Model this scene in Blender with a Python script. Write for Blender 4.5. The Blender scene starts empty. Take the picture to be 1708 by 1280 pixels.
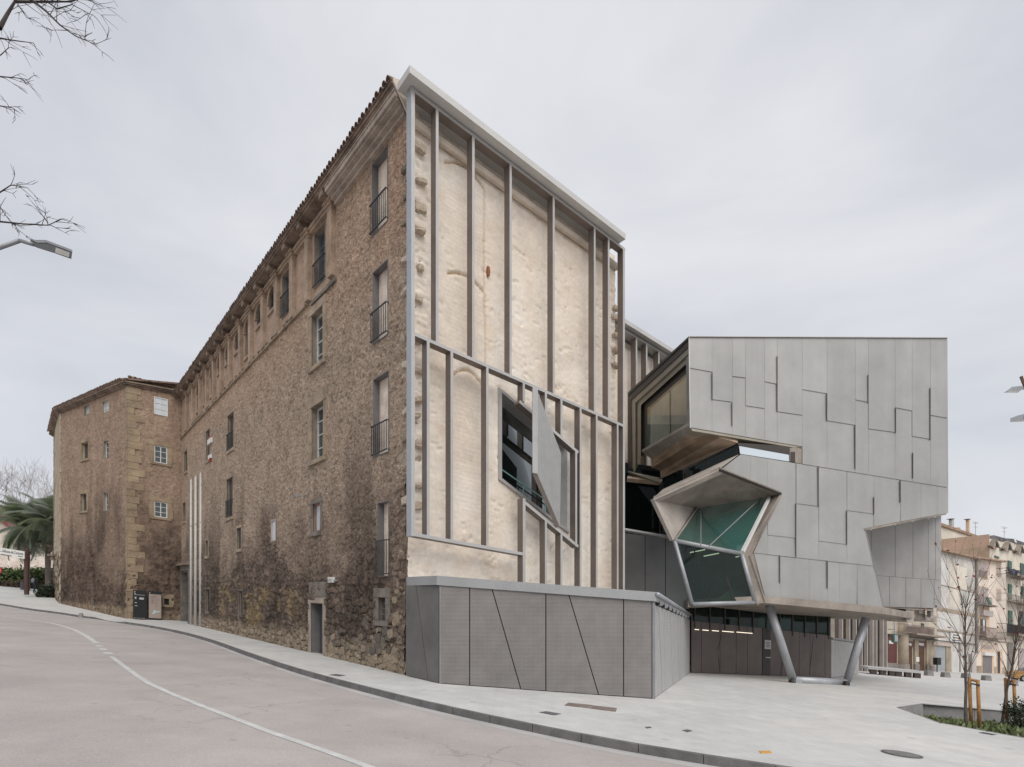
import bpy, bmesh, math, random
import numpy as np
from mathutils import Vector, Matrix

random.seed(7)
R_ = math.radians
SC = bpy.context.scene
COL = SC.collection

# ---------------------------------------------------------------- camera
FPX, CX, HY, CZ = 940.0, 854.0, 1040.0, 1.6      # focal length and horizon, in photograph pixels
cam_d = bpy.data.cameras.new('camera')
cam_d.sensor_width = 36.0
cam_d.lens = 36.0 * FPX / 1708.0
cam_d.shift_y = (HY - 640.0) / 1708.0
cam_d.clip_start = 0.1
cam_d.clip_end = 2000
cam = bpy.data.objects.new('camera', cam_d)
cam.location = (0, 0, CZ)
cam.rotation_euler = (R_(90), 0, 0)
COL.objects.link(cam)
SC.camera = cam

# ---------------------------------------------------------------- world, sun, exposure
SUN_EL, SUN_AZ = 47.0, 22.0                       # azimuth: degrees to the right of straight behind the camera
W = bpy.data.worlds.new('World'); SC.world = W; W.use_nodes = True
nt = W.node_tree; nt.nodes.clear()
def wn(t): return nt.nodes.new(t)
out = wn('ShaderNodeOutputWorld'); bg = wn('ShaderNodeBackground'); bg.inputs['Strength'].default_value = 0.1
sky = wn('ShaderNodeTexSky'); sky.sky_type = 'NISHITA'; sky.sun_disc = False
sky.sun_elevation = R_(SUN_EL); sky.sun_rotation = R_(180 - SUN_AZ)
tc = wn('ShaderNodeTexCoord'); mp = wn('ShaderNodeMapping'); mp.inputs['Scale'].default_value = (1.0, 1.0, 2.2)
mp.inputs['Location'].default_value = (3.1, 0.7, 0.2)
n1 = wn('ShaderNodeTexNoise'); n1.inputs['Scale'].default_value = 1.7; n1.inputs['Detail'].default_value = 5; n1.inputs['Roughness'].default_value = 0.54
n1.inputs['Distortion'].default_value = 0.35
cr = wn('ShaderNodeValToRGB')
cr.color_ramp.elements[0].position = 0.34; cr.color_ramp.elements[0].color = (4.05, 4.19, 4.57, 1)
cr.color_ramp.elements[1].position = 0.68; cr.color_ramp.elements[1].color = (5.5, 5.58, 5.78, 1)
mx = wn('ShaderNodeMix'); mx.data_type = 'RGBA'; mx.inputs[0].default_value = 0.93
L = nt.links.new
L(tc.outputs['Generated'], mp.inputs['Vector']); L(mp.outputs['Vector'], n1.inputs['Vector'])
L(n1.outputs['Fac'], cr.inputs['Fac']); L(sky.outputs['Color'], mx.inputs[6]); L(cr.outputs['Color'], mx.inputs[7])
L(mx.outputs[2], bg.inputs['Color']); L(bg.outputs['Background'], out.inputs['Surface'])

sd = bpy.data.lights.new('sun', 'SUN'); sd.energy = 1.5; sd.angle = R_(50); sd.color = (1.0, 0.96, 0.9)
so = bpy.data.objects.new('sun', sd); COL.objects.link(so)
_e, _a = R_(SUN_EL), R_(SUN_AZ)
sun_dir = Vector((math.sin(_a) * math.cos(_e), -math.cos(_a) * math.cos(_e), math.sin(_e)))
so.rotation_euler = sun_dir.to_track_quat('Z', 'Y').to_euler()
so.location = (0, 0, 60)
SC.view_settings.view_transform = 'Standard'; SC.view_settings.look = 'None'
SC.view_settings.gamma = 1.0; SC.view_settings.exposure = 0.55
SC.view_settings.use_curve_mapping = False
SC.cycles.max_bounces = 6

# ---------------------------------------------------------------- pinhole helpers, sloping ground
SL = -0.074                                        # the hillside falls to the right
def sstep(a, b, x):
    t = max(0.0, min(1.0, (x - a) / (b - a))); return t * t * (3 - 2 * t)
def G(X, Y):                                       # pavement height
    r = 0.075 * max(0.0, Y - 42.0) * sstep(-18, -30, X) if Y > 42 else 0.0
    return -0.2 + SL * max(-130, min(150, X)) + min(r, 2.2)
def P(px, py, Y): return Vector(((px - CX) / FPX * Y, Y, CZ + (HY - py) / FPX * Y))
def gp(px, py, dh=0.0):                            # the ground point that a line of sight meets
    lo, hi = 0.5, 400.0
    f = lambda Y: CZ + (HY - py) / FPX * Y - G((px - CX) / FPX * Y, Y) - dh
    Y = lo; prev = f(Y)
    while Y < hi:
        Y2 = Y * 1.03; v = f(Y2)
        if v <= 0:
            a, b = Y, Y2
            for _ in range(30):
                m = (a + b) / 2
                if f(m) > 0: a = m
                else: b = m
            return P(px, py, (a + b) / 2)
        Y = Y2
    return P(px, py, hi)

class Fr:                                          # a vertical plane: u along, w out of it, z up (levels follow the hillside)
    def __init__(s, o, d, k=None):
        s.o = Vector((o[0], o[1])); s.d = Vector((d[0], d[1])).normalized()
        s.n = Vector((s.d.y, -s.d.x))
        if s.n.dot(-s.o) < 0: s.n = -s.n
        s.k = SL * s.d.x if k is None else k
    def W(s, u, w, z):
        p = s.o + s.d * u + s.n * w
        return Vector((p.x, p.y, z + s.k * u))
    def pt(s, px, py, w=0.0):
        r = (px - CX) / FPX
        q = s.o + s.n * w
        return P(px, py, q.dot(s.n) / (r * s.n.x + s.n.y))
    def uz(s, px, py, w=0.0):
        p = s.pt(px, py, w); u = (Vector((p.x, p.y)) - s.o).dot(s.d)
        return u, p.z - s.k * u
    def u(s, px, w=0.0): return s.uz(px, 1000, w)[0]
    def rect(s, x0, x1, yt, yb, w=0.0):            # picture box -> (u0, u1, z0, z1)
        a, b = s.u(x0, w), s.u(x1, w); xc = (x0 + x1) / 2
        return min(a, b), max(a, b), s.uz(xc, yb, w)[1], s.uz(xc, yt, w)[1]

# ---------------------------------------------------------------- objects
LOC = {}
def tag(o, label=None, cat=None, group=None, kind=None):
    if label: o['label'] = label  # left run cut shallow, an added opening that lets skylight into the side room
    if cat: o['category'] = cat
    if group: o['group'] = group
    if kind: o['kind'] = kind
    return o
def thing(name, loc, label=None, cat=None, group=None, kind=None):
    o = bpy.data.objects.new(name, None); o.empty_display_size = 0.2
    o.location = loc; COL.objects.link(o); LOC[o.name] = Vector(loc)
    return tag(o, label, cat, group, kind)

class MB:
    def __init__(s): s.v = []; s.f = []; s.uv = None; s.col = None
    def add(s, vs, fs):
        b = len(s.v); s.v += [tuple(x) for x in vs]; s.f += [tuple(i + b for i in f) for f in fs]; return s
    def quad(s, *p): return s.add(p, [tuple(range(len(p)))])
    def box8(s, p): return s.add(p, [(0, 1, 2, 3), (7, 6, 5, 4), (0, 4, 5, 1), (1, 5, 6, 2), (2, 6, 7, 3), (3, 7, 4, 0)])
    def fbox(s, fr, u0, u1, w0, w1, z0, z1):
        return s.box8([fr.W(u0, w0, z0), fr.W(u1, w0, z0), fr.W(u1, w1, z0), fr.W(u0, w1, z0),
                       fr.W(u0, w0, z1), fr.W(u1, w0, z1), fr.W(u1, w1, z1), fr.W(u0, w1, z1)])
    def box(s, c, sx, sy, sz, rz=0.0):
        c = Vector(c); ca, sa = math.cos(rz), math.sin(rz); p = []
        for dz in (0, sz):
            for (a, b) in ((-1, -1), (1, -1), (1, 1), (-1, 1)):
                x, y = a * sx / 2, b * sy / 2
                p.append(c + Vector((x * ca - y * sa, x * sa + y * ca, dz)))
        return s.box8(p)
    def prism(s, poly, vec):
        n = len(poly); vec = Vector(vec); a = [Vector(p) for p in poly]; b = [p + vec for p in a]
        return s.add(a + b, [tuple(range(n)), tuple(range(2 * n - 1, n - 1, -1))] + [(i, i + n, (i + 1) % n + n, (i + 1) % n) for i in range(n)])
    def loft(s, A, B):
        n = len(A)
        return s.add(list(A) + list(B), [tuple(range(n)), tuple(range(2 * n - 1, n - 1, -1))] + [(i, i + n, (i + 1) % n + n, (i + 1) % n) for i in range(n)])
    def tube(s, p0, p1, r0, r1=None, n=8, caps=True):
        p0, p1 = Vector(p0), Vector(p1); r1 = r0 if r1 is None else r1
        ax = (p1 - p0)
        if ax.length < 1e-6: return s
        ax.normalize(); t = Vector((0, 0, 1)) if abs(ax.z) < 0.9 else Vector((1, 0, 0))
        a = ax.cross(t).normalized(); b = ax.cross(a); vs = []
        for p, r in ((p0, r0), (p1, r1)):
            for i in range(n):
                g = 2 * math.pi * i / n; vs.append(p + (a * math.cos(g) + b * math.sin(g)) * r)
        fs = [(i, (i + 1) % n, (i + 1) % n + n, i + n) for i in range(n)]
        if caps: fs += [tuple(range(n - 1, -1, -1)), tuple(range(n, 2 * n))]
        return s.add(vs, fs)
    def path(s, pts, rs, n=6):
        for i in range(len(pts) - 1): s.tube(pts[i], pts[i + 1], rs[i], rs[i + 1], n)
        return s
    def mesh(s, name, mat, off=Vector((0, 0, 0)), smooth=False):
        m = bpy.data.meshes.new(name)
        m.from_pydata([(x - off.x, y - off.y, z - off.z) for x, y, z in s.v], [], s.f)
        for k in (mat if isinstance(mat, (list, tuple)) else [mat]): m.materials.append(k)
        m.validate(); m.update()
        b = bmesh.new(); b.from_mesh(m); bmesh.ops.recalc_face_normals(b, faces=b.faces); b.to_mesh(m); b.free()
        if smooth: m.polygons.foreach_set('use_smooth', [True] * len(m.polygons))
        return m
    def build(s, name, mat, parent=None, label=None, cat=None, group=None, kind=None, smooth=False, origin=None):
        if parent is not None: off = LOC[parent.name]
        elif origin is not None: off = Vector(origin)
        else:
            a = np.array(s.v); off = Vector((a[:, 0].mean(), a[:, 1].mean(), a[:, 2].min()))
        o = bpy.data.objects.new(name, s.mesh(name, mat, off, smooth)); COL.objects.link(o)
        if parent is not None: o.parent = parent; LOC[o.name] = off.copy()
        else: o.location = off; LOC[o.name] = off.copy()
        return tag(o, label, cat, group, kind)
def inst(name, mesh, M, parent=None, **kw):
    o = bpy.data.objects.new(name, mesh); COL.objects.link(o)
    if parent is not None:
        o.parent = parent; M = Matrix.Translation(-LOC[parent.name]) @ M
    o.matrix_basis = M; LOC[o.name] = (LOC[parent.name] if parent is not None else Vector((0, 0, 0))) + M.to_translation()
    return tag(o, **kw)
def text_mb(txt, o, dx, dz, size, width):          # flat lettering: origin, reading direction, up
    c = bpy.data.curves.new('t', 'FONT'); c.body = txt; c.size = size; c.extrude = 0.002
    ob = bpy.data.objects.new('t', c); COL.objects.link(ob)
    bpy.context.view_layer.update()
    me = bpy.data.meshes.new_from_object(ob.evaluated_get(bpy.context.evaluated_depsgraph_get()))
    b = MB(); xs = [v.co.x for v in me.vertices]; sc = width / max(0.01, max(xs)) if width else 1
    nn = dx.cross(dz)
    b.add([o + dx * (v.co.x * sc) + dz * v.co.y + nn * v.co.z for v in me.vertices], [tuple(p.vertices) for p in me.polygons])
    bpy.data.objects.remove(ob); bpy.data.curves.remove(c); bpy.data.meshes.remove(me)
    return b

# ---------------------------------------------------------------- materials
MATS = {}
def mk(name, c, rough=0.75, var=0.12, scale=1.5, bump=0.15, bscale=30.0, metal=0.0, c2=None, spec=0.4, dist=0.02, fine=0.06):
    if name in MATS: return MATS[name]
    m = bpy.data.materials.new(name); m.use_nodes = True; t = m.node_tree; n = t.nodes; l = t.links.new
    p = n['Principled BSDF']; p.inputs['Roughness'].default_value = rough; p.inputs['Metallic'].default_value = metal
    p.inputs['Specular IOR Level'].default_value = spec
    co = n.new('ShaderNodeTexCoord')
    a = n.new('ShaderNodeTexNoise'); a.inputs['Scale'].default_value = scale; a.inputs['Detail'].default_value = 6; a.inputs['Roughness'].default_value = 0.6
    l(co.outputs['Object'], a.inputs['Vector'])
    r = n.new('ShaderNodeValToRGB')
    d = c2 if c2 else tuple(x * (1 - var * 1.6) for x in c)
    e = tuple(min(1, x * (1 + var)) for x in c)
    r.color_ramp.elements[0].position = 0.32; r.color_ramp.elements[0].color = (*d, 1)
    r.color_ramp.elements[1].position = 0.68; r.color_ramp.elements[1].color = (*e, 1)
    l(a.outputs['Fac'], r.inputs['Fac'])
    f = n.new('ShaderNodeTexNoise'); f.inputs['Scale'].default_value = bscale; f.inputs['Detail'].default_value = 4
    l(co.outputs['Object'], f.inputs['Vector'])
    mr = n.new('ShaderNodeMapRange'); mr.inputs[1].default_value = 0.25; mr.inputs[2].default_value = 0.75
    mr.inputs[3].default_value = 1 - fine * 2; mr.inputs[4].default_value = 1 + fine
    l(f.outputs['Fac'], mr.inputs[0])
    mu = n.new('ShaderNodeVectorMath'); mu.operation = 'MULTIPLY'
    l(r.outputs['Color'], mu.inputs[0]); l(mr.outputs[0], mu.inputs[1]); l(mu.outputs[0], p.inputs['Base Color'])
    if bump:
        b = n.new('ShaderNodeBump'); b.inputs['Strength'].default_value = bump; b.inputs['Distance'].default_value = dist
        l(f.outputs['Fac'], b.inputs['Height']); l(b.outputs['Normal'], p.inputs['Normal'])
    MATS[name] = m; return m
def mk_vc(name, rough=0.9, bump=0.5, bscale=14, dist=0.03, fine=0.22, cells=0.0):  # colour stored with the stones themselves
    m = bpy.data.materials.new(name); m.use_nodes = True; t = m.node_tree; n = t.nodes; l = t.links.new
    p = n['Principled BSDF']; p.inputs['Roughness'].default_value = rough; p.inputs['Specular IOR Level'].default_value = 0.2
    at = n.new('ShaderNodeAttribute'); at.attribute_name = 'Col'
    co = n.new('ShaderNodeTexCoord')
    f = n.new('ShaderNodeTexNoise'); f.inputs['Scale'].default_value = bscale; f.inputs['Detail'].default_value = 7; f.inputs['Roughness'].default_value = 0.7
    l(co.outputs['Object'], f.inputs['Vector'])
    mr = n.new('ShaderNodeMapRange'); mr.inputs[1].default_value = 0.3; mr.inputs[2].default_value = 0.7; mr.inputs[3].default_value = 1 - fine; mr.inputs[4].default_value = 1 + fine
    l(f.outputs['Fac'], mr.inputs[0])
    mu = n.new('ShaderNodeVectorMath'); mu.operation = 'MULTIPLY'
    l(at.outputs['Color'], mu.inputs[0]); l(mr.outputs[0], mu.inputs[1]); l(mu.outputs[0], p.inputs['Base Color'])
    b = n.new('ShaderNodeBump'); b.inputs['Strength'].default_value = bump; b.inputs['Distance'].default_value = dist
    hgt = f.outputs['Fac']
    if cells:                                       # small pinning stones between the large ones
        v = n.new('ShaderNodeTexVoronoi'); v.feature = 'DISTANCE_TO_EDGE'; v.inputs['Scale'].default_value = cells
        mv = n.new('ShaderNodeMapping'); mv.inputs['Scale'].default_value = (1, 1, 1.7)
        ad = n.new('ShaderNodeVectorMath'); ad.operation = 'MULTIPLY_ADD'; ad.inputs[1].default_value = (.12, .12, .12); l(f.outputs['Color'], ad.inputs[0]); l(co.outputs['Object'], ad.inputs[2])
        l(ad.outputs[0], mv.inputs[0]); l(mv.outputs[0], v.inputs['Vector'])
        mm = n.new('ShaderNodeMapRange'); mm.inputs[1].default_value = 0.0; mm.inputs[2].default_value = 0.16; l(v.outputs['Distance'], mm.inputs[0])
        sm = n.new('ShaderNodeMath'); sm.operation = 'MULTIPLY_ADD'; sm.inputs[1].default_value = 0.6; l(mm.outputs[0], sm.inputs[0]); l(f.outputs['Fac'], sm.inputs[2]); hgt = sm.outputs[0]
        v2 = n.new('ShaderNodeTexVoronoi'); v2.inputs['Scale'].default_value = cells; l(mv.outputs[0], v2.inputs['Vector'])
        m3 = n.new('ShaderNodeMapRange'); m3.inputs[3].default_value = 0.84; m3.inputs[4].default_value = 1.14
        sx = n.new('ShaderNodeSeparateColor'); l(v2.outputs['Color'], sx.inputs[0]); l(sx.outputs[0], m3.inputs[0])
        mu2 = n.new('ShaderNodeVectorMath'); mu2.operation = 'MULTIPLY'; l(mu.outputs[0], mu2.inputs[0]); l(m3.outputs[0], mu2.inputs[1]); l(mu2.outputs[0], p.inputs['Base Color'])
    l(hgt, b.inputs['Height']); l(b.outputs['Normal'], p.inputs['Normal'])
    MATS[name] = m; return m
def mk_brick(name, c1, c2, mort, bw, bh, ms=0.012, rough=0.85, bump=0.4, uv=True, lo=0.78, hi=1.12, squash=0.5, axes=None):
    m = bpy.data.materials.new(name); m.use_nodes = True; t = m.node_tree; n = t.nodes; l = t.links.new
    p = n['Principled BSDF']; p.inputs['Roughness'].default_value = rough; p.inputs['Specular IOR Level'].default_value = 0.25
    co = n.new('ShaderNodeTexCoord'); bt = n.new('ShaderNodeTexBrick'); bt.offset = squash
    src = co.outputs['UV' if uv else 'Object']
    if axes:
        sp = n.new('ShaderNodeSeparateXYZ'); cb = n.new('ShaderNodeCombineXYZ'); l(src, sp.inputs[0])
        l(sp.outputs[axes[0]], cb.inputs[0]); l(sp.outputs[axes[1]], cb.inputs[1]); src = cb.outputs[0]
    l(src, bt.inputs['Vector'])
    for k, v in (('Color1', c1), ('Color2', c2), ('Mortar', mort)): bt.inputs[k].default_value = (*v, 1)
    bt.inputs['Scale'].default_value = 1; bt.inputs['Brick Width'].default_value = bw; bt.inputs['Row Height'].default_value = bh
    bt.inputs['Mortar Size'].default_value = ms; bt.inputs['Mortar Smooth'].default_value = 0.3
    f = n.new('ShaderNodeTexNoise'); f.inputs['Scale'].default_value = 3; f.inputs['Detail'].default_value = 6
    l(co.outputs['Object'], f.inputs['Vector'])
    mr = n.new('ShaderNodeMapRange'); mr.inputs[1].default_value = 0.3; mr.inputs[2].default_value = 0.7; mr.inputs[3].default_value = lo; mr.inputs[4].default_value = hi
    l(f.outputs['Fac'], mr.inputs[0])
    mu = n.new('ShaderNodeVectorMath'); mu.operation = 'MULTIPLY'
    l(bt.outputs['Color'], mu.inputs[0]); l(mr.outputs[0], mu.inputs[1]); l(mu.outputs[0], p.inputs['Base Color'])
    b = n.new('ShaderNodeBump'); b.inputs['Strength'].default_value = bump; b.inputs['Distance'].default_value = 0.015; b.invert = True
    l(bt.outputs['Fac'], b.inputs['Height']); l(b.outputs['Normal'], p.inputs['Normal'])
    MATS[name] = m; return m
def mk_glass(name, tint, alpha, rough=0.02, ior=1.9, refl=1.0, body=0.25):  # tinted pane: part see-through, part mirror
    m = bpy.data.materials.new(name); m.use_nodes = True; t = m.node_tree; n = t.nodes; l = t.links.new
    o = n['Material Output']; n.remove(n['Principled BSDF'])
    tr = n.new('ShaderNodeBsdfTransparent'); tr.inputs['Color'].default_value = (*tint, 1)
    df = n.new('ShaderNodeBsdfDiffuse'); df.inputs['Color'].default_value = (*[x * body for x in tint], 1)
    m1 = n.new('ShaderNodeMixShader'); m1.inputs[0].default_value = alpha
    l(df.outputs[0], m1.inputs[1]); l(tr.outputs[0], m1.inputs[2])
    gl = n.new('ShaderNodeBsdfGlossy'); gl.inputs['Roughness'].default_value = rough; gl.inputs['Color'].default_value = (0.9, 0.95, 0.95, 1)
    fr = n.new('ShaderNodeFresnel'); fr.inputs['IOR'].default_value = ior
    m2 = n.new('ShaderNodeMixShader'); ml = n.new('ShaderNodeMath'); ml.operation = 'MULTIPLY'; ml.inputs[1].default_value = refl; l(fr.outputs[0], ml.inputs[0]); l(ml.outputs[0], m2.inputs[0]); l(m1.outputs[0], m2.inputs[1]); l(gl.outputs[0], m2.inputs[2])
    l(m2.outputs[0], o.inputs['Surface'])
    MATS[name] = m; return m
def mk_leaf(name, c, var=0.3, scale=1.5, trans=0.45):   # thin leaf: part of the light passes through
    m = mk(name, c, 0.55, var, scale, 0); t = m.node_tree; n = t.nodes; p = n['Principled BSDF']; o = n['Material Output']
    tr = n.new('ShaderNodeBsdfTranslucent'); mx_ = n.new('ShaderNodeMixShader'); mx_.inputs[0].default_value = trans
    t.links.new(p.inputs['Base Color'].links[0].from_socket, tr.inputs['Color'])
    t.links.new(p.outputs[0], mx_.inputs[1]); t.links.new(tr.outputs[0], mx_.inputs[2]); t.links.new(mx_.outputs[0], o.inputs['Surface'])
    return m
def mk_emit(name, c, s):
    m = bpy.data.materials.new(name); m.use_nodes = True; n = m.node_tree.nodes
    p = n['Principled BSDF']; p.inputs['Emission Color'].default_value = (*c, 1); p.inputs['Emission Strength'].default_value = s
    p.inputs['Base Color'].default_value = (0.8, 0.8, 0.8, 1); MATS[name] = m; return m
def mk_mesh_metal(name, c, hole, bw, bh, axes, bump=0.5, rough=0.5, metal=0.35):   # expanded-metal sheet
    m = mk_brick(name, c, tuple(x * 0.96 for x in c), hole, bw, bh, ms=bh * 0.2, rough=rough, bump=bump, uv=False, axes=axes, lo=0.92, hi=1.05)
    m.node_tree.nodes['Principled BSDF'].inputs['Metallic'].default_value = metal
    return m

def wear(m, crack=0.0, cw=0.012, dots=0.0, streak=None, dark=0.75, patch=0.0):   # cracks, spots, patches and rain streaks multiplied into a surface
    t = m.node_tree; n = t.nodes; l = t.links.new; p = n['Principled BSDF']; src = p.inputs['Base Color'].links[0].from_socket
    co = n.new('ShaderNodeTexCoord')
    def mul(sock):
        nonlocal src
        mu = n.new('ShaderNodeVectorMath'); mu.operation = 'MULTIPLY'; l(src, mu.inputs[0]); l(sock, mu.inputs[1]); src = mu.outputs[0]
    def mr(sock, a, b, c, d):
        k = n.new('ShaderNodeMapRange'); 
        for i, v in enumerate((a, b, c, d)): k.inputs[i + 1].default_value = v
        l(sock, k.inputs[0]); return k.outputs[0]
    if crack:
        nz = n.new('ShaderNodeTexNoise'); nz.inputs['Scale'].default_value = 1.3; nz.inputs['Detail'].default_value = 6; l(co.outputs['Object'], nz.inputs['Vector'])
        ad = n.new('ShaderNodeVectorMath'); ad.operation = 'MULTIPLY_ADD'; ad.inputs[1].default_value = (1.1, 1.1, 1.1); l(nz.outputs['Color'], ad.inputs[0]); l(co.outputs['Object'], ad.inputs[2])
        v = n.new('ShaderNodeTexVoronoi'); v.feature = 'DISTANCE_TO_EDGE'; v.inputs['Scale'].default_value = crack; l(ad.outputs[0], v.inputs['Vector'])
        c = mr(v.outputs['Distance'], 0.0, cw, 0.0, 1.0)
        n2 = n.new('ShaderNodeTexNoise'); n2.inputs['Scale'].default_value = 0.22; n2.inputs['Detail'].default_value = 3; l(co.outputs['Object'], n2.inputs['Vector'])
        g = mr(n2.outputs['Fac'], 0.50, 0.60, 1.0, 0.0)
        mxx = n.new('ShaderNodeMath'); mxx.operation = 'MAXIMUM'; l(c, mxx.inputs[0]); l(g, mxx.inputs[1]); mul(mr(mxx.outputs[0], 0, 1, dark, 1.0))
    if dots:
        v = n.new('ShaderNodeTexVoronoi'); v.inputs['Scale'].default_value = dots; l(co.outputs['Object'], v.inputs['Vector']); mul(mr(v.outputs['Distance'], 0.05, 0.10, 0.80, 1.0))
    if patch:
        nz = n.new('ShaderNodeTexNoise'); nz.inputs['Scale'].default_value = patch; nz.inputs['Detail'].default_value = 8; nz.inputs['Roughness'].default_value = 0.65; l(co.outputs['Object'], nz.inputs['Vector'])
        mul(mr(nz.outputs['Fac'], 0.38, 0.64, 0.90, 1.03))
    if streak:
        mp_ = n.new('ShaderNodeMapping'); mp_.inputs['Scale'].default_value = streak; l(co.outputs['Object'], mp_.inputs[0])
        nz = n.new('ShaderNodeTexNoise'); nz.inputs['Scale'].default_value = 1.0; nz.inputs['Detail'].default_value = 5; l(mp_.outputs[0], nz.inputs['Vector']); mul(mr(nz.outputs['Fac'], 0.32, 0.68, 0.945, 1.03))
    l(src, p.inputs['Base Color']); return m

# ---------------------------------------------------------------- numpy noise
def _h(ix, iy, seed):
    ix = ix.astype(np.int64); iy = iy.astype(np.int64)
    n = (ix * 374761393 + iy * 668265263 + seed * 974634777) & 0xFFFFFFFF
    n = ((n ^ (n >> 13)) * 1274126177) & 0xFFFFFFFF
    n = n ^ (n >> 16)
    return (n & 0xFFFFFF) / float(0xFFFFFF)
def vnoise(x, y, seed=0):
    ix, iy = np.floor(x), np.floor(y); fx, fy = x - ix, y - iy
    fx = fx * fx * (3 - 2 * fx); fy = fy * fy * (3 - 2 * fy)
    a, b, c, d = _h(ix, iy, seed), _h(ix + 1, iy, seed), _h(ix, iy + 1, seed), _h(ix + 1, iy + 1, seed)
    return (a * (1 - fx) + b * fx) * (1 - fy) + (c * (1 - fx) + d * fx) * fy
def fbm(x, y, seed=0, o=4):
    s = 0; a = 0.5; t = 0
    for i in range(o):
        s = s + a * vnoise(x * 2 ** i, y * 2 ** i, seed + i * 17); t += a; a *= 0.55
    return s / t
def voro(x, y, seed=0, jit=0.85):
    ix, iy = np.floor(x), np.floor(y)
    f1 = np.full(x.shape, 9.0); f2 = f1.copy(); idd = np.zeros(x.shape)
    for dx in (-1, 0, 1):
        for dy in (-1, 0, 1):
            cx, cy = ix + dx, iy + dy
            qx = cx + 0.5 + jit * (_h(cx, cy, seed) - 0.5); qy = cy + 0.5 + jit * (_h(cx, cy, seed + 5) - 0.5)
            d = np.hypot(x - qx, y - qy); i = _h(cx, cy, seed + 9)
            nb = d < f1
            f2 = np.where(nb, f1, np.minimum(f2, d)); idd = np.where(nb, i, idd); f1 = np.where(nb, d, f1)
    return f1, f2, idd
def ss(a, b, x):
    t = np.clip((x - a) / (b - a), 0, 1); return t * t * (3 - 2 * t)

def hwall(name, fr, u0, u1, z0, z1, holes, hfun, cfun, du, dz, mat, parent, inside=None, w=0.0, kind=None):
    """a wall as a relief: grid lines run along every opening; holes = (ua, ub, za, zb)"""
    def axis(a, b, br, step):
        br = sorted(set([round(a, 4), round(b, 4)] + [round(x, 4) for x in br if a < x < b])); r = [br[0]]
        for p, q in zip(br[:-1], br[1:]):
            if q - p < 0.004: continue
            st = step(0.5 * (p + q)) if callable(step) else step
            n = max(1, int(round((q - p) / st))); r += [p + (q - p) * (i + 1) / n for i in range(n)]
        return np.array(r)
    us = axis(u0, u1, [x for h in holes for x in h[:2]] + ([u0 + i * 3 for i in range(1, 20)] if callable(du) else []), du)
    zs = axis(z0, z1, [x for h in holes for x in h[2:]], dz)
    U, Z = np.meshgrid(us, zs)
    H = hfun(U, Z); C = cfun(U, Z)
    near = np.full(U.shape, 9.0)
    for (a, b, c, d) in holes:
        ex = np.maximum(np.maximum(a - U, U - b), 0); ez = np.maximum(np.maximum(c - Z, Z - d), 0)
        near = np.minimum(near, np.hypot(ex, ez))
    H = H * ss(0.0, 0.22, near)
    du_ = np.gradient(us)[None, :] * 0.28; dz_ = np.gradient(zs)[:, None] * 0.28
    ju = (_h(U * 1000, Z * 1000, 3) - 0.5) * 2 * du_; jz = (_h(U * 1000, Z * 1000, 4) - 0.5) * 2 * dz_
    free = (near > 0.02); free[0, :] = free[-1, :] = False; free[:, 0] = free[:, -1] = False
    Uj = U + ju * free; Zj = Z + jz * free
    nu, nz = len(us), len(zs)
    X = fr.o.x + fr.d.x * Uj + fr.n.x * (H + w); Y = fr.o.y + fr.d.y * Uj + fr.n.y * (H + w); ZZ = Zj + fr.k * Uj
    V = np.stack([X, Y, ZZ], -1).reshape(-1, 3)
    I = np.arange(nu * nz).reshape(nz, nu)
    F = np.stack([I[:-1, :-1], I[:-1, 1:], I[1:, 1:], I[1:, :-1]], -1).reshape(-1, 4)
    uc = (U[:-1, :-1] + U[1:, 1:]).ravel() / 2; zc = (Z[:-1, :-1] + Z[1:, 1:]).ravel() / 2
    keep = np.ones(len(F), bool)
    for (a, b, c, d) in holes: keep &= ~((uc > a) & (uc < b) & (zc > c) & (zc < d))
    if inside is not None: keep &= ~inside(uc, zc)
    F = F[keep]
    off = LOC[parent.name]
    m = bpy.data.meshes.new(name)
    m.vertices.add(len(V)); m.vertices.foreach_set('co', (V - np.array(off)).astype(np.float32).ravel())
    if fr.d.cross(fr.n) > 0: F = F[:, ::-1]
    m.loops.add(len(F) * 4); m.loops.foreach_set('vertex_index', F.ravel().astype(np.int32))
    m.polygons.add(len(F)); m.polygons.foreach_set('loop_start', np.arange(0, len(F) * 4, 4, dtype=np.int32))
    m.polygons.foreach_set('loop_total', np.full(len(F), 4, np.int32))
    m.polygons.foreach_set('use_smooth', np.ones(len(F), bool))
    m.update(calc_edges=True)
    uvl = m.uv_layers.new(name='UVMap'); UVs = np.stack([U.ravel(), Z.ravel()], -1)[F.ravel()]
    uvl.data.foreach_set('uv', UVs.astype(np.float32).ravel())
    ca = m.color_attributes.new('Col', 'FLOAT_COLOR', 'POINT')
    ca.data.foreach_set('color', np.concatenate([np.clip(C, 0, 1).reshape(-1, 3), np.ones((nu * nz, 1))], 1).astype(np.float32).ravel())
    m.materials.append(mat); m.validate()
    o = bpy.data.objects.new(name, m); COL.objects.link(o); o.parent = parent; LOC[o.name] = off.copy()
    return tag(o, kind=kind)
def lerp(a, b, t): return np.asarray(a) * (1 - t[..., None]) + np.asarray(b) * t[..., None]
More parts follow.
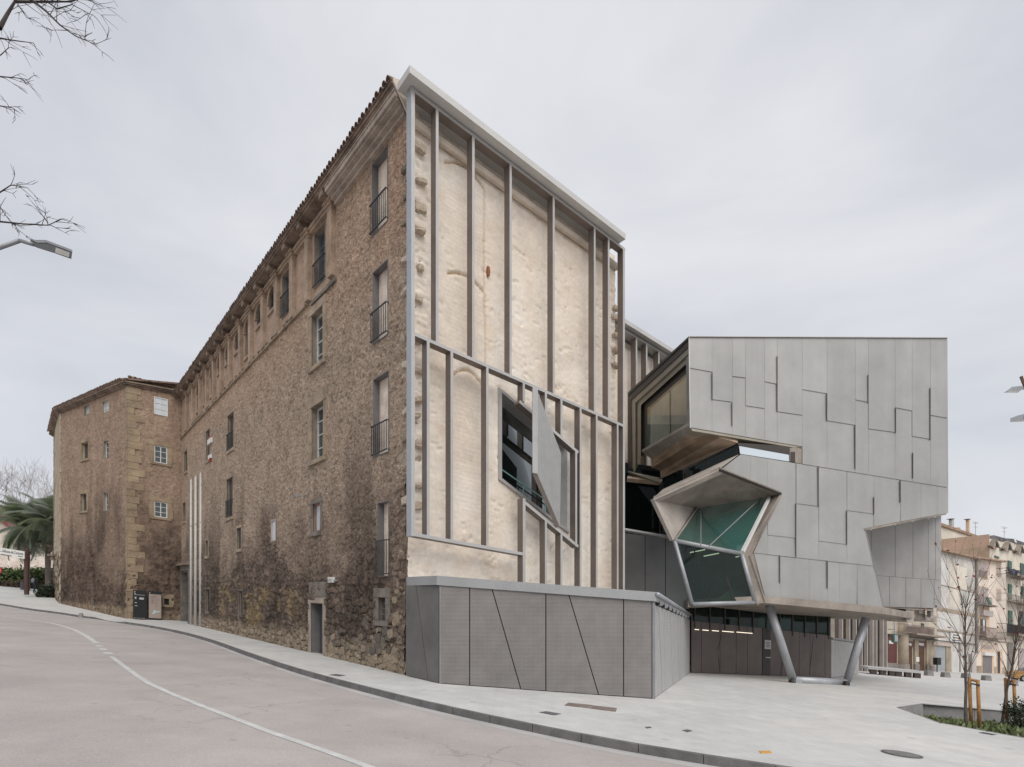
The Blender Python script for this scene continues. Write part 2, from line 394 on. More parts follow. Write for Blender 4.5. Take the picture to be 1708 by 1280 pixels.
# ================================================================ ground, road, kerb
M_road = mk('asphalt', (0.46, 0.42, 0.40), 0.85, 0.07, 0.35, 0.4, 60, fine=0.15, dist=0.01)
wear(M_road, crack=0.35, cw=0.010, patch=0.5, dark=0.72, dots=1.3)
M_gut = mk('gutter_concrete', (0.46, 0.45, 0.44), 0.8, 0.10, 1.0, 0.2, 50)
M_kerb = mk('kerb_granite', (0.17, 0.162, 0.16), 0.75, 0.18, 2.5, 0.25, 60, fine=0.15)
M_line = mk('road_paint', (0.60, 0.60, 0.585), 0.7, 0.10, 3.0, 0.1, 60, fine=0.12)
M_earth = mk('earth', (0.22, 0.18, 0.14), 0.95, 0.2, 1.0, 0.5, 8)
def paving():
    m = mk_brick('pavement_slabs', (0.585, 0.58, 0.565), (0.565, 0.56, 0.546), (0.49, 0.485, 0.474), 0.40, 0.20, 0.005, 0.8, 0.15, uv=False, lo=0.93, hi=1.04)
    n = m.node_tree.nodes; l = m.node_tree.links.new; p = n['Principled BSDF']
    co = n.new('ShaderNodeTexCoord'); a = n.new('ShaderNodeTexNoise'); a.inputs['Scale'].default_value = 0.16; a.inputs['Detail'].default_value = 5
    mpp = n.new('ShaderNodeMapping'); mpp.inputs['Scale'].default_value = (1.4, 1.0, 1); mpp.inputs['Rotation'].default_value = (0, 0, -0.2)
    l(co.outputs['Object'], mpp.inputs[0]); l(mpp.outputs[0], a.inputs['Vector'])
    r = n.new('ShaderNodeValToRGB'); r.color_ramp.elements[0].position = 0.36; r.color_ramp.elements[0].color = (0.925, 0.93, 0.935, 1)
    r.color_ramp.elements[1].position = 0.66; r.color_ramp.elements[1].color = (1.03, 1.015, 0.995, 1)
    l(a.outputs['Fac'], r.inputs['Fac'])
    src = p.inputs['Base Color'].links[0].from_socket
    mu = n.new('ShaderNodeVectorMath'); mu.operation = 'MULTIPLY'
    l(src, mu.inputs[0]); l(r.outputs['Color'], mu.inputs[1]); l(mu.outputs[0], p.inputs['Base Color'])
    return m
M_pave = wear(paving(), dots=0.9, patch=0.8)

def grid_sheet(name, xs, ys, zf, mat, kind='structure'):
    b = MB(); nx = len(xs)
    for y in ys:
        for x in xs: b.v.append((x, y, zf(x, y)))
    b.f = [(j * nx + i, j * nx + i + 1, (j + 1) * nx + i + 1, (j + 1) * nx + i) for j in range(len(ys) - 1) for i in range(nx - 1)]
    return b.build(name, mat, origin=(0, 0, 0), kind=kind)
XS = [-900, -400, -200, -130, -100, -80] + list(range(-70, 71, 4)) + [80, 100, 150, 400, 900]
YS = [-400, -100, -40] + list(range(-20, 101, 4)) + [120, 160, 250, 500, 1200]
grid_sheet('ground', XS, YS, lambda x, y: G(x, y) - (2.5 if (8 < x < 26 and 6 < y < 30) else 0.45), M_earth)
grid_sheet('road', [-200, -130, -100, -80] + list(range(-70, 71, 2)) + [80, 120], list(range(-40, 92, 2)), lambda x, y: G(x, y) - 0.14 - (2.3 if (8 < x < 26 and 6.5 < y < 30) else 0), M_road)
# kerb line (foot of the kerb, seen from the camera)
KP = [(-60, 1001), (0, 1010), (50, 1018.5), (100, 1025), (165, 1034), (198, 1039.5), (235, 1045), (272, 1051.5), (310, 1060), (351, 1072), (410, 1094), (455, 1110),
      (500, 1125), (555, 1141), (611, 1156), (680, 1174.5), (765, 1195), (848, 1213.5), (925, 1230), (1004, 1246.5), (1100, 1263.5), (1197, 1279.5)]
KW = [gp(x, y, -0.14) for x, y in KP]
KW = [Vector((KW[0].x - 30, KW[0].y + 8, 0))] + KW
e = (KW[-1] - KW[-3]).normalized(); KW += [KW[-1] + e * 4 + Vector((0, 0.5, 0)), KW[-1] + e * 9 + Vector((0, 2.0, 0)), KW[-1] + Vector((40, 1.5, 0))]
kx = np.array([p.x for p in KW]); ky = np.array([p.y for p in KW])
assert (np.diff(kx) > 0).all(), kx
# smooth densified kerb
kX = np.concatenate([np.linspace(kx[0], -50, 8)[:-1], np.linspace(-50, kx[-2], 180), [kx[-1]]])
def catmull(x):
    i = int(np.clip(np.searchsorted(kx, x) - 1, 0, len(kx) - 2)); h = kx[i + 1] - kx[i]; t = (x - kx[i]) / h
    def sl(j):
        if j <= 0 or j >= len(kx) - 1: return (ky[min(j + 1, len(kx) - 1)] - ky[max(j - 1, 0)]) / (kx[min(j + 1, len(kx) - 1)] - kx[max(j - 1, 0)])
        return (ky[j + 1] - ky[j - 1]) / (kx[j + 1] - kx[j - 1])
    return ((2 * t ** 3 - 3 * t ** 2 + 1) * ky[i] + (t ** 3 - 2 * t ** 2 + t) * h * sl(i) + (-2 * t ** 3 + 3 * t ** 2) * ky[i + 1] + (t ** 3 - t ** 2) * h * sl(i + 1))
kY = np.array([catmull(x) for x in kX])
kY = np.convolve(np.pad(kY, 4, mode='edge'), np.ones(5) / 5, 'same')[4:-4]
def YK(x): return float(np.interp(x, kX, kY))
rx0, rx1 = KW[5].x, KW[6].x                       # dropped kerb
def hk(x): return 0.14 - 0.115 * sstep(rx0 - 0.8, rx0 + 0.5, x) * sstep(rx1 + 0.8, rx1 - 0.5, x)
# pavement: from the kerb to far behind the houses, cut open for the planting bed
PLB = [gp(1497, 1180.5), gp(1541, 1174), gp(1620, 1181.5), gp(1712, 1189.5)]
PLF = [gp(1568, 1206), gp(1640, 1220.5), gp(1712, 1232)]
pe = (PLB[-1] - PLB[-2]).normalized() * 5; pf = (PLF[-1] - PLF[-2]).normalized() * 5
BED = [PLB[0], PLB[1], PLB[3], PLB[3] + pe, PLF[2] + pf, PLF[2], PLF[0]]
def pave():
    b = MB(); xs = sorted(set([round(float(x), 3) for x in kX] + [-2.0 + i for i in range(0, 34, 2)] + [40, 50, 60, 70, 80, 100, 140]))
    offs = [0.0, 0.35, 1.4, 3, 5, 8, 11, 14, 18, 22, 27, 33, 40, 60, 110]; nx = len(xs)
    for d in offs:
        for x in xs:
            y = YK(min(x, kX[-1])) + 0.12 + d
            z = G(x, y) if d > 1.3 else G(x, y) - 0.14 + hk(x) + (0.14 - hk(x)) * (d / 1.4)
            b.v.append((x, y, z))
    b.f = [(j * nx + i, j * nx + i + 1, (j + 1) * nx + i + 1, (j + 1) * nx + i) for j in range(len(offs) - 1) for i in range(nx - 1)]
    o = b.build('pavement', M_pave, origin=(0, 0, 0), kind='structure')
    bm = bmesh.new(); bm.from_mesh(o.data); cen = sum(BED, Vector()) / len(BED)
    for i, p in enumerate(BED):
        q = BED[(i + 1) % len(BED)]; t = (q - p); nn = Vector((t.y, -t.x, 0)).normalized()
        bmesh.ops.bisect_plane(bm, geom=bm.verts[:] + bm.edges[:] + bm.faces[:], plane_co=p, plane_no=nn, dist=1e-5)
    def ins(c):
        s = None
        for i, p in enumerate(BED):
            q = BED[(i + 1) % len(BED)]; k = (q.x - p.x) * (c.y - p.y) - (q.y - p.y) * (c.x - p.x)
            if s is None: s = k > 0
            elif (k > 0) != s: return False
        return True
    bmesh.ops.delete(bm, geom=[f for f in bm.faces if ins(f.calc_center_median())], context='FACES')
    bm.to_mesh(o.data); bm.free(); return o
pave()
# kerb stones one by one, gutter strip
kerb = thing('kerb', (0, 10, G(0, 10)), kind='structure')
arc = np.concatenate([[0], np.cumsum(np.hypot(np.diff(kX), np.diff(kY)))])
def karc(s): return float(np.interp(s, arc, kX))
s0 = float(np.interp(-52, kX, arc)); s1 = float(np.interp(11, kX, arc)); s = s0; ki = 0
while s < s1:
    ln = 1.0 if s > s1 - 26 else 1.6
    xa, xb = karc(s + 0.006), karc(s + ln - 0.006); pts = []
    for dz0, top in ((-0.25, 0), (0, 1)):
        for x, d in ((xa, 0), (xb, 0), (xb, 0.13), (xa, 0.13)):
            y = YK(x) + d * 1.0; pts.append(Vector((x, y, G(x, y) - 0.14 + (hk(x) + 0.004 if top else dz0))))
    MB().box8(pts).build('kerb_stone', M_kerb, kerb); s += ln
b = MB(); n = 0
for x in np.linspace(-52, 11, 200):
    y = YK(x) - 0.004
    b.v += [(x, y, G(x, y) - 0.135), (x - 0.04, y - 0.30, G(x, y - 0.3) - 0.135)]
b.f = [(2 * i, 2 * i + 1, 2 * i + 3, 2 * i + 2) for i in range(199)]
b.build('gutter_strip', M_gut, origin=(0, 0, 0), kind='structure')
def stripe(pts, w, name):
    q = [gp(x, y, -0.136) for x, y in pts]; d = []
    for i in range(len(q) - 1):                    # densify
        for t in np.linspace(0, 1, 8, endpoint=False): d.append(q[i].lerp(q[i + 1], t))
    d.append(q[-1])
    for _ in range(2): d = [d[0]] + [(d[i - 1] + d[i] * 2 + d[i + 1]) / 4 for i in range(1, len(d) - 1)] + [d[-1]]
    b = MB()
    for i, p in enumerate(d):
        t = (d[min(i + 1, len(d) - 1)] - d[max(i - 1, 0)]).normalized(); nn = Vector((-t.y, t.x, 0)) * w / 2
        for v in (p + nn, p - nn): b.v.append((v.x, v.y, G(v.x, v.y) - 0.134))
    b.f = [(2 * i, 2 * i + 1, 2 * i + 3, 2 * i + 2) for i in range(len(d) - 1)]
    return b.build(name, M_line, origin=(0, 0, 0), kind='structure')
stripe([(-40, 1024), (20, 1030), (50, 1034), (85, 1039.5), (105, 1044.5), (125, 1051), (143, 1060.5), (162, 1073.5)], 0.2, 'road_line')
stripe([(162.5, 1076.5), (168, 1079)], 0.22, 'road_line')
stripe([(168.5, 1081.5), (175, 1085)], 0.22, 'road_line')
stripe([(177, 1088), (184, 1092)], 0.24, 'road_line')
stripe([(186, 1095.5), (205, 1110), (228, 1127), (250, 1141), (290, 1159), (340, 1179), (395, 1200), (450, 1221), (500, 1238), (560, 1259), (620, 1281), (680, 1303)], 0.13, 'road_line')

# plates and covers in the pavement
M_iron = mk('cast_iron', (0.10, 0.095, 0.09), 0.6, 0.2, 6, 0.4, 60, metal=0.3)
M_rustplate = mk('rusty_plate', (0.21, 0.165, 0.145), 0.8, 0.2, 6, 0.3, 50)
M_plate = mk('dark_plate', (0.12, 0.12, 0.125), 0.7, 0.15, 6, 0.3, 50)
M_orange = mk('orange_paint', (0.62, 0.33, 0.08), 0.7, 0.15, 8, 0.1, 50)
def plate(pxs, name, mat, label, cat, group=None):
    q = [gp(x, y, 0.004) for x, y in pxs]
    MB().prism([p + Vector((0, 0, 0.004)) for p in q], (0, 0, -0.03)).build(name, mat, label=label, cat=cat, group=group)
plate([(899, 1188.5), (911, 1186.7), (936, 1191), (924, 1193.5)], 'access_cover', M_plate, 'dark rectangular access cover nearest the kerb below the mesh wall', 'access cover')
plate([(941, 1177), (948, 1172.3), (989, 1176.5), (982, 1181.5)], 'access_cover', M_rustplate, 'brownish access cover nearest the mesh wall, left of its twin', 'access cover')
plate([(983, 1182), (989.5, 1177), (1029, 1181.5), (1027, 1187.5)], 'access_cover', M_rustplate, 'brownish access cover with one corner touching its twin on the left', 'access cover')
plate([(1076, 1213.3), (1084, 1212.2), (1087, 1214), (1079, 1215.3)], 'access_cover', M_plate, 'tiny dark cover in the pavement, smallest of the covers', 'access cover')
plate([(1138, 1218.5), (1147, 1217), (1155, 1219.5), (1146, 1221.5)], 'access_cover', M_plate, 'small square dark cover in the middle of the pale pavement', 'access cover')
plate([(548, 1126), (560, 1124.6), (577, 1126.6), (565, 1128.5)], 'access_cover', M_plate, 'dark access cover in the narrow pavement beside the stone wall door', 'access cover')
plate([(1632, 1222.5), (1640, 1221.5), (1663, 1225.5), (1655, 1226.5)], 'access_cover', M_iron, 'narrow dark drain slot beside the planting bed', 'drain')
plate([(1266, 1252.8), (1284, 1252.6), (1288, 1256.6), (1269, 1257)], 'paint_mark', M_orange, 'orange painted rectangle on the pale pavement near the kerb', 'paint mark')
def manhole():
    c = gp(1504, 1258.5); r = 0.31
    t = thing('manhole_cover', c, 'round cast iron manhole cover with slots at lower right of the pavement', 'manhole cover')
    ring = lambda r0, r1, z: None
    b = MB(); N = 28; cs = []
    for rr, z in ((r, 0.004), (r, 0.012), (r * 0.9, 0.012), (r * 0.9, 0.006)):
        for i in range(N):
            g = 2 * math.pi * i / N; x, y = c.x + rr * math.cos(g), c.y + rr * math.sin(g); b.v.append((x, y, G(x, y) + z))
    for k in range(3): b.f += [(k * N + i, k * N + (i + 1) % N, (k + 1) * N + (i + 1) % N, (k + 1) * N + i) for i in range(N)]
    b.f.append(tuple(range(3 * N, 4 * N))); b.build('rim', M_plate, t)
    for k in range(-5, 6):
        y = k * 0.05; hw = math.sqrt(max(0.0, (r * 0.86) ** 2 - y * y)); p = []
        for dz in (0.004, 0.016):
            for dx, dy in ((-hw, -0.02), (hw, -0.02), (hw, 0.02), (-hw, 0.02)):
                X, Y = c.x + dx, c.y + y + dy; p.append((X, Y, G(X, Y) + dz))
        MB().box8(p).build('bar', mk('worn_iron', (0.20, 0.19, 0.185), 0.6, 0.2, 6, 0.3, 50), t)
manhole()

# ================================================================ old stone building
CO = (-3.146, 17.0)
FL = Fr(CO, (-0.643, 0.766)); FR = Fr(CO, (0.7676, 0.6408))
Z_EAVE, Z_STR, Z0 = 17.6, 14.37, 0.0
M_rub = mk_vc('rubble_stone', 0.92, 0.85, 18, 0.045, 0.26, cells=7.5)
M_plas = mk_vc('pale_render', 0.9, 0.5, 9, 0.02, 0.10)
M_arc = mk_brick('arcade_brick', (0.45, 0.305, 0.222), (0.355, 0.238, 0.172), (0.43, 0.335, 0.258), 0.30, 0.075, 0.016)
M_dress = mk('dressed_stone', (0.36, 0.285, 0.21), 0.9, 0.22, 1.6, 0.3, 22, fine=0.12)
M_dress2 = mk('dark_dressed_stone', (0.20, 0.175, 0.15), 0.9, 0.25, 1.8, 0.35, 22, fine=0.14)
M_pier = mk('arcade_pier', (0.40, 0.30, 0.222), 0.9, 0.22, 1.5, 0.4, 16, fine=0.14)
M_corn = mk('cornice_stone', (0.44, 0.375, 0.32), 0.9, 0.2, 2.0, 0.3, 20, fine=0.12)
M_cornD = mk('weathered_cornice', (0.27, 0.205, 0.16), 0.95, 0.35, 1.4, 0.5, 14, fine=0.2)
M_tile = mk('clay_tile', (0.235, 0.165, 0.13), 0.9, 0.35, 3.0, 0.3, 25, fine=0.2)
M_jambg = mk('grey_lining', (0.17, 0.165, 0.165), 0.6, 0.12, 2, 0.05, 30)
M_jambs = mk('stone_jamb', (0.27, 0.225, 0.18), 0.9, 0.2, 2, 0.3, 20)
M_infill = mk_brick('infill_brick', (0.80, 0.69, 0.59), (0.74, 0.63, 0.53), (0.60, 0.51, 0.43), 0.5, 0.06, 0.010, uv=False, axes=(0, 2), bump=0.3)
M_dark = mk('dark_interior', (0.018, 0.018, 0.02), 0.9, 0.1, 1, 0, 10)
M_black = mk('black_iron', (0.03, 0.03, 0.032), 0.5, 0.1, 5, 0, 10)
M_white = mk('white_joinery', (0.62, 0.62, 0.60), 0.5, 0.06, 4, 0.05, 40)
M_redwood = mk('red_brown_frame', (0.30, 0.16, 0.12), 0.6, 0.15, 4, 0.1, 40)
M_wglass = mk_glass('window_glass', (0.55, 0.6, 0.62), 0.55, ior=1.6)
M_pglass = mk('frosted_pane', (0.55, 0.58, 0.62), 0.25, 0.05, 2, 0, 10)
M_wood = mk('old_door_wood', (0.07, 0.058, 0.054), 0.7, 0.2, 3, 0.1, 20)

OB = thing('old_building', (CO[0], CO[1], G(*CO)), 'long brown rubble stone building with brick arcade storey and pale rendered end wall', 'building')
WINL = []
def LR(x0, x1, yt, yb): return FL.rect(x0, x1, yt, yb)
W_A = [LR(621.5, 646.5, 260, 381), LR(622.7, 647, 445, 566), LR(623.6, 648.4, 627, 758), LR(631, 648.4, 838, 960.7)]
W_A5 = LR(633, 645.5, 997, 1035.5)
W_B1, W_C1 = LR(525.3, 542.4, 381, 474), LR(471, 483.3, 454.5, 525.5)
W_B2, W_B3, W_B4 = LR(521, 540.5, 519, 608), LR(521, 541, 675, 766), LR(522.8, 535.3, 840, 887)
W_D1, W_D2 = LR(380.5, 390.5, 691, 750), LR(379, 389, 798, 863)
W_E, W_F1, W_F2 = LR(344.6, 350.5, 718, 768), LR(308, 312.8, 753, 787), LR(305.6, 310, 839, 870)
W_G1, W_G2, W_G3 = LR(343.4, 347.8, 902, 928), LR(395.6, 402.8, 881, 916), LR(452.5, 460.6, 867, 903)
W_V1, W_V2 = LR(399.7, 405, 986, 1024), LR(344, 349.4, 983, 1020)
W_DOOR = LR(519.5, 540, 1006.6, 1092); W_DOOR = (W_DOOR[0], W_DOOR[1], 0.02, W_DOOR[3])
W_PORT = LR(305, 316, 955, 1041); W_PORT = (W_PORT[0], W_PORT[1], 0.02, W_PORT[3])
W_S = LR(556, 562, 412, 440)
LOWER = W_A + [W_A5, W_B2, W_B3, W_B4, W_D1, W_D2, W_E, W_F1, W_F2, W_G1, W_G2, W_G3, W_V1, W_V2, W_DOOR, W_PORT]
U_END = 35.3; U_ARC = 5.25

def _warp(U, Z):
    return U + 0.30 * (fbm(U * 1.2, Z * 1.2, 31, 3) - 0.5), Z + 0.22 * (fbm(U * 1.5, Z * 1.5, 41, 3) - 0.5)
def _low(U, Z): return ss(7.2, 2.6, Z + 7.0 * (fbm(U * 0.22, Z * 0.28, 61, 4) - 0.5) + 1.4 * (fbm(U * 1.6, Z * 1.6, 62, 3) - 0.5))
def rub_h(U, Z):
    wx, wz = _warp(U, Z); low = _low(U, Z)
    a1, a2, ai = voro(wx / 0.17, wz / 0.11, 11); b1, b2, bi = voro(wx / 0.44, wz / 0.25, 21)
    ea = ss(0.0, 0.13, a2 - a1); eb = ss(0.0, 0.13, b2 - b1)
    h = (ea * (0.008 + 0.026 * ai)) * (1 - low) + (eb * (0.03 + 0.06 * bi)) * low
    h += 0.03 * (fbm(U * 3.0, Z * 4.0, 51, 4) - 0.5) + 0.035 * (fbm(U * 10, Z * 15, 71, 2) - 0.5) * (0.6 + 0.6 * low)
    h -= 0.025 * ss(0.60, 0.72, fbm(U * 8, Z * 13, 72, 3))
    return h + ss(1.1, 0.3, U) * 0.05 * eb * bi
def rub_c(U, Z, warm=1.0):
    wx, wz = _warp(U, Z); low = _low(U, Z)
    a1, a2, ai = voro(wx / 0.17, wz / 0.11, 11); b1, b2, bi = voro(wx / 0.44, wz / 0.25, 21)
    big2 = fbm(U * 0.55 + 7, Z * 0.16, 81, 4)
    c = lerp((0.425, 0.318, 0.238), (0.525, 0.412, 0.322), ai)
    c = c * (0.72 + 0.5 * fbm(U * 1.6, Z * 1.6, 91, 5))[..., None]
    mort = 0.55 * (1 - ss(0.0, 0.22, a2 - a1)); c = c * (1 - mort[..., None]) + np.array((0.465, 0.36, 0.28)) * mort[..., None]
    pit = 0.28 * ss(0.60, 0.72, fbm(U * 8, Z * 13, 72, 3)); c = c * (1 - pit[..., None])
    bd = lerp((0.128, 0.098, 0.08), (0.235, 0.178, 0.14), bi) * (0.55 + 0.85 * fbm(U * 3, Z * 3, 95, 4))[..., None]
    dj = 1 - ss(0.0, 0.16, b2 - b1)
    d = bd * (1 - 0.6 * dj[..., None]) * (1 - 0.5 * pit[..., None])
    c = c * (1 - low[..., None]) + d * low[..., None]
    # soot runs, ochre lichen, pale foot course
    soot = ss(0.50, 0.68, big2) * ss(10.5, 5.5, Z); c = c * (1 - 0.36 * soot[..., None])
    och = ss(0.52, 0.64, fbm(U * 0.55, Z * 1.0, 131, 4)) * ss(3.4, 2.2, Z) * ss(8, 12, U) * ss(26, 20, U)
    c = c * (1 - 0.75 * och[..., None]) + np.array((0.36, 0.265, 0.14)) * (0.75 * och * (0.6 + 0.6 * bi))[..., None]
    ft = ss(1.05, 0.5, Z + 0.6 * (fbm(U * 1.4, Z, 141, 3) - 0.5))
    fc = lerp((0.26, 0.205, 0.15), (0.43, 0.345, 0.255), bi) * (1 - 0.65 * dj[..., None])
    c = c * (1 - ft[..., None]) + fc * ft[..., None]
    c = c * (1 + np.array((0.10, 0.03, -0.02)) * ss(11, 15, Z)[..., None])
    br = ss(0.5, 0.6, fbm(U * 1.1, Z * 0.8, 151, 3)) * ss(12.0, 14.0, Z) * ss(3.4, 1.6, U)
    return c * (1 - 0.55 * br[..., None]) + np.array((0.50, 0.33, 0.24)) * (0.55 * br * (0.7 + 0.5 * ai))[..., None]
step_u = lambda u: 0.036 if u < 7 else (0.055 if u < 16 else 0.09)
wallL = hwall('wall', FL, 0.0, U_END, -0.35, Z_STR, LOWER, rub_h, rub_c, step_u, 0.042, M_rub, OB)
def UW(h): return h[2] >= Z_STR - 0.02
# upper rubble (corner bay) and brick arcade
hwall('wall', FL, 0.0, U_ARC, Z_STR, 17.35, [(max(W_A[0][0], 0), W_A[0][1], W_A[0][2], W_A[0][3])], rub_h, rub_c, 0.036, 0.042, M_rub, OB)
PILX = [517, 491, 465, 442, 421, 404, 386, 372, 359, 347, 336, 324, 314]
PILU = [5.61] + [FL.u(x) for x in PILX]
ARCH = []                                           # (u centre, half width, z bottom, z top)
TALL = {414: 15.0, 355: 15.0, 343: 15.0, 331.5: 15.0, 322: 15.0}
for x in (455, 433.5, 414, 397, 381, 367.6, 355, 343, 331.5, 322):
    u = FL.u(x); ARCH.append((u, 0.55, TALL.get(x, 15.9), 16.98))
def arch_in(uc, zc):
    k = np.zeros(len(uc), bool)
    for u, hw, zb, zt in ARCH:
        sp = zt - hw
        k |= (np.abs(uc - u) < hw) & (zc > zb) & (zc <= sp)
        k |= (np.hypot(uc - u, zc - sp) < hw) & (zc > sp)
    return k
arc_h = lambda U, Z: 0.03 * (fbm(U * 2, Z * 2, 5, 3) - 0.5)
arc_c = lambda U, Z: lerp((0.4, 0.3, 0.2), (0.45, 0.3, 0.2), U * 0)
hwall('arcade_wall', FL, U_ARC, U_END, Z_STR, 17.35, [W_B1, W_C1], arc_h, arc_c, 0.055, 0.055, M_arc, OB, inside=arch_in)
for u, hw, zb, zt in ARCH:
    b = MB(); sp = zt - hw; pr = [(u - hw, zb), (u + hw, zb)] + [(u + hw * math.cos(g), sp + hw * math.sin(g)) for g in np.linspace(0, math.pi, 9)]
    A = [FL.W(a, 0.0, z) for a, z in pr]; B = [FL.W(a, -0.10, z) for a, z in pr]; n = len(pr)
    b.add(A + B, [(i, (i + 1) % n, (i + 1) % n + n, i + n) for i in range(n)])
    w = b.build('arched_window', M_jambs, OB)
    MB().add(B, [tuple(range(n))]).build('pane', M_dark if zb > 15.5 else mk('arch_infill', (0.115, 0.09, 0.075), .9), w)
    MB().fbox(FL, u - hw - 0.1, u + hw + 0.1, 0.0, 0.09, zb - 0.12, zb).build('sill', M_pier, w)
    ai = [(u + hw * math.cos(g), sp + hw * math.sin(g)) for g in np.linspace(0, math.pi, 9)]; ao = [(u + (hw + .13) * math.cos(g), sp + (hw + .13) * math.sin(g)) for g in np.linspace(0, math.pi, 9)]
    b = MB()
    for i in range(8):
        q = [ai[i], ai[i + 1], ao[i + 1], ao[i]]; b.loft([FL.W(a, 0.06, z) for a, z in q], [FL.W(a, -0.02, z) for a, z in q])
    for s_ in (-1, 1): b.fbox(FL, u + s_ * (hw + .065) - .1, u + s_ * (hw + .065) + .1, -.02, .075, sp - .09, sp - .003)
    b.build('archivolt', M_pier, w)
    MB().fbox(FL, u - 0.03, u + 0.03, -0.095, -0.075, zb, zt - 0.02).build('mullion', M_redwood, w)
for u in PILU:
    p = MB().fbox(FL, u - 0.2, u + 0.2, -0.05, 0.17, Z_STR + 0.02, 16.95).build('pilaster', M_pier, OB)
    MB().fbox(FL, u - 0.24, u + 0.24, -0.03, 0.18, 16.9, 17.0).fbox(FL, u - 0.29, u + 0.29, -0.02, 0.24, 17.003, 17.11).fbox(FL, u - 0.34, u + 0.34, -0.01, 0.30, 17.113, 17.2).build('capital', M_pier, p)
    MB().fbox(FL, u - 0.17, u + 0.17, 0.0, 0.50, 17.205, 17.42).build('bracket', M_cornD, p)
for i in range(len(PILU) - 1):                      # entablature strips between the capitals, broken string course below
    a, c = PILU[i] + 0.35, PILU[i + 1] - 0.35
    MB().fbox(FL, a, c, -0.02, 0.14, 17.0, 17.1).fbox(FL, a, c, -0.02, 0.2, 17.103, 17.2).build('moulding', M_pier, OB)
b = MB(); random.seed(3); u = U_ARC + 0.9
MB().fbox(FL, PILU[1] + 0.3, U_END, -0.02, 0.12, Z_STR - 0.07, Z_STR + 0.03).build('string_course', M_dress, OB)
MB().fbox(FL, PILU[0] - 0.35, PILU[1] - 0.3, -0.02, 0.10, Z_STR - 0.26, Z_STR - 0.12).build('string_course', M_dress2, OB)
u = PILU[2]
while u < U_END - 0.5:
    if random.random() < 0.6: MB().fbox(FL, u, u + 0.25, 0.0, 0.16, Z_STR + 0.035, Z_STR + 0.1).build('course_brick', M_cornD, OB)
    u += 0.42
# cornice: smooth at the corner, weathered above the arcade
MB().fbox(FL, -0.02, 5.2, -0.1, 0.14, 16.88, 17.0).fbox(FL, -0.04, 5.22, -0.1, 0.26, 17.003, 17.12).fbox(FL, -0.06, 5.24, -0.1, 0.40, 17.123, 17.2).fbox(FL, -0.08, 5.26, -0.1, 0.47, 17.203, 17.36).build('cornice', M_corn, OB)
MB().fbox(FL, -0.09, U_END + 0.4, -0.1, 0.52, 17.425, 17.50).fbox(FL, -0.10, U_END + 0.4, -0.1, 0.58, 17.503, 17.58).build('cornice', M_cornD, OB)
MB().fbox(FL, 5.27, U_END + 0.4, -0.1, 0.12, 17.205, 17.42).build('cornice', M_cornD, OB)
MB().fbox(FL, -0.09, 5.26, -0.1, 0.50, 17.363, 17.422).build('cornice', M_corn, OB)
MB().prism([FL.W(-0.105, -0.3, 16.7), FL.W(-0.105, 0.1, 16.85), FL.W(-0.105, 0.56, 17.5), FL.W(-0.105, 0.56, 17.62), FL.W(-0.105, -0.3, 17.75)], FL.W(-0.16, 0, 0) - FL.W(-0.105, 0, 0)).build('cornice_end', mk('cream_render', (0.60, 0.52, 0.44), 0.9, 0.1, 2, 0.2, 20), OB)
def tile_mesh(mat, L=0.5, r=0.1):
    b = MB(); N = 5
    for y in (0, -L):
        for rr in (r, r * 0.8):
            for i in range(N + 1):
                g = math.pi * i / N; b.v.append((rr * math.cos(g), y, rr * math.sin(g)))
    q = N + 1
    for i in range(N):
        b.f += [(i, i + 1, 2 * q + i + 1, 2 * q + i), (q + i, q + i + 1, i + 1, i)]
    return b.mesh('tile', mat)
TM = tile_mesh(M_tile)
def tiles(fr, u0, u1, w, z, parent, pitch=0.24, rise=0.22):
    n = int((u1 - u0) / pitch)
    for i in range(n):
        u = u0 + (i + 0.5) * (u1 - u0) / n; o = fr.W(u, w + random.uniform(-0.03, 0.02), z + random.uniform(-0.008, 0.008))
        out = Vector((fr.n.x, fr.n.y, 0)); ax = Vector((fr.d.x, fr.d.y, fr.k)).normalized()
        yv = (out - Vector((0, 0, 1)) * rise).normalized(); zv = ax.cross(yv)
        if zv.z < 0: ax = -ax; zv = ax.cross(yv)
        M = Matrix(((ax.x, yv.x, zv.x, o.x), (ax.y, yv.y, zv.y, o.y), (ax.z, yv.z, zv.z, o.z), (0, 0, 0, 1)))
        inst('tile', TM, M, parent)
roofL = MB().prism([FL.W(-0.1, 0.62, 17.585), FL.W(U_END + 0.4, 0.62, 17.585), FL.W(U_END + 0.4, -5, 18.4), FL.W(4.5, -5, 17.7), FL.W(-0.1, -0.6, 17.62)], (0, 0, 0.03)).build('roof', M_tile, OB)
tiles(FL, -0.1, U_END + 0.2, 0.66, 17.62, roofL)
# core that keeps the interior dark
b = MB(); A = [FL.W(0.6, -0.6, -0.4), FL.W(U_END - 0.6, -0.6, -0.4), FL.W(U_END - 0.6, -9.4, -0.4), FL.W(0.6, -9.4, -0.4)]
b.prism([Vector((p.x, p.y, p.z)) for p in A], (0, 0, 17.3)).build('core', M_dark, OB)

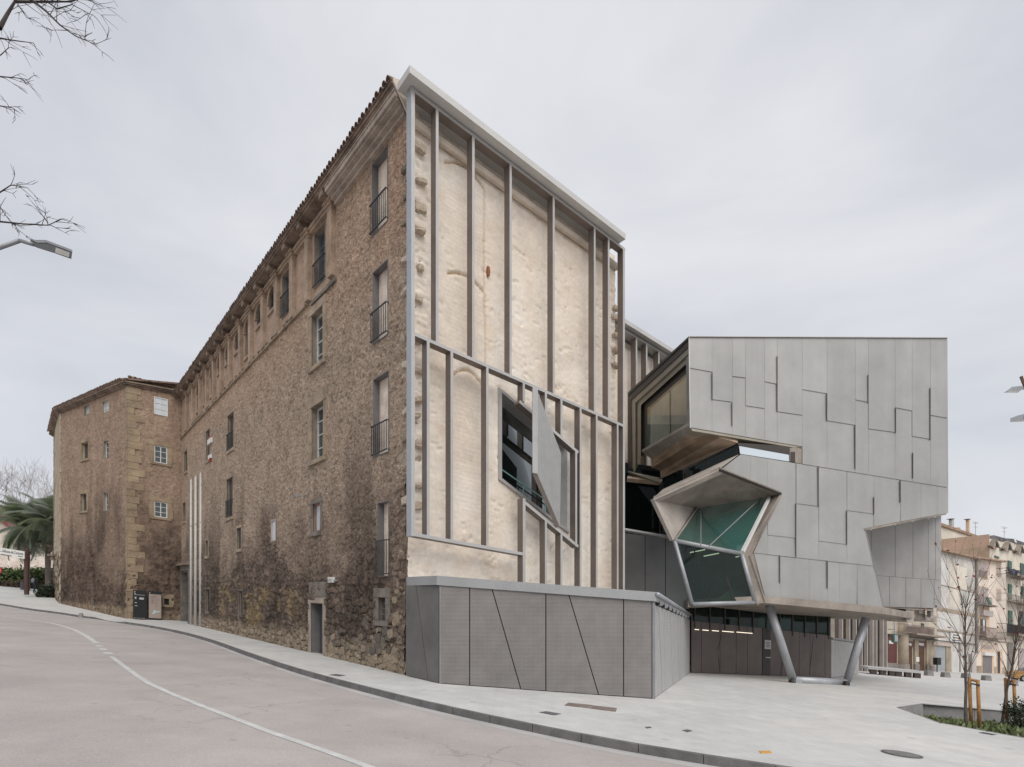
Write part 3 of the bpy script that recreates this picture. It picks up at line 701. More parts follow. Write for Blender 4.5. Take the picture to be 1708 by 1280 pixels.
def window(h, depth, kind, fr=FL, parent=OB, jamb=None, surround=None, sw=0.28, rail=False, prot=0.06, lintel=None, frame_m=None, nx=2, ny=4, sill=False):
    u0, u1, z0, z1 = h; jamb = jamb or M_jambs; t = 0.03
    b = MB()
    b.fbox(fr, u0 - t, u0, -depth, 0.02, z0 - t, z1 + t).fbox(fr, u1, u1 + t, -depth, 0.02, z0 - t, z1 + t)
    b.fbox(fr, u0, u1, -depth, 0.02, z0 - t, z0).fbox(fr, u0, u1, -depth, 0.02, z1, z1 + t)
    w = b.build('window', jamb, parent)
    d = depth
    if kind == 'infill': MB().fbox(fr, u0, u1, -d - 0.05, -d + 0.03, z0, z1).build('infill_panel', M_infill, w)
    elif kind == 'dark': MB().fbox(fr, u0, u1, -d - 0.05, -d + 0.01, z0, z1).build('pane', M_dark, w)
    elif kind == 'wood': MB().fbox(fr, u0, u1, -d - 0.05, -d + 0.01, z0, z1).build('shutter', M_wood, w)
    elif kind in ('glass', 'pale'):
        fm = frame_m or M_white; f = 0.07 if kind == 'glass' else 0.06
        MB().fbox(fr, u0 + f, u1 - f, -d + 0.02, -d + 0.03, z0 + f, z1 - f).build('pane', M_wglass if kind == 'glass' else M_pglass, w)
        MB().fbox(fr, u0, u1, -d - 0.35, -d - 0.33, z0, z1).build('backing', M_dark, w)
        fb = MB()
        fb.fbox(fr, u0, u0 + f, -d, -d + 0.08, z0, z1).fbox(fr, u1 - f, u1, -d, -d + 0.08, z0, z1)
        fb.fbox(fr, u0 + f, u1 - f, -d, -d + 0.078, z0, z0 + f).fbox(fr, u0 + f, u1 - f, -d, -d + 0.078, z1 - f, z1)
        for i in range(1, nx): x = u0 + (u1 - u0) * i / nx; fb.fbox(fr, x - 0.03, x + 0.03, -d, -d + 0.07, z0 + f, z1 - f)
        for i in range(1, ny): z = z0 + (z1 - z0) * i / ny; fb.fbox(fr, u0 + f, u1 - f, -d, -d + 0.06, z - 0.018, z + 0.018)
        fb.build('frame', fm, w)
    if rail:
        b = MB(); zr = z0 + (rail if rail > 1 or rail < 0.99 else 1.0); zr = z0 + rail; p = 0.07
        b.fbox(fr, u0 - 0.06, u1 + 0.06, p, p + 0.035, zr - 0.035, zr).fbox(fr, u0 - 0.06, u1 + 0.06, p, p + 0.035, z0 + 0.04, z0 + 0.07)
        n = max(5, int((u1 - u0) / 0.13))
        for i in range(n + 1): x = u0 + (u1 - u0) * i / n; b.fbox(fr, x - 0.009, x + 0.009, p + 0.008, p + 0.027, z0 + 0.07, zr - 0.035)
        for x in (u0 - 0.05, u1 + 0.03): b.fbox(fr, x, x + 0.02, 0.0, p, zr - 0.03, zr - 0.01).fbox(fr, x, x + 0.02, 0.0, p, z0 + 0.045, z0 + 0.065)
        b.build('railing', M_black, w)
    if surround:
        m = surround
        for (a, c, e, g) in ((u0 - sw, u0, z0, z1), (u1, u1 + sw, z0, z1)):
            n = max(1, int(round((g - e) / 0.75)))
            for i in range(n):
                x = random.uniform(-0.05, 0.05); zz0 = e + (g - e) * i / n + 0.006; zz1 = e + (g - e) * (i + 1) / n - 0.006
                MB().fbox(fr, a + (x if a < u0 else 0), c + (x if a >= u0 else 0), -0.03, prot + random.uniform(-0.01, 0.01), zz0, zz1).build('jamb_stone', m, w)
        MB().fbox(fr, u0 - sw, u1 + sw, -0.03, prot + 0.01, z1 + 0.005, z1 + (lintel or sw)).build('lintel', m, w)
        MB().fbox(fr, u0 - sw * 0.8, u1 + sw * 0.8, -0.03, prot + 0.05, z0 - 0.17, z0 - 0.005).build('sill', m, w)
    elif sill:
        MB().fbox(fr, u0 - 0.05, u1 + 0.05, -0.03, 0.12, z0 - 0.1, z0 - 0.033).build('sill', M_dress, w)
    return w
random.seed(11)
for i, h in enumerate(W_A): window(h, 0.24, 'infill', jamb=M_jambg, rail=(1.0 if i < 3 else 1.15))
window(W_A5, 0.2, 'dark', surround=M_dress2, sw=0.3, jamb=M_dress2)
b = MB(); u0, u1, z0, z1 = W_A5
for i in range(1, 4): b.fbox(FL, u0, u1, -0.1, -0.08, z0 + (z1 - z0) * i / 4 - 0.01, z0 + (z1 - z0) * i / 4 + 0.01)
for i in range(1, 3): x = u0 + (u1 - u0) * i / 3; b.fbox(FL, x - 0.01, x + 0.01, -0.13, -0.103, z0, z1)
b.build('grille', mk('grey_grille', (0.2, 0.2, 0.2), 0.5), OB)
window(W_B1, 0.26, 'glass', rail=0.95, frame_m=mk('slate_frame', (0.12, 0.14, 0.17), 0.5), nx=1, surround=M_arc if False else None)
window(W_C1, 0.26, 'glass', rail=0.95, frame_m=MATS['slate_frame'], nx=1)
window(W_B2, 0.26, 'glass', surround=M_dress, sw=0.32, nx=1)
window(W_B3, 0.28, 'glass', surround=M_dress, sw=0.34, nx=1, lintel=0.5)
window(W_B4, 0.14, 'pale', surround=M_dress2, sw=0.2, frame_m=M_redwood, nx=1, ny=1, prot=0.04)
window(W_D1, 0.15, 'wood', surround=M_dress, sw=0.2, prot=0.035, rail=0.95); window(W_D2, 0.15, 'wood', surround=M_dress, sw=0.2, prot=0.035, rail=1.0)
for h in (W_E, W_F1, W_F2): window(h, 0.10, 'wood', surround=M_dress, sw=0.15, prot=0.03)
for h in (W_G1, W_G2): window(h, 0.10, 'wood', surround=M_dress, sw=0.15, prot=0.03, frame_m=M_redwood)
window(W_G3, 0.06, 'pale', frame_m=mk('pinkish_frame', (0.42, 0.34, 0.31), 0.6), nx=1, ny=1)
for h in (W_V1, W_V2): window(h, 0.10, 'dark', surround=M_dress2, sw=0.1, prot=0.03)
# door
u0, u1, z0, z1 = W_DOOR
dr = window(W_DOOR, 0.35, 'none', jamb=M_jambg); dr.name = 'doorway'; LOC[dr.name] = LOC[OB.name].copy()
MB().fbox(FL, u0, u1, -0.42, -0.34, z0, z1).build('door', mk('grey_door', (0.075, 0.075, 0.085), 0.5, 0.1, 2, 0.05), dr)
M_pl = mk('door_render', (0.38, 0.315, 0.26), 0.9, 0.15, 2, 0.3, 20)
MB().fbox(FL, u0 - 0.28, u0, -0.02, 0.05, -0.2, z1 + 0.25).build('door_margin', M_pl, dr)
MB().fbox(FL, u1, u1 + 0.26, -0.02, 0.05, -0.2, z1 + 0.25).build('door_margin', M_pl, dr)
MB().fbox(FL, u0, u1, -0.02, 0.048, z1 + 0.003, z1 + 0.24).build('door_margin', M_pl, dr)
MB().fbox(FL, u0 - 0.35, u1 + 0.15, -0.02, 0.06, z1 + 0.26, z1 + 0.85).build('lintel', M_dress2, dr)
# portal by the tower
u0, u1, z0, z1 = W_PORT
pr = window(W_PORT, 0.3, 'none', jamb=M_dress2); pr.name = 'portal'; LOC[pr.name] = LOC[OB.name].copy()
MB().fbox(FL, u0, u1, -0.35, -0.29, z0, z1).build('door', M_dark, pr)
MB().fbox(FL, u0 - 0.45, u0, -0.02, 0.12, -0.2, z1 + 0.1).build('jamb_stone', M_dress2, pr); MB().fbox(FL, u1, u1 + 0.8, -0.02, 0.12, -0.2, z1 + 0.1).build('jamb_stone', M_dress2, pr)
MB().fbox(FL, u0 - 0.5, u1 + 0.9, -0.02, 0.14, z1 + 0.11, z1 + 0.5).build('lintel', M_dress2, pr)
MB().fbox(FL, u0 - 0.7, u1 + 1.0, -0.02, 0.42, z1 + 0.51, z1 + 0.62).fbox(FL, u0 - 0.65, u1 + 1.0, -0.02, 0.3, z1 + 0.623, z1 + 0.75).build('hood', M_cornD, pr)
# loose stones of the wall foot, one by one
def stone_mesh(i, mat):
    rnd = random.Random(i); bm = bmesh.new(); bmesh.ops.create_cube(bm, size=2.0)
    bmesh.ops.subdivide_edges(bm, edges=bm.edges[:], cuts=1, use_grid_fill=True)
    for v in bm.verts:
        l = v.co.length; v.co *= (1.0 / l) ** 0.28; v.co = Vector([q * rnd.uniform(0.8, 1.12) for q in v.co])
    m = bpy.data.meshes.new('stone'); bm.to_mesh(m); bm.free(); m.materials.append(mat)
    m.polygons.foreach_set('use_smooth', [False] * len(m.polygons)); return m
SM = [stone_mesh(i, [mk('foot_stone', (0.33, 0.262, 0.19), 0.92, 0.25, 3, 0.5, 16, fine=0.2), mk('brown_stone', (0.20, 0.165, 0.13), 0.92, 0.25, 3, 0.5, 16, fine=0.2), mk('grey_stone', (0.145, 0.125, 0.108), 0.92, 0.25, 3, 0.5, 16, fine=0.2)][i % 3]) for i in range(9)]
def put_stone(fr, u, w, z, su, sw, sz, mesh, parent, tilt=0.0):
    o = fr.W(u, w, z); R = Matrix(((fr.d.x, fr.n.x, 0), (fr.d.y, fr.n.y, 0), (0, 0, 1))).to_4x4()
    M = Matrix.Translation(o) @ R @ Matrix.Rotation(tilt, 4, 'Y') @ Matrix.Diagonal((su, sw, sz, 1))
    inst('stone', mesh, M, parent)
rs = random.Random(5); cnt = 0
for row in range(13):
    z = 0.12 + row * 0.225; u = 0.05 + rs.random() * 0.3
    umax = 11.0 if row < 2 else (6.0 if row < 5 else (2.6 if row < 9 else 1.5))
    while u < umax and cnt < 250:
        su = rs.choice((0.07, 0.10, 0.13, 0.17, 0.22)) * rs.uniform(0.85, 1.15)
        ok = all(not (a - 0.42 < u + su and u - su < b + 0.35 and c - 0.35 < z < d + 0.7) for a, b, c, d in (W_A5, W_DOOR, W_A[3]))
        if ok and rs.random() < (0.85 if row < 2 else 0.45):
            k = 0 if row < 2 or (u < 0.9 and rs.random() < 0.6) else rs.choice((0, 1, 1, 2, 2))
            put_stone(FL, u + su, 0.015 + rs.uniform(-0.025, 0.02), z + rs.uniform(-0.09, 0.09), su * 1.05, rs.uniform(0.06, 0.105), su * rs.uniform(0.5, 0.95), SM[k + 3 * rs.randrange(3)], wallL, rs.uniform(-0.45, 0.45)); cnt += 1
        u += su * 2 + 0.02

# ---------------------------------------------------------------- rendered end wall (right of the corner)
U_R = 9.62
HEXW = [FR.uz(831.5, 650), FR.uz(946, 745), FR.uz(946, 888), FR.uz(831.5, 800)]   # slanted opening
def in_poly(uc, zc, poly):
    k = np.zeros(len(uc), bool); n = len(poly)
    for i in range(n):
        (x0, y0), (x1, y1) = poly[i], poly[(i + 1) % n]
        c = ((y0 > zc) != (y1 > zc)) & (uc < (x1 - x0) * (zc - y0) / (y1 - y0 + 1e-9) + x0); k ^= c
    return k
def grooves(U, Z):                                  # outlines of walled-up openings
    g = np.zeros(U.shape)
    def arc(u0, u1, zs, rise, zb):
        nonlocal g
        uc, hw = (u0 + u1) / 2, (u1 - u0) / 2; t = np.clip((U - uc) / hw, -1, 1)
        za = zs + rise * (1 - t * t)
        g = np.maximum(g, ss(0.07, 0.02, np.abs(Z - za)) * (np.abs(U - uc) <= hw))
        g = np.maximum(g, 0.7 * ss(0.05, 0.015, np.abs(U - u1)) * (Z > zb) * (Z < zs))
    def px(x, y): return FR.uz(x, y)
    a = px(743, 258); b_ = px(808, 310); arc(a[0], b_[0], a[1] - 0.25, 0.3, a[1] - 4.5)
    a = px(746, 443); b_ = px(810, 490); arc(a[0], b_[0], a[1] - 0.25, 0.25, a[1] - 4.0)
    a = px(757, 616); b_ = px(806, 640); arc(a[0], b_[0], a[1] - 0.2, 0.35, a[1] - 4.0)
    return g
def panels(U, Z):                                   # smooth brick-filled zones
    k = np.zeros(U.shape)
    for (x0, x1, yt, yb) in ((743, 806, 300, 430), (745, 806, 480, 575), (757, 804, 640, 860)):
        u0, u1, z0, z1 = FR.rect(x0, x1, yt, yb); k = np.maximum(k, ss(u0 - 0.1, u0 + 0.1, U) * ss(u1 + 0.1, u1 - 0.1, U) * ss(z0 - 0.2, z0 + 0.2, Z) * ss(z1 + 0.2, z1 - 0.2, Z))
    return k
def ren_h(U, Z):
    p = panels(U, Z); ed = ss(1.0, 0.4, U) + ss(9.1, 9.5, U)
    a1, a2, ai = voro(U / 0.42 + 0.6 * fbm(U, Z, 3, 2), Z / 0.22 + 0.6 * fbm(U + 9, Z, 4, 2), 77)
    rough = 0.045 * (fbm(U * 1.3, Z * 2.2, 201, 4) - 0.5) + 0.035 * (fbm(U * 5, Z * 9, 211, 3) - 0.5) + 0.018 * ss(0, 0.3, a2 - a1) * ai
    pit = -0.05 * ss(0.70, 0.76, fbm(U * 3.4, Z * 5.5, 221, 3))
    h = (rough * 0.5 + pit * 0.7) * (1 - 0.85 * p) + 0.012 * (np.floor(Z / 0.07) % 2) * p * 0.5
    h += ed * (0.05 * ss(0, 0.2, a2 - a1) * ai - 0.02)
    return h - 0.08 * grooves(U, Z)
def ren_c(U, Z):
    p = panels(U, Z); t = fbm(U * 0.5, Z * 0.35, 231, 4); s = fbm(U * 2.2, Z * 3.5, 241, 4)
    c = lerp((0.735, 0.64, 0.54), (0.81, 0.74, 0.655), ss(0.3, 0.7, t)) * (0.92 + 0.17 * s)[..., None]
    st = ss(0.60, 0.74, fbm(U * 1.6, Z * 3.2, 251, 4)) * (1 - p)
    c = c * (1 - 0.22 * st[..., None]) + np.array((0.56, 0.42, 0.28)) * (0.22 * st[..., None])
    gs = ss(0.66, 0.78, fbm(U * 0.9 + 3, Z * 1.1, 261, 4)) * 0.2
    c = c * (1 - gs[..., None]) + np.array((0.42, 0.38, 0.34)) * gs[..., None]
    ln = ((np.floor(Z / 0.07) % 2) * 0.07 * p); c = c * (1 - ln[..., None])
    g = grooves(U, Z); c = c * (1 - 0.62 * g[..., None]) + np.array((0.44, 0.28, 0.13)) * (0.62 * g[..., None])
    return c
hx = in_poly
hwall('end_wall', FR, 0.0, U_R, -0.3, 17.25, [], ren_h, ren_c, 0.05, 0.052, M_plas, OB, inside=lambda u, z: in_poly(u, z, HEXW))
MB().fbox(FR, -0.02, 0.5, -0.5, -0.04, -0.3, 17.2).build('corner_core', mk('corner_stone', (0.40, 0.33, 0.26), 0.92, 0.25, 3, 0.5, 14), OB)
# broken toothing stones at both edges of the end wall
M_tooth = mk('toothing_stone', (0.60, 0.50, 0.40), 0.92, 0.22, 3, 0.5, 14, fine=0.18)
TS = [stone_mesh(40 + i, M_tooth) for i in range(4)]
rs = random.Random(9); z = 5.2
while z < 16.6:
    su = rs.uniform(0.10, 0.26)
    put_stone(FR, 0.32 + rs.uniform(-0.12, 0.12), 0.05, z, su, rs.uniform(0.08, 0.22), rs.uniform(0.06, 0.14), rs.choice(TS), OB, rs.uniform(-0.25, 0.25))
    if rs.random() < 0.5: put_stone(FL, 0.02, 0.04, z + 0.1, rs.uniform(0.1, 0.25), rs.uniform(0.06, 0.16), rs.uniform(0.06, 0.13), rs.choice(TS[:2] + SM[:2]), OB, rs.uniform(-0.25, 0.25))
    z += rs.uniform(0.5, 1.3)
for yy in (515, 530, 560, 585, 610, 770, 800, 872, 905, 930):
    u, z = FR.uz(1024, yy); put_stone(FR, 9.58, 0.05, z, rs.uniform(0.12, 0.28), rs.uniform(0.08, 0.18), rs.uniform(0.06, 0.12), rs.choice(TS), OB, rs.uniform(-0.3, 0.3))
u, z = FR.uz(813, 454); put_stone(FR, u, 0.04, z, 0.05, 0.06, 0.17, stone_mesh(70, mk('rusty_clay', (0.33, 0.13, 0.07), 0.8)), OB)
# top coping tube behind the frame (rendered roll under the roof edge)
MB().tube(FR.W(0.0, 0.12, 16.72), FR.W(U_R, 0.12, 16.72), 0.13, n=10).build('roll_moulding', mk('cream_roll', (0.66, 0.575, 0.48), 0.85, 0.1, 2, 0.2), OB, smooth=True)
# ================================================================ slanted gallery window with its pivoted shutter
M_alu = mk('aluminium', (0.50, 0.49, 0.475), 0.45, 0.06, 1.2, 0.05, 40, metal=0.35)
M_alub = mk('bluish_aluminium', (0.40, 0.42, 0.45), 0.4, 0.06, 1.2, 0.05, 40, metal=0.4)
M_brown = mk('brown_sheet', (0.20, 0.165, 0.145), 0.5, 0.10, 1.2, 0.05, 40, metal=0.25)  # brown on the mullion sides: shade and wall bounce put into the colour
M_cap = mk('pale_flashing', (0.58, 0.57, 0.55), 0.45, 0.05, 0.8, 0.05, 30, metal=0.15)
M_teal = mk('teal_rail', (0.22, 0.42, 0.42), 0.4, 0.05, 2, 0, 10)
M_dglass = mk_glass('dark_glass', (0.16, 0.24, 0.22), 0.55, ior=1.5, refl=0.55, body=0.10)
M_gglass = mk_glass('green_glass', (0.14, 0.40, 0.34), 0.25, ior=1.5, refl=0.5, body=0.42)
M_shut = mk_mesh_metal('shutter_mesh', (0.50, 0.50, 0.485), (0.36, 0.36, 0.35), 0.12, 0.06, (1, 2), bump=0.4)
def two_tone(o, n, idx=1):                          # faces that look straight out get the second material
    for p in o.data.polygons:
        if p.normal.x * n.x + p.normal.y * n.y > 0.85: p.material_index = idx
    return o
SWN = thing('slanted_window', FR.W(4.0, 0, 5), 'slanted dark glass window in the pale end wall, teal handrail behind the glass', 'window')
def FP(px, py, w): return FR.pt(px, py, w)
hp = [(831.5, 650), (946, 745), (946, 888), (831.5, 800)]
hu = [FR.uz(*q) for q in hp]; cu = (sum(a for a, _ in hu) / 4, sum(z for _, z in hu) / 4)
for i in range(4):                                  # deep reveal and slim outer frame
    (a, za), (c, zc) = hu[i], hu[(i + 1) % 4]
    ina = (cu[0] - a, cu[1] - za); inc = (cu[0] - c, cu[1] - zc); s = 0.05
    ia, ic = (a + ina[0] * s, za + ina[1] * s), (c + inc[0] * s, zc + inc[1] * s)
    MB().loft([FR.W(a - ina[0] * .02, 0.09, za - ina[1] * .02), FR.W(c - inc[0] * .02, 0.09, zc - inc[1] * .02), FR.W(ic[0], 0.09, ic[1]), FR.W(ia[0], 0.09, ia[1])],
              [FR.W(a - ina[0] * .02, -0.62, za - ina[1] * .02), FR.W(c - inc[0] * .02, -0.62, zc - inc[1] * .02), FR.W(ic[0], -0.62, ic[1]), FR.W(ia[0], -0.62, ia[1])]).build('frame', M_alu if i != 1 else M_white, SWN)
MB().quad(*[FR.W(a, -0.5, z) for a, z in hu]).build('pane', mk_glass('gallery_glass', (0.10, 0.16, 0.15), 0.55, ior=1.45, refl=0.3, body=0.1), SWN)
MB().quad(*[FR.W(a, -0.59, z) for a, z in hu]).build('backing', M_dark, SWN)
b = MB()
for (p, q) in (((833, 781), (947, 860)),): b.tube(FP(*p, -0.35), FP(*q, -0.35), 0.025)
for (x, y0, y1) in ((835, 800, 784), (872, 827, 810), (908, 852, 836)): b.tube(FP(x, y0, -0.35), FP(x + 2, y1, -0.35), 0.02)
b.build('handrail', M_teal, SWN)
# pivoted panel, swung out from the frame plane
o1, o2 = FP(896, 651, 1.15), FP(896, 790, 1.15); h1, h2 = FP(936, 757, 0.72), FP(934, 879, 0.72)
th = Vector((-FR.d.x, -FR.d.y, 0)) * 0.22
PV = thing('pivot_shutter', h2, 'tilted grey perforated metal shutter standing open across the slanted window', 'shutter')
MB().prism([o1, h1, h2, o2], th).build('panel', M_shut, PV)
MB().prism([o1 + th * 1.02 + Vector((0, 0, .02)), o1 - th * .03 + Vector((0, 0, .02)), o2 - th * .03 - Vector((0, 0, .02)), o2 + th * 1.02 - Vector((0, 0, .02))], (FR.n.x * .03, FR.n.y * .03, 0)).build('edge_trim', M_alu, PV)
MB().prism([o2 - Vector((0, 0, .012)), h2 - Vector((0, 0, .012)), h2 + th - Vector((0, 0, .012)), o2 + th - Vector((0, 0, .012))], (0, 0, -0.02)).build('edge_trim', M_brown, PV)

# ================================================================ steel frame before the end wall
FW_ = 0.7; FD = 0.28
SF = thing('facade_frame', FR.W(-0.25, 0.7, 4.2), 'slim metal frame of tall mullions and slanted bars standing before the pale end wall', 'facade frame')
def memb(name, u0, u1, z0, z1, w1=FW_, d=FD, mats=None):
    o = MB().fbox(FR, u0, u1, w1 - d, w1, z0, z1).build(name, mats or [M_brown, M_alu], SF)
    return two_tone(o, FR.n) if mats is None else o
ZT, ZM, ZB = 17.10, 10.04, 4.22
uE = FR.u(1043, FW_)
memb('corner_post', -0.28, -0.16, ZB - 0.1, ZT + 0.01, FW_ + 0.004, mats=[M_alub, M_alu]); two_tone([c for c in SF.children if c.name.startswith('corner_post')][0], FR.n)
memb('top_beam', -0.16, uE, ZT - 0.11, ZT)
memb('middle_beam', -0.16, uE, ZM - 0.10, ZM)
u9 = FR.u(876, FW_)
memb('bottom_beam', -0.16, u9, ZB - 0.1, ZB)
for x in (727, 787.6, 850, 922, 990.6, 1014): u = FR.u(x, FW_); memb('mullion', u, u + 0.095, ZM, ZT - 0.11)
u = FR.u(1039, FW_); memb('mullion', u, u + 0.12, 2.4, ZT - 0.11, FW_ + 0.003)
for x in (712, 751.6, 811): u = FR.u(x, FW_); memb('mullion', u, u + 0.095, ZB, ZM - 0.1)
for x in (909, 935):
    u = FR.u(x, FW_); zt = FR.uz(x, 712 + (x - 920) * 1.0, FW_)[1]; memb('mullion', u, u + 0.095, zt, ZM - 0.1)
    zb = FR.uz(x, 831 + (x - 872.5) * 0.865 + 6, FW_)[1]; memb('mullion', u, u + 0.095, 2.5, zb)
u = FR.u(872, FW_); memb('mullion', u, u + 0.095, FR.uz(872, 670, FW_)[1], ZM - 0.1); memb('mullion', u, u + 0.12, 2.5, FR.uz(872, 831, FW_)[1], FW_ + 0.002)
for x in (967, 994, 1029): u = FR.u(x, FW_); memb('mullion', u, u + 0.095, 2.5, ZM - 0.1)
def slant(p, q, wid=0.11):
    (a, za), (c, zc) = FR.uz(*p, FW_), FR.uz(*q, FW_); l = math.hypot(c - a, zc - za); nx, nz = -(zc - za) / l * wid, (c - a) / l * wid
    poly = [FR.W(a, FW_ + .001, za), FR.W(c, FW_ + .001, zc), FR.W(c + nx, FW_ + .001, zc + nz), FR.W(a + nx, FW_ + .001, za + nz)]
    two_tone(MB().prism(poly, (-FR.n.x * FD, -FR.n.y * FD, 0)).build('slanted_bar', [M_brown, M_alu], SF), FR.n)
slant((866, 672), (964, 757)); slant((874, 840), (964, 914))
u = FR.u(959.5, FW_); memb('window_bar', u, u + 0.095, FR.uz(962, 912, FW_)[1], FR.uz(962, 753, FW_)[1], FW_ + 0.006)
MB().fbox(FR, -0.5, 0.1, 0.28, 1.0, 17.13, 17.34).fbox(FR, 0.101, 9.05, -0.9, 1.0, 17.13, 17.34).build('roof_cap', M_cap, SF)
for x in (720, 843, 915, 984, 1008): u = FR.u(x, 0.3); MB().tube(FR.W(u, 0.1, 16.8), FR.W(u, 0.42, 16.88), 0.035, n=6).tube(FR.W(u, 0.26, 16.84), FR.W(u, 0.30, 16.85), 0.06, n=6).build('bracket', M_alu, SF)

# ================================================================ mesh-clad low pavilion
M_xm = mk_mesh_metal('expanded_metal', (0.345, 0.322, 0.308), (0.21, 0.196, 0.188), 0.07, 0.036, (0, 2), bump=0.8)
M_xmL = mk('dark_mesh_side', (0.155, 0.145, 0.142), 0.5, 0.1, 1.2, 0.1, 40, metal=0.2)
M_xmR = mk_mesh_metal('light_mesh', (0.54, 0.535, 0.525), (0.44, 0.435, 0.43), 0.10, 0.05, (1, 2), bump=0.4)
M_post = mk('zinc_trim', (0.26, 0.26, 0.27), 0.45, 0.08, 2, 0.05, 40, metal=0.3)
M_zinc = mk('zinc_cap', (0.34, 0.345, 0.35), 0.5, 0.07, 1.0, 0.08, 30, metal=0.25)
pa, pb, pc, pd = gp(735, 1140.5), gp(1090, 1166), gp(1150, 1123), gp(679, 1127.5)
PAV = thing('mesh_pavilion', (pa + pb) / 2, 'low grey pavilion clad in expanded metal panels with zinc cap', 'pavilion')
HP = 2.95
f1 = Fr((pa.x, pa.y), (pb.x - pa.x, pb.y - pa.y)); L1 = (Vector((pb.x, pb.y)) - f1.o).length
f0 = Fr((pa.x, pa.y), (pd.x - pa.x, pd.y - pa.y)); L0 = (Vector((pd.x, pd.y)) - f0.o).length
f2 = Fr((pb.x, pb.y), (pc.x - pb.x, pc.y - pb.y)); f2.n = Vector((1, -0.3)).normalized() if False else f2.n
if f2.n.x < 0: f2.n = -f2.n
L2 = (Vector((pc.x, pc.y)) - f2.o).length
def zb_(fr): return G(fr.o.x, fr.o.y)
def sheet(fr, bl, br, tl, tr, z0, z1, mat, th=0.045, g=0.014):
    if mat is M_xmR: th, g = 0.012, 0.035
    A = [(bl + g, z0), (br - g, z0), (tr - g, z1), (tl + g, z1)]
    return MB().prism([fr.W(a, 0.0, z) for a, z in A], (fr.n.x * th, fr.n.y * th, 0)).build('panel', mat, PAV)
zp = zb_(f1)
def fu(x): return f1.u(x)
ed = [(0, 0), (fu(783.6), fu(783.6)), (fu(868.5), fu(821)), (fu(910.3), fu(910.3)), (fu(997.9), fu(948.6)), (fu(1039.6), fu(1039.6)), (L1 - 0.05, L1 - 0.05)]
for (a, at), (c, ct) in zip(ed[:-1], ed[1:]): sheet(f1, a, c, at, ct, zp + 0.02, zp + HP - 0.26, M_xm)
m0 = f0.u(716), f0.u(696)
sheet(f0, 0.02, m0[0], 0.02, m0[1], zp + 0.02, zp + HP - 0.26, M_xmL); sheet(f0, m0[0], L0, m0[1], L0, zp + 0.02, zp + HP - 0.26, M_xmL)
zq = zb_(f2); us = [0.06, 1.0, 2.6, 4.1, 5.3, 6.7, 8.2, 9.8, 11.4, L2]
for i in range(len(us) - 1):
    sh = 0.9 if i % 2 == 0 and i < 8 else 0.0
    sheet(f2, us[i] + (0.9 if i % 2 and i else 0), us[i + 1] + sh * (i < 8), us[i], us[i + 1], zq + 0.02, zq + HP - 0.34, M_xmR)  # right side's paler mesh puts sun reflection into its colour
MB().fbox(f1, L1 - 0.045, L1 + 0.03, -0.1, 0.06, zp + 0.0, zp + HP - 0.27).build('corner_trim', M_post, PAV)
MB().fbox(f1, -0.03, 0.02, -0.1, 0.05, zp, zp + HP - 0.27).build('corner_trim', M_post, PAV)
back = [FR.W(-0.1, 0.15, 0), FR.W(9.6, 0.15, 0)]
def lvl(p, h): return Vector((p.x, p.y, -0.2 + SL * p.x + h))
inn = 0.03
b = MB(); ring = [pd, pa, pb, pc, Vector((back[1].x, back[1].y + 4, 0)), back[1], back[0]]
cen = Vector((3, 20, 0))
b.loft([lvl(p.lerp(cen, .006), -0.1) for p in ring], [lvl(p.lerp(cen, .006), HP - 0.3) for p in ring]).build('core', M_dark, PAV)
def outp(p, d):
    v = Vector((p.x - 2.2, p.y - 19.5, 0)).normalized(); return p + v * d
capr = [outp(pd, .02), outp(pa, 0.13), outp(pb, 0.13), outp(pc, 0.05), Vector((back[1].x, back[1].y + 4, 0)), back[1], back[0]]
b = MB(); b.loft([lvl(p, HP - 0.255) for p in capr[:3]] + [lvl(capr[3], HP - 0.21)] + [lvl(p, HP - 0.2) for p in capr[4:]], [lvl(p, HP) for p in capr]).build('cap', M_zinc, PAV)
g1, g2 = outp(pb, 0.18), outp(pc, 0.12)
MB().tube(lvl(g1, HP - 0.06), lvl(g2, HP - 0.06), 0.06).build('gutter', M_alub, PAV, smooth=True)
for i in range(9):
    p = g1.lerp(g2, 0.06 + i * 0.1); MB().box(lvl(p, HP - 0.34) - Vector((0.1, 0, 0)), 0.10, 0.35, 0.14, 0.37).build('gutter_bracket', M_post, PAV)

# ================================================================ tower
TP = [FL.W(35.16, 0, 0), P(213, 1000, 42.1), P(100, 1000, 50.0), P(89.5, 1000, 57.5)]
TW = thing('corner_tower', (TP[1].x, TP[1].y, G(TP[1].x, TP[1].y)), 'polygonal rubble stone tower with ochre cornerstones at the far end of the building', 'tower')
ft = [Fr((TP[i].x, TP[i].y), (TP[i + 1].x - TP[i].x, TP[i + 1].y - TP[i].y)) for i in range(3)]
tl = [(Vector((TP[i + 1].x, TP[i + 1].y)) - f.o).length for i, f in enumerate(ft)]
for f in ft:
    if f.n.dot(Vector((0, 0)) - f.o) < 0: f.n = -f.n
def tw_lv(f, h): return h - 0.2 + SL * f.o.x
def tower_c(seed):
    def c(U, Z):
        Z = Z - zoff; U = U + seed
        f = ss(1.1, 0.6, Z + 0.4 * (fbm(U, Z, 3, 2) - .5))[..., None]; v = rub_c(U, Z * 0.66 + 0.9) * (1 - f) + rub_c(U, Z * 0.5) * f; v = v * np.array((0.85, 0.80, 0.78))
        return v
    return c
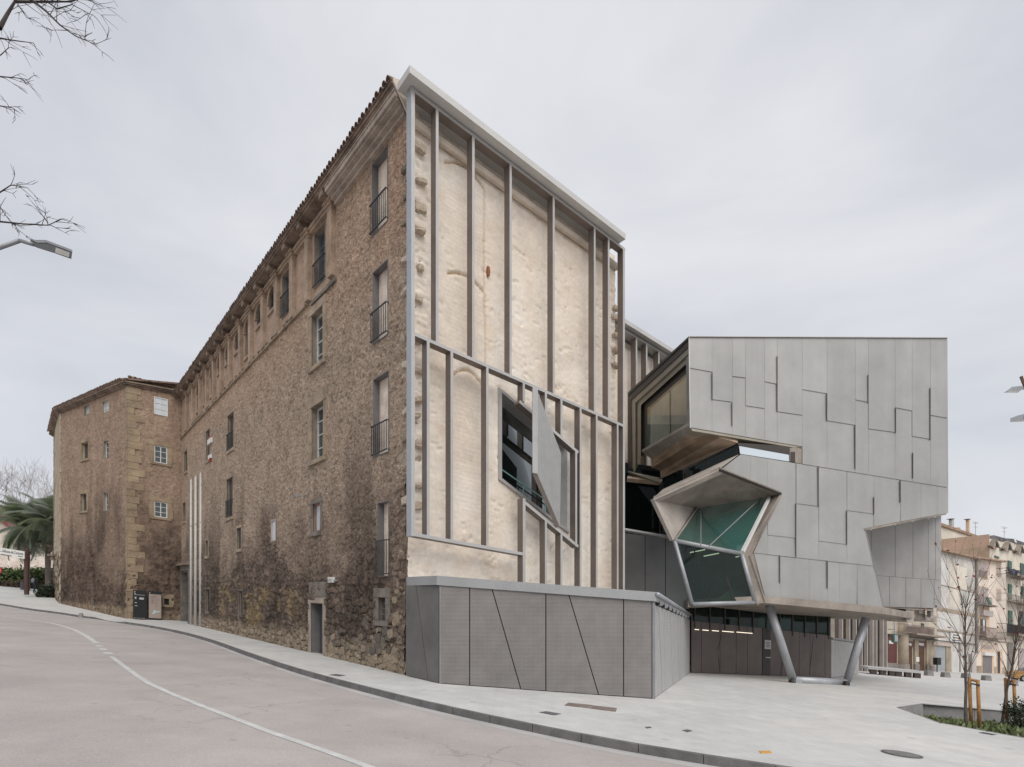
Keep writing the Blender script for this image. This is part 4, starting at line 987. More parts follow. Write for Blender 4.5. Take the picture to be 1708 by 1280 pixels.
tw_holes = [[ft[0].rect(*r) for r in ((257, 280, 664, 693), (257, 279, 744.5, 773), (257, 279, 837.5, 863.5), (274, 282, 999, 1009))],
            [ft[1].rect(*r) for r in ((140.5, 149.5, 677, 692), (170, 182, 668.5, 688), (137, 148, 738.5, 766), (173, 181, 736, 764), (135.5, 145.5, 824, 852.5), (173, 180.5, 822, 852), (153, 159.5, 998, 1011))], []]
M_ochre = mk('ochre_stone', (0.32, 0.245, 0.165), 0.9, 0.25, 0.8, 0.3, 16, fine=0.15)
M_paleq = mk('pale_quoin', (0.43, 0.36, 0.265), 0.9, 0.2, 0.8, 0.3, 16, fine=0.12)
for i, f in enumerate(ft):
    zoff = tw_lv(f, 0)
    hwall('wall', f, 0.0, tl[i], zoff - 0.6, zoff + (17.75 if i else 18.2), tw_holes[i], lambda U, Z: rub_h(U + 60 * (i + 1), Z - zoff) * 1.2, tower_c(60 * (i + 1)), 0.10, 0.10, M_rub, TW)
for i, h in enumerate(tw_holes[0]):
    window(h, 0.05 if i == 0 else 0.09, 'pale' if i == 0 else ('glass' if i < 3 else 'dark'), fr=ft[0], parent=TW, surround=M_ochre if i in (1, 2, 3) else None, sw=0.35, prot=0.05, nx=2, ny=3)
for i, h in enumerate(tw_holes[1]):
    window(h, 0.22, ('pale', 'pale', 'wood', 'glass', 'wood', 'glass', 'dark')[i], fr=ft[1], parent=TW, surround=M_ochre if i in (2, 4) else None, sw=0.3, nx=1, ny=3, jamb=M_paleq if i in (1, 2, 4) else None)
MATS['infill_brick']
rs = random.Random(21)
def quoins(fa, ua, fb, mat, n=36, hh=17.4, wa=(0.55, 1.1), wb=(0.15, 0.3)):
    for j in range(n):
        z0, z1 = hh * j / n + 0.012, hh * (j + 1) / n - 0.012
        zA = tw_lv(fa, 0)
        if fa is not None:
            l = rs.uniform(*wa) * (1 if j % 2 else 0.72); MB().fbox(fa, ua - l, ua + 0.0, -0.05, 0.07, zA + z0, zA + z1).build('quoin', mat, TW)
        if fb is not None:
            zB = tw_lv(fb, 0); l = rs.uniform(*wb); MB().fbox(fb, -0.07, l, -0.05, 0.068, zB + z0, zB + z1).build('quoin', mat, TW)
quoins(ft[0], tl[0], ft[1], M_ochre, 34)
quoins(ft[1], tl[1], ft[2], M_paleq, 30, wa=(0.3, 0.5), wb=(6.0, 8.0))
# tower roof
b = MB(); ov = 0.5
def off_pt(p, d):
    v = Vector((p.x + 31, p.y - 55, 0)).normalized(); return p + v * d
ring = [TP[0], TP[1], TP[2], TP[3]]
lo = [lvl(off_pt(p, ov), h) for p, h in zip(ring, (18.35, 17.7, 17.62, 17.55))]; up = [lvl(off_pt(p, ov), h + 0.12) for p, h in zip(ring, (18.35, 17.7, 17.62, 17.55))]
ctr = lvl(Vector((-31, 55, 0)), 20.2)
b.add(lo + up + [ctr, lvl(Vector((-31, 55, 0)), 17.8)], [(i, i + 1, i + 5, i + 4) for i in range(3)] + [(4 + i, 5 + i, 8) for i in range(3)] + [(i + 1, i, 9) for i in range(3)])
rT = b.build('roof', M_tile, TW)
b = MB()
for i, f in enumerate(ft):
    for k, (w, z0, z1) in enumerate(((0.15, 17.38, 17.47), (0.27, 17.473, 17.56), (0.38, 17.563, 17.66))):
        add = 0.5 if i == 0 else 0
        A = [f.W(-0.0 if i else 0.4, -0.1, tw_lv(f, z0 + add * .5)), f.W(tl[i] + w * 0.5, -0.1, tw_lv(f, z0)), f.W(tl[i] + w * 0.5, w, tw_lv(f, z0)), f.W(-0.0 - (w * .5 if i else 0), w, tw_lv(f, z0 + add * .5))]
        b.prism(A, (0, 0, z1 - z0))
b.build('eave_moulding', M_cornD, TW)
for i in (1, 2):
    f = ft[i]; tiles(f, 0, tl[i], 0.52, tw_lv(f, 17.78), rT, pitch=0.30)
f = ft[0]; tiles(f, 0.3, tl[0], 0.5, tw_lv(f, 17.95), rT, pitch=0.3)

# ================================================================ museum extension
M_pan = mk('clad_panel', (0.405, 0.40, 0.388), 0.5, 0.05, 0.5, 0.06, 60, metal=0.2, fine=0.03)
M_pan2 = mk('clad_panel_b', (0.395, 0.39, 0.379), 0.5, 0.05, 0.5, 0.06, 60, metal=0.2, fine=0.03)
M_pan3 = mk('clad_panel_c', (0.412, 0.408, 0.396), 0.5, 0.05, 0.5, 0.06, 60, metal=0.2, fine=0.03)
M_conc = mk('board_concrete', (0.33, 0.285, 0.245), 0.8, 0.22, 0.9, 0.25, 18, fine=0.10)
M_concL = mk('pale_concrete', (0.44, 0.395, 0.355), 0.8, 0.15, 0.9, 0.2, 18, fine=0.08)
M_soft = mk('timber_soffit', (0.55, 0.42, 0.31), 0.7, 0.2, 1.5, 0.2, 18, fine=0.10)
M_sframe = mk('sand_metal', (0.37, 0.335, 0.27), 0.5, 0.08, 1.0, 0.05, 30, metal=0.2)
M_dframe = mk('dark_frame', (0.06, 0.05, 0.045), 0.5, 0.1, 1.0, 0, 30)
M_steel = mk('grey_steel', (0.40, 0.41, 0.43), 0.45, 0.12, 1.0, 0.1, 25, metal=0.3)
M_mesh = mk('grey_mesh_wall', (0.235, 0.23, 0.228), 0.45, 0.12, 0.5, 0.06, 60, metal=0.3)
M_lit = mk_emit('lit_tube', (1.0, 0.86, 0.66), 1.0)
for m_ in (M_pan, M_pan2, M_pan3): wear(m_, streak=(1.6, 1.6, 0.12), patch=0.35)
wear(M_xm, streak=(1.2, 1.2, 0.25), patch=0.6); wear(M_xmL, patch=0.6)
FM = Fr((7.56, 24.0), (13.29, 3.0)); FS = Fr((7.56, 24.0), (-0.22, 0.976))
if FS.n.x > 0: FS.n = -FS.n
EX = thing('museum_extension', (13.5, 27, G(13.5, 27)), 'angular grey metal clad museum wing raised on a slanted steel strut', 'museum wing')
def cc(x, y): return 1130 + 0.39831 * x, 550 + 0.39831 * y
def back(poly, depth, w=0.0, nm='core', mat=None):
    pts = [FM.pt(x, y, w) for x, y in poly]
    return MB().prism(pts, (-FM.n.x * depth, -FM.n.y * depth, 0)).build(nm, mat or mk('backing_sheet', (0.34, 0.34, 0.33), 0.6), EX)
back([cc(*p) for p in ((300, 30), (1130, 34), (1134, 660), (528, 560), (524, 489), (300, 451))], 7.5, -0.02)
back([cc(*p) for p in ((50, 29), (299, 30), (299, 451), (55, 411))], 0.3, -0.02)
back([cc(*p) for p in ((268, 524), (528, 566), (1134, 664), (1134, 768), (784, 834), (864, 1184), (372, 1140), (318, 934), (430, 690), (180, 590))], 7.0, -0.025)
Lu = lambda a, b: (lambda x: a[1] + (b[1] - a[1]) * (x - a[0]) / (b[0] - a[0]))
top_u = Lu((48, 27.5), (1130, 33)); bot_a = Lu((55, 410), (525, 490)); bot_b = Lu((525, 563), (1135, 662))
pn = 0
def panel(poly, wt, wb, ymid=None):
    """shingled sheet: flush at its head, proud at its foot"""
    global pn
    xs = [p[0] for p in poly]; ys = [p[1] for p in poly]; xc, yc = sum(xs) / len(xs), sum(ys) / len(ys); y0, y1 = min(ys), max(ys)
    F_, B_ = [], []
    for x, y in poly:
        dx = 0.3 if x < xc else -0.3; dy = 0.28 if y < yc else -0.28
        w = wt + (wb - wt) * ((y - y0) / max(1, y1 - y0))
        F_.append(FM.pt(*cc(x + dx, y + dy), w)); B_.append(FM.pt(*cc(x + dx, y + dy), 0.0))
    pn += 1
    MB().loft(F_, B_).build('panel', (M_pan, M_pan2, M_pan, M_pan3)[(pn * 7) % 4], EX)
xc_ = [50, 145, 230, 285, 365, 418, 523, 627, 745, 800, 912, 983, 1060, 1131]
sp_ = [(160, 177), (292, 303), (195, 201), (318, 330), (217, 228), (343, 358), (250, 268), (381, 400), (293, 304), (415, 430), (326, 340), (446, 459), (358, 370)]
for i in range(13):
    a, c = xc_[i], xc_[i + 1]; s0_, s1_ = sp_[i]
    bb = bot_a if c <= 524 else bot_b
    panel([(a, top_u(a)), (c, top_u(c)), (c, s1_), (a, s0_)], 0.035, 0.06)
    panel([(a, s0_), (c, s1_), (c, bb(c)), (a, bb(a))], 0.03, 0.055)
nt_ = Lu((265, 522), (528, 565))
def tops(x): return nt_(x) if x < 528 else bot_b(x)
cl_ = Lu((178, 586), (432, 689)); in_ = lambda y: 432 + (318 - 432) * (y - 689) / (935 - 689)
bs = Lu((318, 935), (820, 990)); un = Lu((782, 833), (1128, 768))
panel([(182, 585), (266, 522), (307, tops(307)), (307, cl_(307))], 0.03, 0.05)
panel([(307, tops(307)), (376, tops(376)), (376, cl_(376)), (307, cl_(307))], 0.03, 0.05)
panel([(376, tops(376)), (495, tops(495)), (496, 873), (378, 860), (378, 806), (432, 690), (376, cl_(376))], 0.03, 0.055)
panel([(378, 860), (496, 873), (497, bs(497)), (378, bs(378))], 0.03, 0.06)
panel([(378, 806), (378, bs(378)), (318, bs(318))], 0.03, 0.05)
panel([(497, tops(497)), (591, tops(591)), (591, 740), (497, 728)], 0.03, 0.055); panel([(497, 728), (591, 740), (592, bs(592)), (497, bs(497))], 0.03, 0.055)
panel([(592, tops(592)), (709, tops(709)), (710, 900), (592, 885)], 0.03, 0.055); panel([(592, 885), (710, 900), (710, bs(710)), (592, bs(592))], 0.03, 0.06)
panel([(710, tops(710)), (823, tops(823)), (823, 772), (710, 757)], 0.03, 0.055)
panel([(710, 757), (823, 772), (823, un(823)), (783, 833), (819, bs(819)), (710, bs(710))], 0.03, 0.055)
panel([(823, tops(823)), (935, tops(935)), (935, un(935)), (823, un(823))], 0.03, 0.055)
panel([(935, tops(935)), (1020, tops(1020)), (1020, un(1020)), (935, un(935))], 0.03, 0.07); panel([(1020, tops(1020)), (1088, tops(1088)), (1088, un(1088)), (1020, un(1020))], 0.03, 0.06)
panel([(1088, tops(1088)), (1134, tops(1134)), (1134, 769), (1088, un(1088))], 0.03, 0.06)
lb = Lu((370, 1141), (866, 1187)); li = lambda y: 318 + (370 - 318) * (y - 935) / 206; ri = lambda y: 820 + 46 * (y - 990) / 197
lx = [None, 430, 552, 629, 679, 753, None]
panel([(320, 936), (430, bs(430)), (430, lb(430)), (372, lb(372))], 0.03, 0.055)
for i in range(1, 5): a, c = lx[i], lx[i + 1]; panel([(a, bs(a)), (c, bs(c)), (c, lb(c)), (a, lb(a))], 0.03, 0.05)
panel([(753, bs(753)), (820, bs(820)), (866, 1187), (753, lb(753))], 0.03, 0.08)
M_slot = mk('slot_shade_tone', (0.19, 0.18, 0.172), 0.6, 0.1, 2, 0)  # dark strips painted in for the shade of the open panel gaps
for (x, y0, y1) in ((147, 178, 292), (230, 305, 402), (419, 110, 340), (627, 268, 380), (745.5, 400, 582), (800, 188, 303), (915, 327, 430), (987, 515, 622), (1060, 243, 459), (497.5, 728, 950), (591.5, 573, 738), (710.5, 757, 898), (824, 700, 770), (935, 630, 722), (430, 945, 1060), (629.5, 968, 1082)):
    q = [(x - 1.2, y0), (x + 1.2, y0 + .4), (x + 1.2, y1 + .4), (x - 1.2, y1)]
    MB().loft([FM.pt(*cc(*p), .105) for p in q], [FM.pt(*cc(*p), .02) for p in q]).build('slot_shade_strip', M_slot, EX)
# under-edge of the right overhang, brown
MB().loft([FM.pt(*cc(782, 834), .06), FM.pt(*cc(1126, 769), .06), FM.pt(*cc(1126, 775), .06), FM.pt(*cc(786, 842), .06)], [FM.pt(*cc(782, 834), -3.5), FM.pt(*cc(1126, 769), -3.5), FM.pt(*cc(1126, 775), -3.5), FM.pt(*cc(786, 842), -3.5)]).build('edge_beam', M_conc, EX)
MB().loft([FM.pt(*cc(782, 834), .04), FM.pt(*cc(866, 1186), .04), FM.pt(*cc(872, 1186), .0), FM.pt(*cc(790, 834), .0)], [FM.pt(*cc(782, 834), -3.5), FM.pt(*cc(866, 1186), -3.5), FM.pt(*cc(872, 1186), -3.5), FM.pt(*cc(790, 834), -3.5)]).build('cheek', M_mesh, EX)
# head trim on top edge and left arris
for xa, xb, dd in ((46, 300, 0.5), (300.2, 1132, 7.4)):
    q = [(xa, top_u(xa) - 1.5), (xb, top_u(xb) - 1.5), (xb, top_u(xb) + 1.5), (xa, top_u(xa) + 1.5)]
    MB().loft([FM.pt(*cc(*p), .1) for p in q], [FM.pt(*cc(*p), -dd) for p in q]).build('roof_trim', M_cap, EX)
MB().loft([FM.pt(*cc(46.5, 29), .09), FM.pt(*cc(50, 29), .09), FM.pt(*cc(55.5, 412), .13), FM.pt(*cc(52, 412), .13)], [FM.pt(*cc(46.5, 29), -.1), FM.pt(*cc(50, 29), -.1), FM.pt(*cc(55.5, 412), -.1), FM.pt(*cc(52, 412), -.1)]).build('corner_trim', M_cap, EX)

# ---- upper side window (left flank)
def SP(px, py, w=0.0): return FS.pt(px, py, w)
def side_ring(outer, inner, w0, w1, name, mat, skip=()):
    n = len(outer)
    for i in range(n):
        if i in skip: continue
        j = (i + 1) % n
        q = [outer[i], outer[j], inner[j], inner[i]]
        MB().loft([SP(*p, w1) for p in q], [SP(*p, w0) for p in q]).build(name, mat, UW_)
UW_ = MB().loft([SP(*p, -0.02) for p in ((1047, 655), (1149, 561), (1149, 565), (1047, 660))], [SP(*p, 0.10) for p in ((1047, 655), (1149, 561), (1149, 565), (1047, 660))]).build('side_window', M_dframe, EX)
side_ring([(1047, 660), (1149, 565), (1149, 716), (1047, 792)], [(1052, 668), (1149, 578), (1149, 714), (1054, 788)], 0.0, 0.06, 'outer_frame', M_dframe, skip=(1, 2))
side_ring([(1052, 668), (1149, 578), (1149, 714), (1054, 790)], [(1060, 672), (1149, 590), (1149, 714), (1060, 786)], 0.0, 0.02, 'frame_fin', M_sframe, skip=(1, 2))
side_ring([(1060, 672), (1149, 590), (1149, 714), (1060, 786)], [(1069, 676), (1149, 603), (1149, 714), (1069, 762)], -0.2, -0.06, 'frame_fin', M_sframe, skip=(1, 2))
side_ring([(1069, 676), (1149, 603), (1149, 714), (1069, 762)], [(1080, 681), (1149, 620), (1149, 708), (1080, 750)], -0.3, -0.2, 'frame_fin', M_dframe, skip=(1,))
MB().quad(SP(1080, 681, -0.28), SP(1148.5, 620, -0.28), SP(1148.5, 709, -0.28), SP(1080, 752, -0.28)).build('pane', mk_glass('side_glass', (0.88, 0.9, 0.82), 0.92, ior=1.6), UW_)
MB().loft([SP(*p, -0.285) for p in ((1117, 653), (1118, 652), (1118, 728), (1117, 728))], [SP(*p, -0.26) for p in ((1117, 653), (1118, 652), (1118, 728), (1117, 728))]).build('mullion', M_dframe, UW_)
M_room = mk('room_brick', (0.55, 0.44, 0.33), 0.9, 0.1, 1.0, 0.1, 20)
MB().quad(SP(1070, 690, -2.2), SP(1160, 610, -2.2), SP(1160, 722, -2.2), SP(1070, 722, -2.2)).build('room_wall', M_room, UW_)
MB().loft([SP(*p, -1.2) for p in ((1080, 693), (1152, 693), (1152, 708), (1080, 708))], [SP(*p, -1.4) for p in ((1080, 693), (1152, 693), (1152, 708), (1080, 708))]).build('room_beam', mk('pale_beam', (0.52, 0.52, 0.47), 0.8), UW_)
MB().quad(SP(1070, 708, -1.5), SP(1160, 706, -1.5), SP(1160, 760, -1.5), SP(1070, 760, -1.5)).build('room_panel', mk('teal_room', (0.16, 0.23, 0.23), 0.8), UW_)
# the flank's core stops at the window, so the room behind it is open: sill and stepped soffit below
def C7(x, y): return 1030 + 0.2657 * x, 540 + 0.2657 * y
Ls = [(155, 806), (212, 850), (216, 905), (270, 925), (271, 975)]; Rs = [(458, 632), (478, 672), (560, 690), (640, 715), (756, 748)]
lv_ = [P(*C7(*Ls[0]), 28.3), P(*C7(*Ls[1]), 28.3), P(*C7(*Ls[2]), 28.35), P(*C7(*Ls[3]), 28.35), P(*C7(*Ls[4]), 28.4)]
rv_ = [FM.pt(*C7(*Rs[0]), .02), FM.pt(*C7(*Rs[1]), .0), FM.pt(*C7(*Rs[2]), -.05), FM.pt(*C7(*Rs[3]), -.05), FM.pt(*C7(*Rs[4]), -.05)]
for i in range(4):
    MB().prism([lv_[i], rv_[i], rv_[i + 1], lv_[i + 1]], (0, 0.05, 0.12)).build('soffit_beam', (M_concL, M_soft, mk('shaded_riser', (0.33, 0.24, 0.17), 0.7, 0.2, 1.5, 0.2, 18), M_soft)[i], EX)  # third strip coloured darker for the shade its shallow step barely gives
MB().prism([FM.pt(*cc(56, 412), .03), FM.pt(*cc(525, 491), .03), FM.pt(*cc(525, 500), .03), FM.pt(*cc(62, 424), .03)], (-FM.n.x * .5, -FM.n.y * .5, 0)).build('edge_beam', M_sframe, EX)
# clerestory strip and see-through corner window
q = [P(1107, 802, 26.6), FM.pt(1231, 743, -.15), FM.pt(1232, 758, -.15), P(1107, 818, 26.6)]
cl = MB().quad(*q).build('clerestory', M_dglass, EX)
MB().quad(*[p + Vector((0, 0.5, 0)) for p in q]).build('backing', M_dark, cl)
for t in (0.28, 0.62, 0.99): a, c = q[0].lerp(q[1], t), q[3].lerp(q[2], t); MB().tube(a, c, 0.035, n=4).build('mullion', M_dframe, cl)
M_mirror = mk_glass('sky_glass', (0.6, 0.7, 0.75), 0.25, ior=3.6)
nw = [cc(258, 487), cc(470, 524), cc(470, 553), cc(262, 520)]
wnw = MB().quad(*[FM.pt(*p, 0.004) for p in nw]).build('slit_window', M_mirror, EX)
for (p, qq, t, m) in ((nw[0], cc(470, 526), 0.05, M_sframe),): pass
MB().loft([FM.pt(*p, .03) for p in (cc(470, 496), cc(521, 491), cc(521, 562), cc(470, 553))], [FM.pt(*p, -.3) for p in (cc(470, 496), cc(521, 491), cc(521, 562), cc(470, 553))]).build('window_jamb', M_conc, wnw)
MB().loft([FM.pt(*p, .02) for p in (cc(250, 474), cc(522, 491), cc(470, 524), cc(256, 486))], [FM.pt(*p, -.3) for p in (cc(250, 474), cc(522, 491), cc(470, 524), cc(256, 486))]).build('window_head', M_dframe, wnw)
MB().loft([FM.pt(*p, .05) for p in (cc(474, 512), cc(493, 512), cc(493, 556), cc(474, 553))], [FM.pt(*p, -.02) for p in (cc(474, 512), cc(493, 512), cc(493, 556), cc(474, 553))]).build('window_jamb', M_dframe, wnw)

# ---- concrete bay with the six-cornered window
A = P(1090.3, 833, 24.1); B = FM.pt(1199, 783.5, .25); C = FM.pt(1302.7, 824.5, .2); D = FM.pt(1250.6, 928, .1); E = FM.pt(1275.6, 1004, .1)
G_ = P(1122.7, 902, 24.2); F_ = P(1152, 1011, 24.3); TL = P(1158.9, 848.3, 27.0); TR = P(1283, 829, 25.35)
BAY = MB().prism([A, B, TL], (0, 0, 0.12)).prism([B, C, TR], (0, 0, 0.12)).prism([B, TR, TL], (0, 0, 0.12)).build('bay_soffit', M_conc, EX)
MB().prism([A, TL, G_], (-0.12, 0.1, 0)).build('bay_cheek', M_concL, EX)
U1, U2 = P(1108, 816, 25.4), FM.pt(1233, 758, -.05)
MB().prism([A, B, U2, U1], (0, .25, .05)).build('bay_fascia', M_concL, EX)
MB().prism([A.lerp(TL, .0), A.lerp(TL, .12), B.lerp(TR, .09), B], (0, 0, -0.05)).build('fascia_strip', M_concL, BAY)
MB().tube(B, C, 0.07, n=4).build('edge_trim', M_dframe, BAY)
def PL3(p, q, r):
    n = (q - p).cross(r - p); o = Vector((0, 0, CZ))
    def f(px, py):
        d = Vector(((px - CX) / FPX, 1, (HY - py) / FPX)); return o + d * ((p - o).dot(n) / d.dot(n))
    return f
gi, di = P(1125, 902, 24.25), FM.pt(1237, 924, .02)
ug = PL3(TL, TR, gi)
wu = MB().quad(TL, TR, di, gi).build('upper_pane', M_gglass, EX)
for a, c in (((1169, 849), (1169, 910)), ((1269, 831), (1183, 911))): MB().tube(ug(*a), ug(*c), 0.025, n=6).build('glazing_bar', M_post, wu)
for a, c in (((1163, 848), (1126, 901)), ((1283, 831), (1238, 922))): MB().tube(ug(*a), ug(*c), 0.05 if a[0] < 1200 else 0.09, n=6).build('glazing_bar', M_conc if a[0] < 1200 else M_cap, wu)
lf = P(1154.5, 1008, 24.3); le = FM.pt(1259, 1005, .02)
wl = MB().quad(gi, di, le, lf).build('lower_pane', mk_glass('lower_green_glass', (0.30, 0.44, 0.39), 0.72, ior=1.5, refl=0.6, body=0.14), EX)
for a, c, r in ((gi, di, .095), (di, le, .10), (le, lf, .09), (lf, gi, .09)): MB().tube(a, c, r, n=10).build('frame_tube', M_steel, wl, smooth=True)
lg = PL3(gi, di, lf)
for a, c in (((1157, 911), (1186, 1007)), ((1201, 920), (1225, 1006))): MB().tube(lg(*a) + Vector((0, .1, 0)), lg(*c) + Vector((0, .05, 0)), 0.028, n=5).build('glazing_bar', M_dframe, wl)
# concrete reveals right of the glass
MB().loft([C, D, di, FM.pt(1285, 833, -.25)], [p + Vector((0, .3, 0)) for p in (C, D, di, FM.pt(1285, 833, -.25))]).build('bay_reveal', M_conc, EX)
e2 = FM.pt(1263, 1010, .02)
MB().loft([D, E, e2, di], [p + Vector((0, .3, 0)) for p in (D, E, e2, di)]).build('bay_reveal', M_conc, EX)
MB().tube(D, E, 0.06, n=4).tube(C, D, 0.05, n=4).build('edge_trim', M_conc, EX)
MB().prism([FM.pt(1247, 925, .01), FM.pt(*cc(321, 934), .01), FM.pt(*cc(374, 1142), .01), FM.pt(1272, 1006, .01)], (-FM.n.x * .25, -FM.n.y * .25, 0)).build('bay_reveal', M_conc, EX)
# room behind the glass, with lit tubes
rm = MB().quad(P(1115, 840, 30.5), P(1330, 820, 30.5), P(1330, 1010, 30.5), P(1115, 1010, 30.5)).build('bay_room', mk('room_dark_green', (0.12, 0.17, 0.155), 0.8, 0.2, .4), EX)
MB().quad(lf + Vector((0, .15, .06)), le + Vector((0, .15, .06)), P(1300, 1006, 30), P(1150, 1006, 30)).build('room_floor', mk('room_floor_grey', (0.40, 0.42, 0.39), 0.6), rm)
MB().prism([P(1198, 1000, 25.2), P(1256, 955, 27.5), P(1258, 1000, 25.2)], (0, 0, 0.05)).build('ramp', mk('ramp_grey', (0.42, 0.45, 0.42), 0.6), rm)
for (x0, y0, x1, y1) in ((1151, 922, 1176, 917), (1174, 928, 1200, 923), (1227.5, 929.5, 1233, 928)):
    MB().tube(P(x0, y0, 25.4), P(x1, y1, 25.6), 0.025, n=5).build('tube_light', M_lit, rm)
MB().tube(P(1165, 968, 27), P(1203, 964, 27), 0.02, n=4).tube(P(1203, 964, 27), P(1208, 1005, 26.5), 0.02, n=4).build('handrail', M_teal, rm)

# ---- underside, struts
K = FM.pt(*cc(866, 1188), .1)
so = [F_ + Vector((-.1, .05, -.06)), E + Vector((0, 0, -.05)), K + Vector((0, 0, -.04)), P(1562, 1038, 36), lvl(Vector((8.6, 36.5, 0)), 3.15)]
MB().prism(so, (0, 0, 0.32)).build('underside', M_conc, EX)
def lv3(px, py): return gp(px, py)
s1, s2 = gp(1322, 1139), gp(1414, 1143)
def up(px, py, Y): return P(px, py, Y)
ST = MB().tube(P(1323, 1134.5, s1.y), P(1412, 1139, s2.y), 0.18, n=14).tube(P(1323, 1134.5, s1.y), P(1282.5, 1010, 25.9), 0.175, 0.185, n=14).tube(P(1412, 1139, s2.y), P(1444.5, 1031, 27.3), 0.175, 0.19, n=14)
for p in (P(1323, 1134.5, s1.y), P(1412, 1139, s2.y)):
    for k in range(4):
        a0, a1 = -math.pi / 2 + math.pi * k / 4, -math.pi / 2 + math.pi * (k + 1) / 4
        ST.tube(p + Vector((0, 0, 0.18 * math.sin(a0))), p + Vector((0, 0, 0.18 * math.sin(a1))), 0.18 * math.cos(a0) + .001, 0.18 * math.cos(a1) + .001, 12, caps=False)
ST.build('support_strut', M_steel, EX, smooth=True)
for (x, y, ss_) in ((1320, 1139, s1), (1410, 1143.5, s2)):
    p = gp(x, y); MB().box(p - Vector((0, 0, .05)), 0.13, 0.3, 0.26).build('foot', M_dframe, EX); MB().box(p - Vector((-.28, 0, .05)), 0.3, 0.3, 0.2).build('foot', M_steel, EX)

# ---- recessed right wing
M_wing = mk('wing_mesh', (0.37, 0.358, 0.345), 0.5, 0.10, 0.5, 0.06, 60, metal=0.2)
FWg = Fr((P(1440, 1000, 29.0).x, 29.0), (P(1572, 1000, 31.5).x - P(1440, 1000, 29.0).x, 2.5))
def W8(x, y, w=0.0): return FWg.pt(*cc(x, y), w)
MB().prism([W8(770, 850, -.03), W8(1102, 785, -.03), W8(1102, 1166, -.03), W8(868, 1158, -.03), W8(800, 990, -.03)], (0.3, 4.5, 0)).build('core', M_dframe, EX)
tu = Lu((760, 832), (1105, 776)); md = Lu((835, 1030), (1105, 1050)); bo = Lu((868, 1160), (1105, 1168))
wx = [760, 812, 912, 986, 1050, 1080, 1105]
for i in range(6):
    a, c = wx[i] + .6, wx[i + 1] - .6
    MB().loft([W8(a, tu(a), .05), W8(c, tu(c), .05), W8(c, md(c) - .5, .05), W8(a, md(a) - .5, .05)], [W8(a, tu(a)), W8(c, tu(c)), W8(c, md(c) - .5), W8(a, md(a) - .5)]).build('mesh_panel', M_wing, EX)
wx = [828, 888, 956, 1020, 1075, 1105]
for i in range(5):
    a, c = wx[i] + .6, wx[i + 1] - .6
    MB().loft([W8(a, md(a) + .5, .05), W8(c, md(c) + .5, .05), W8(c, bo(c), .05), W8(a, bo(a), .05)], [W8(a, md(a) + .5), W8(c, md(c) + .5), W8(c, bo(c)), W8(a, bo(a))]).build('mesh_panel', M_wing, EX)
def WB(x0, x1, y0, y1, w0, w1, name, mat):
    q = [(x0, y0), (x1, y0 + (x1 - x0) * .07), (x1, y1 + (x1 - x0) * .07), (x0, y1)]
    MB().loft([FWg.pt(*p, w1) for p in q], [FWg.pt(*p, w0) for p in q]).build(name, mat, EX)
WB(1476, 1556, 1011, 1014, -1.5, -0.02, 'edge_beam', M_conc)
WB(1477, 1511, 1014.5, 1023, -1.5, -0.9, 'recess', M_dframe); WB(1476, 1513, 1023.5, 1036, -1.6, -0.6, 'beam', M_concL)
WB(1511, 1524, 1015.5, 1036, -1.0, -0.1, 'column', M_concL); WB(1525, 1543, 1016, 1033, -1.2, -0.5, 'duct_box', M_conc); WB(1533, 1542.5, 1017.5, 1023, -0.5, -0.47, 'label_plate', M_white)
WB(1546, 1557, 1014.5, 1031, -1.2, -0.3, 'column', M_concL); WB(1546.5, 1552.5, 1017, 1029, -0.3, -0.27, 'louvre', M_dframe)

# ---- dark link between end wall and bay, grey mesh wall below it
lk = MB().quad(P(1040, 780, 29.5), P(1128, 790, 29.0), P(1135, 905, 28.5), P(1040, 900, 29.5)).build('link_glazing', MATS['gallery_glass'], EX)
MB().quad(P(1030, 770, 30.2), P(1140, 785, 30), P(1150, 1000, 30), P(1030, 1000, 30.2)).build('backing', M_dark, lk)
MB().tube(P(1046, 799, 29.2), P(1104, 805, 28.8), 0.16, n=4).build('beam', M_soft, lk)
MB().prism([P(1047, 786, 29), P(1100, 797, 28.6), P(1101, 806, 28.6), P(1060, 792, 29)], (0, .2, 0)).build('beam', M_sframe, lk)
MB().tube(P(1101, 808, 28.8), P(1101, 893, 28.6), 0.05, n=4).build('mullion', M_dframe, lk)
fg = Fr((P(1040, 900, 26.6).x, 26.6), (P(1165, 900, 24.9).x - P(1040, 900, 26.6).x, -1.7))
zt0 = fg.uz(1076, 895)[1]
for x0, x1 in ((1038, 1075.5), (1076.5, 1109.5), (1110.5, 1136)):
    a, c = fg.u(x0), fg.u(x1); z1 = fg.uz(1076, 896)[1]
    q = [(x0, 890 + (x0 - 1047) * .13), (x1, 890 + (x1 - 1047) * .13), (x1 + (14 if x1 > 1130 else 0), 1016), (x0, 1016)]
    MB().loft([fg.pt(*p, .04) for p in q], [fg.pt(*p, 0) for p in q]).build('mesh_panel', M_mesh, EX)
MB().quad(*[fg.pt(*p, -.03) for p in ((1030, 890), (1140, 905), (1155, 1018), (1030, 1018))]).build('backing', M_dark, EX)
MB().tube(fg.pt(1040, 884), fg.pt(1122, 898), 0.09, n=4).build('rail', M_alu, EX)

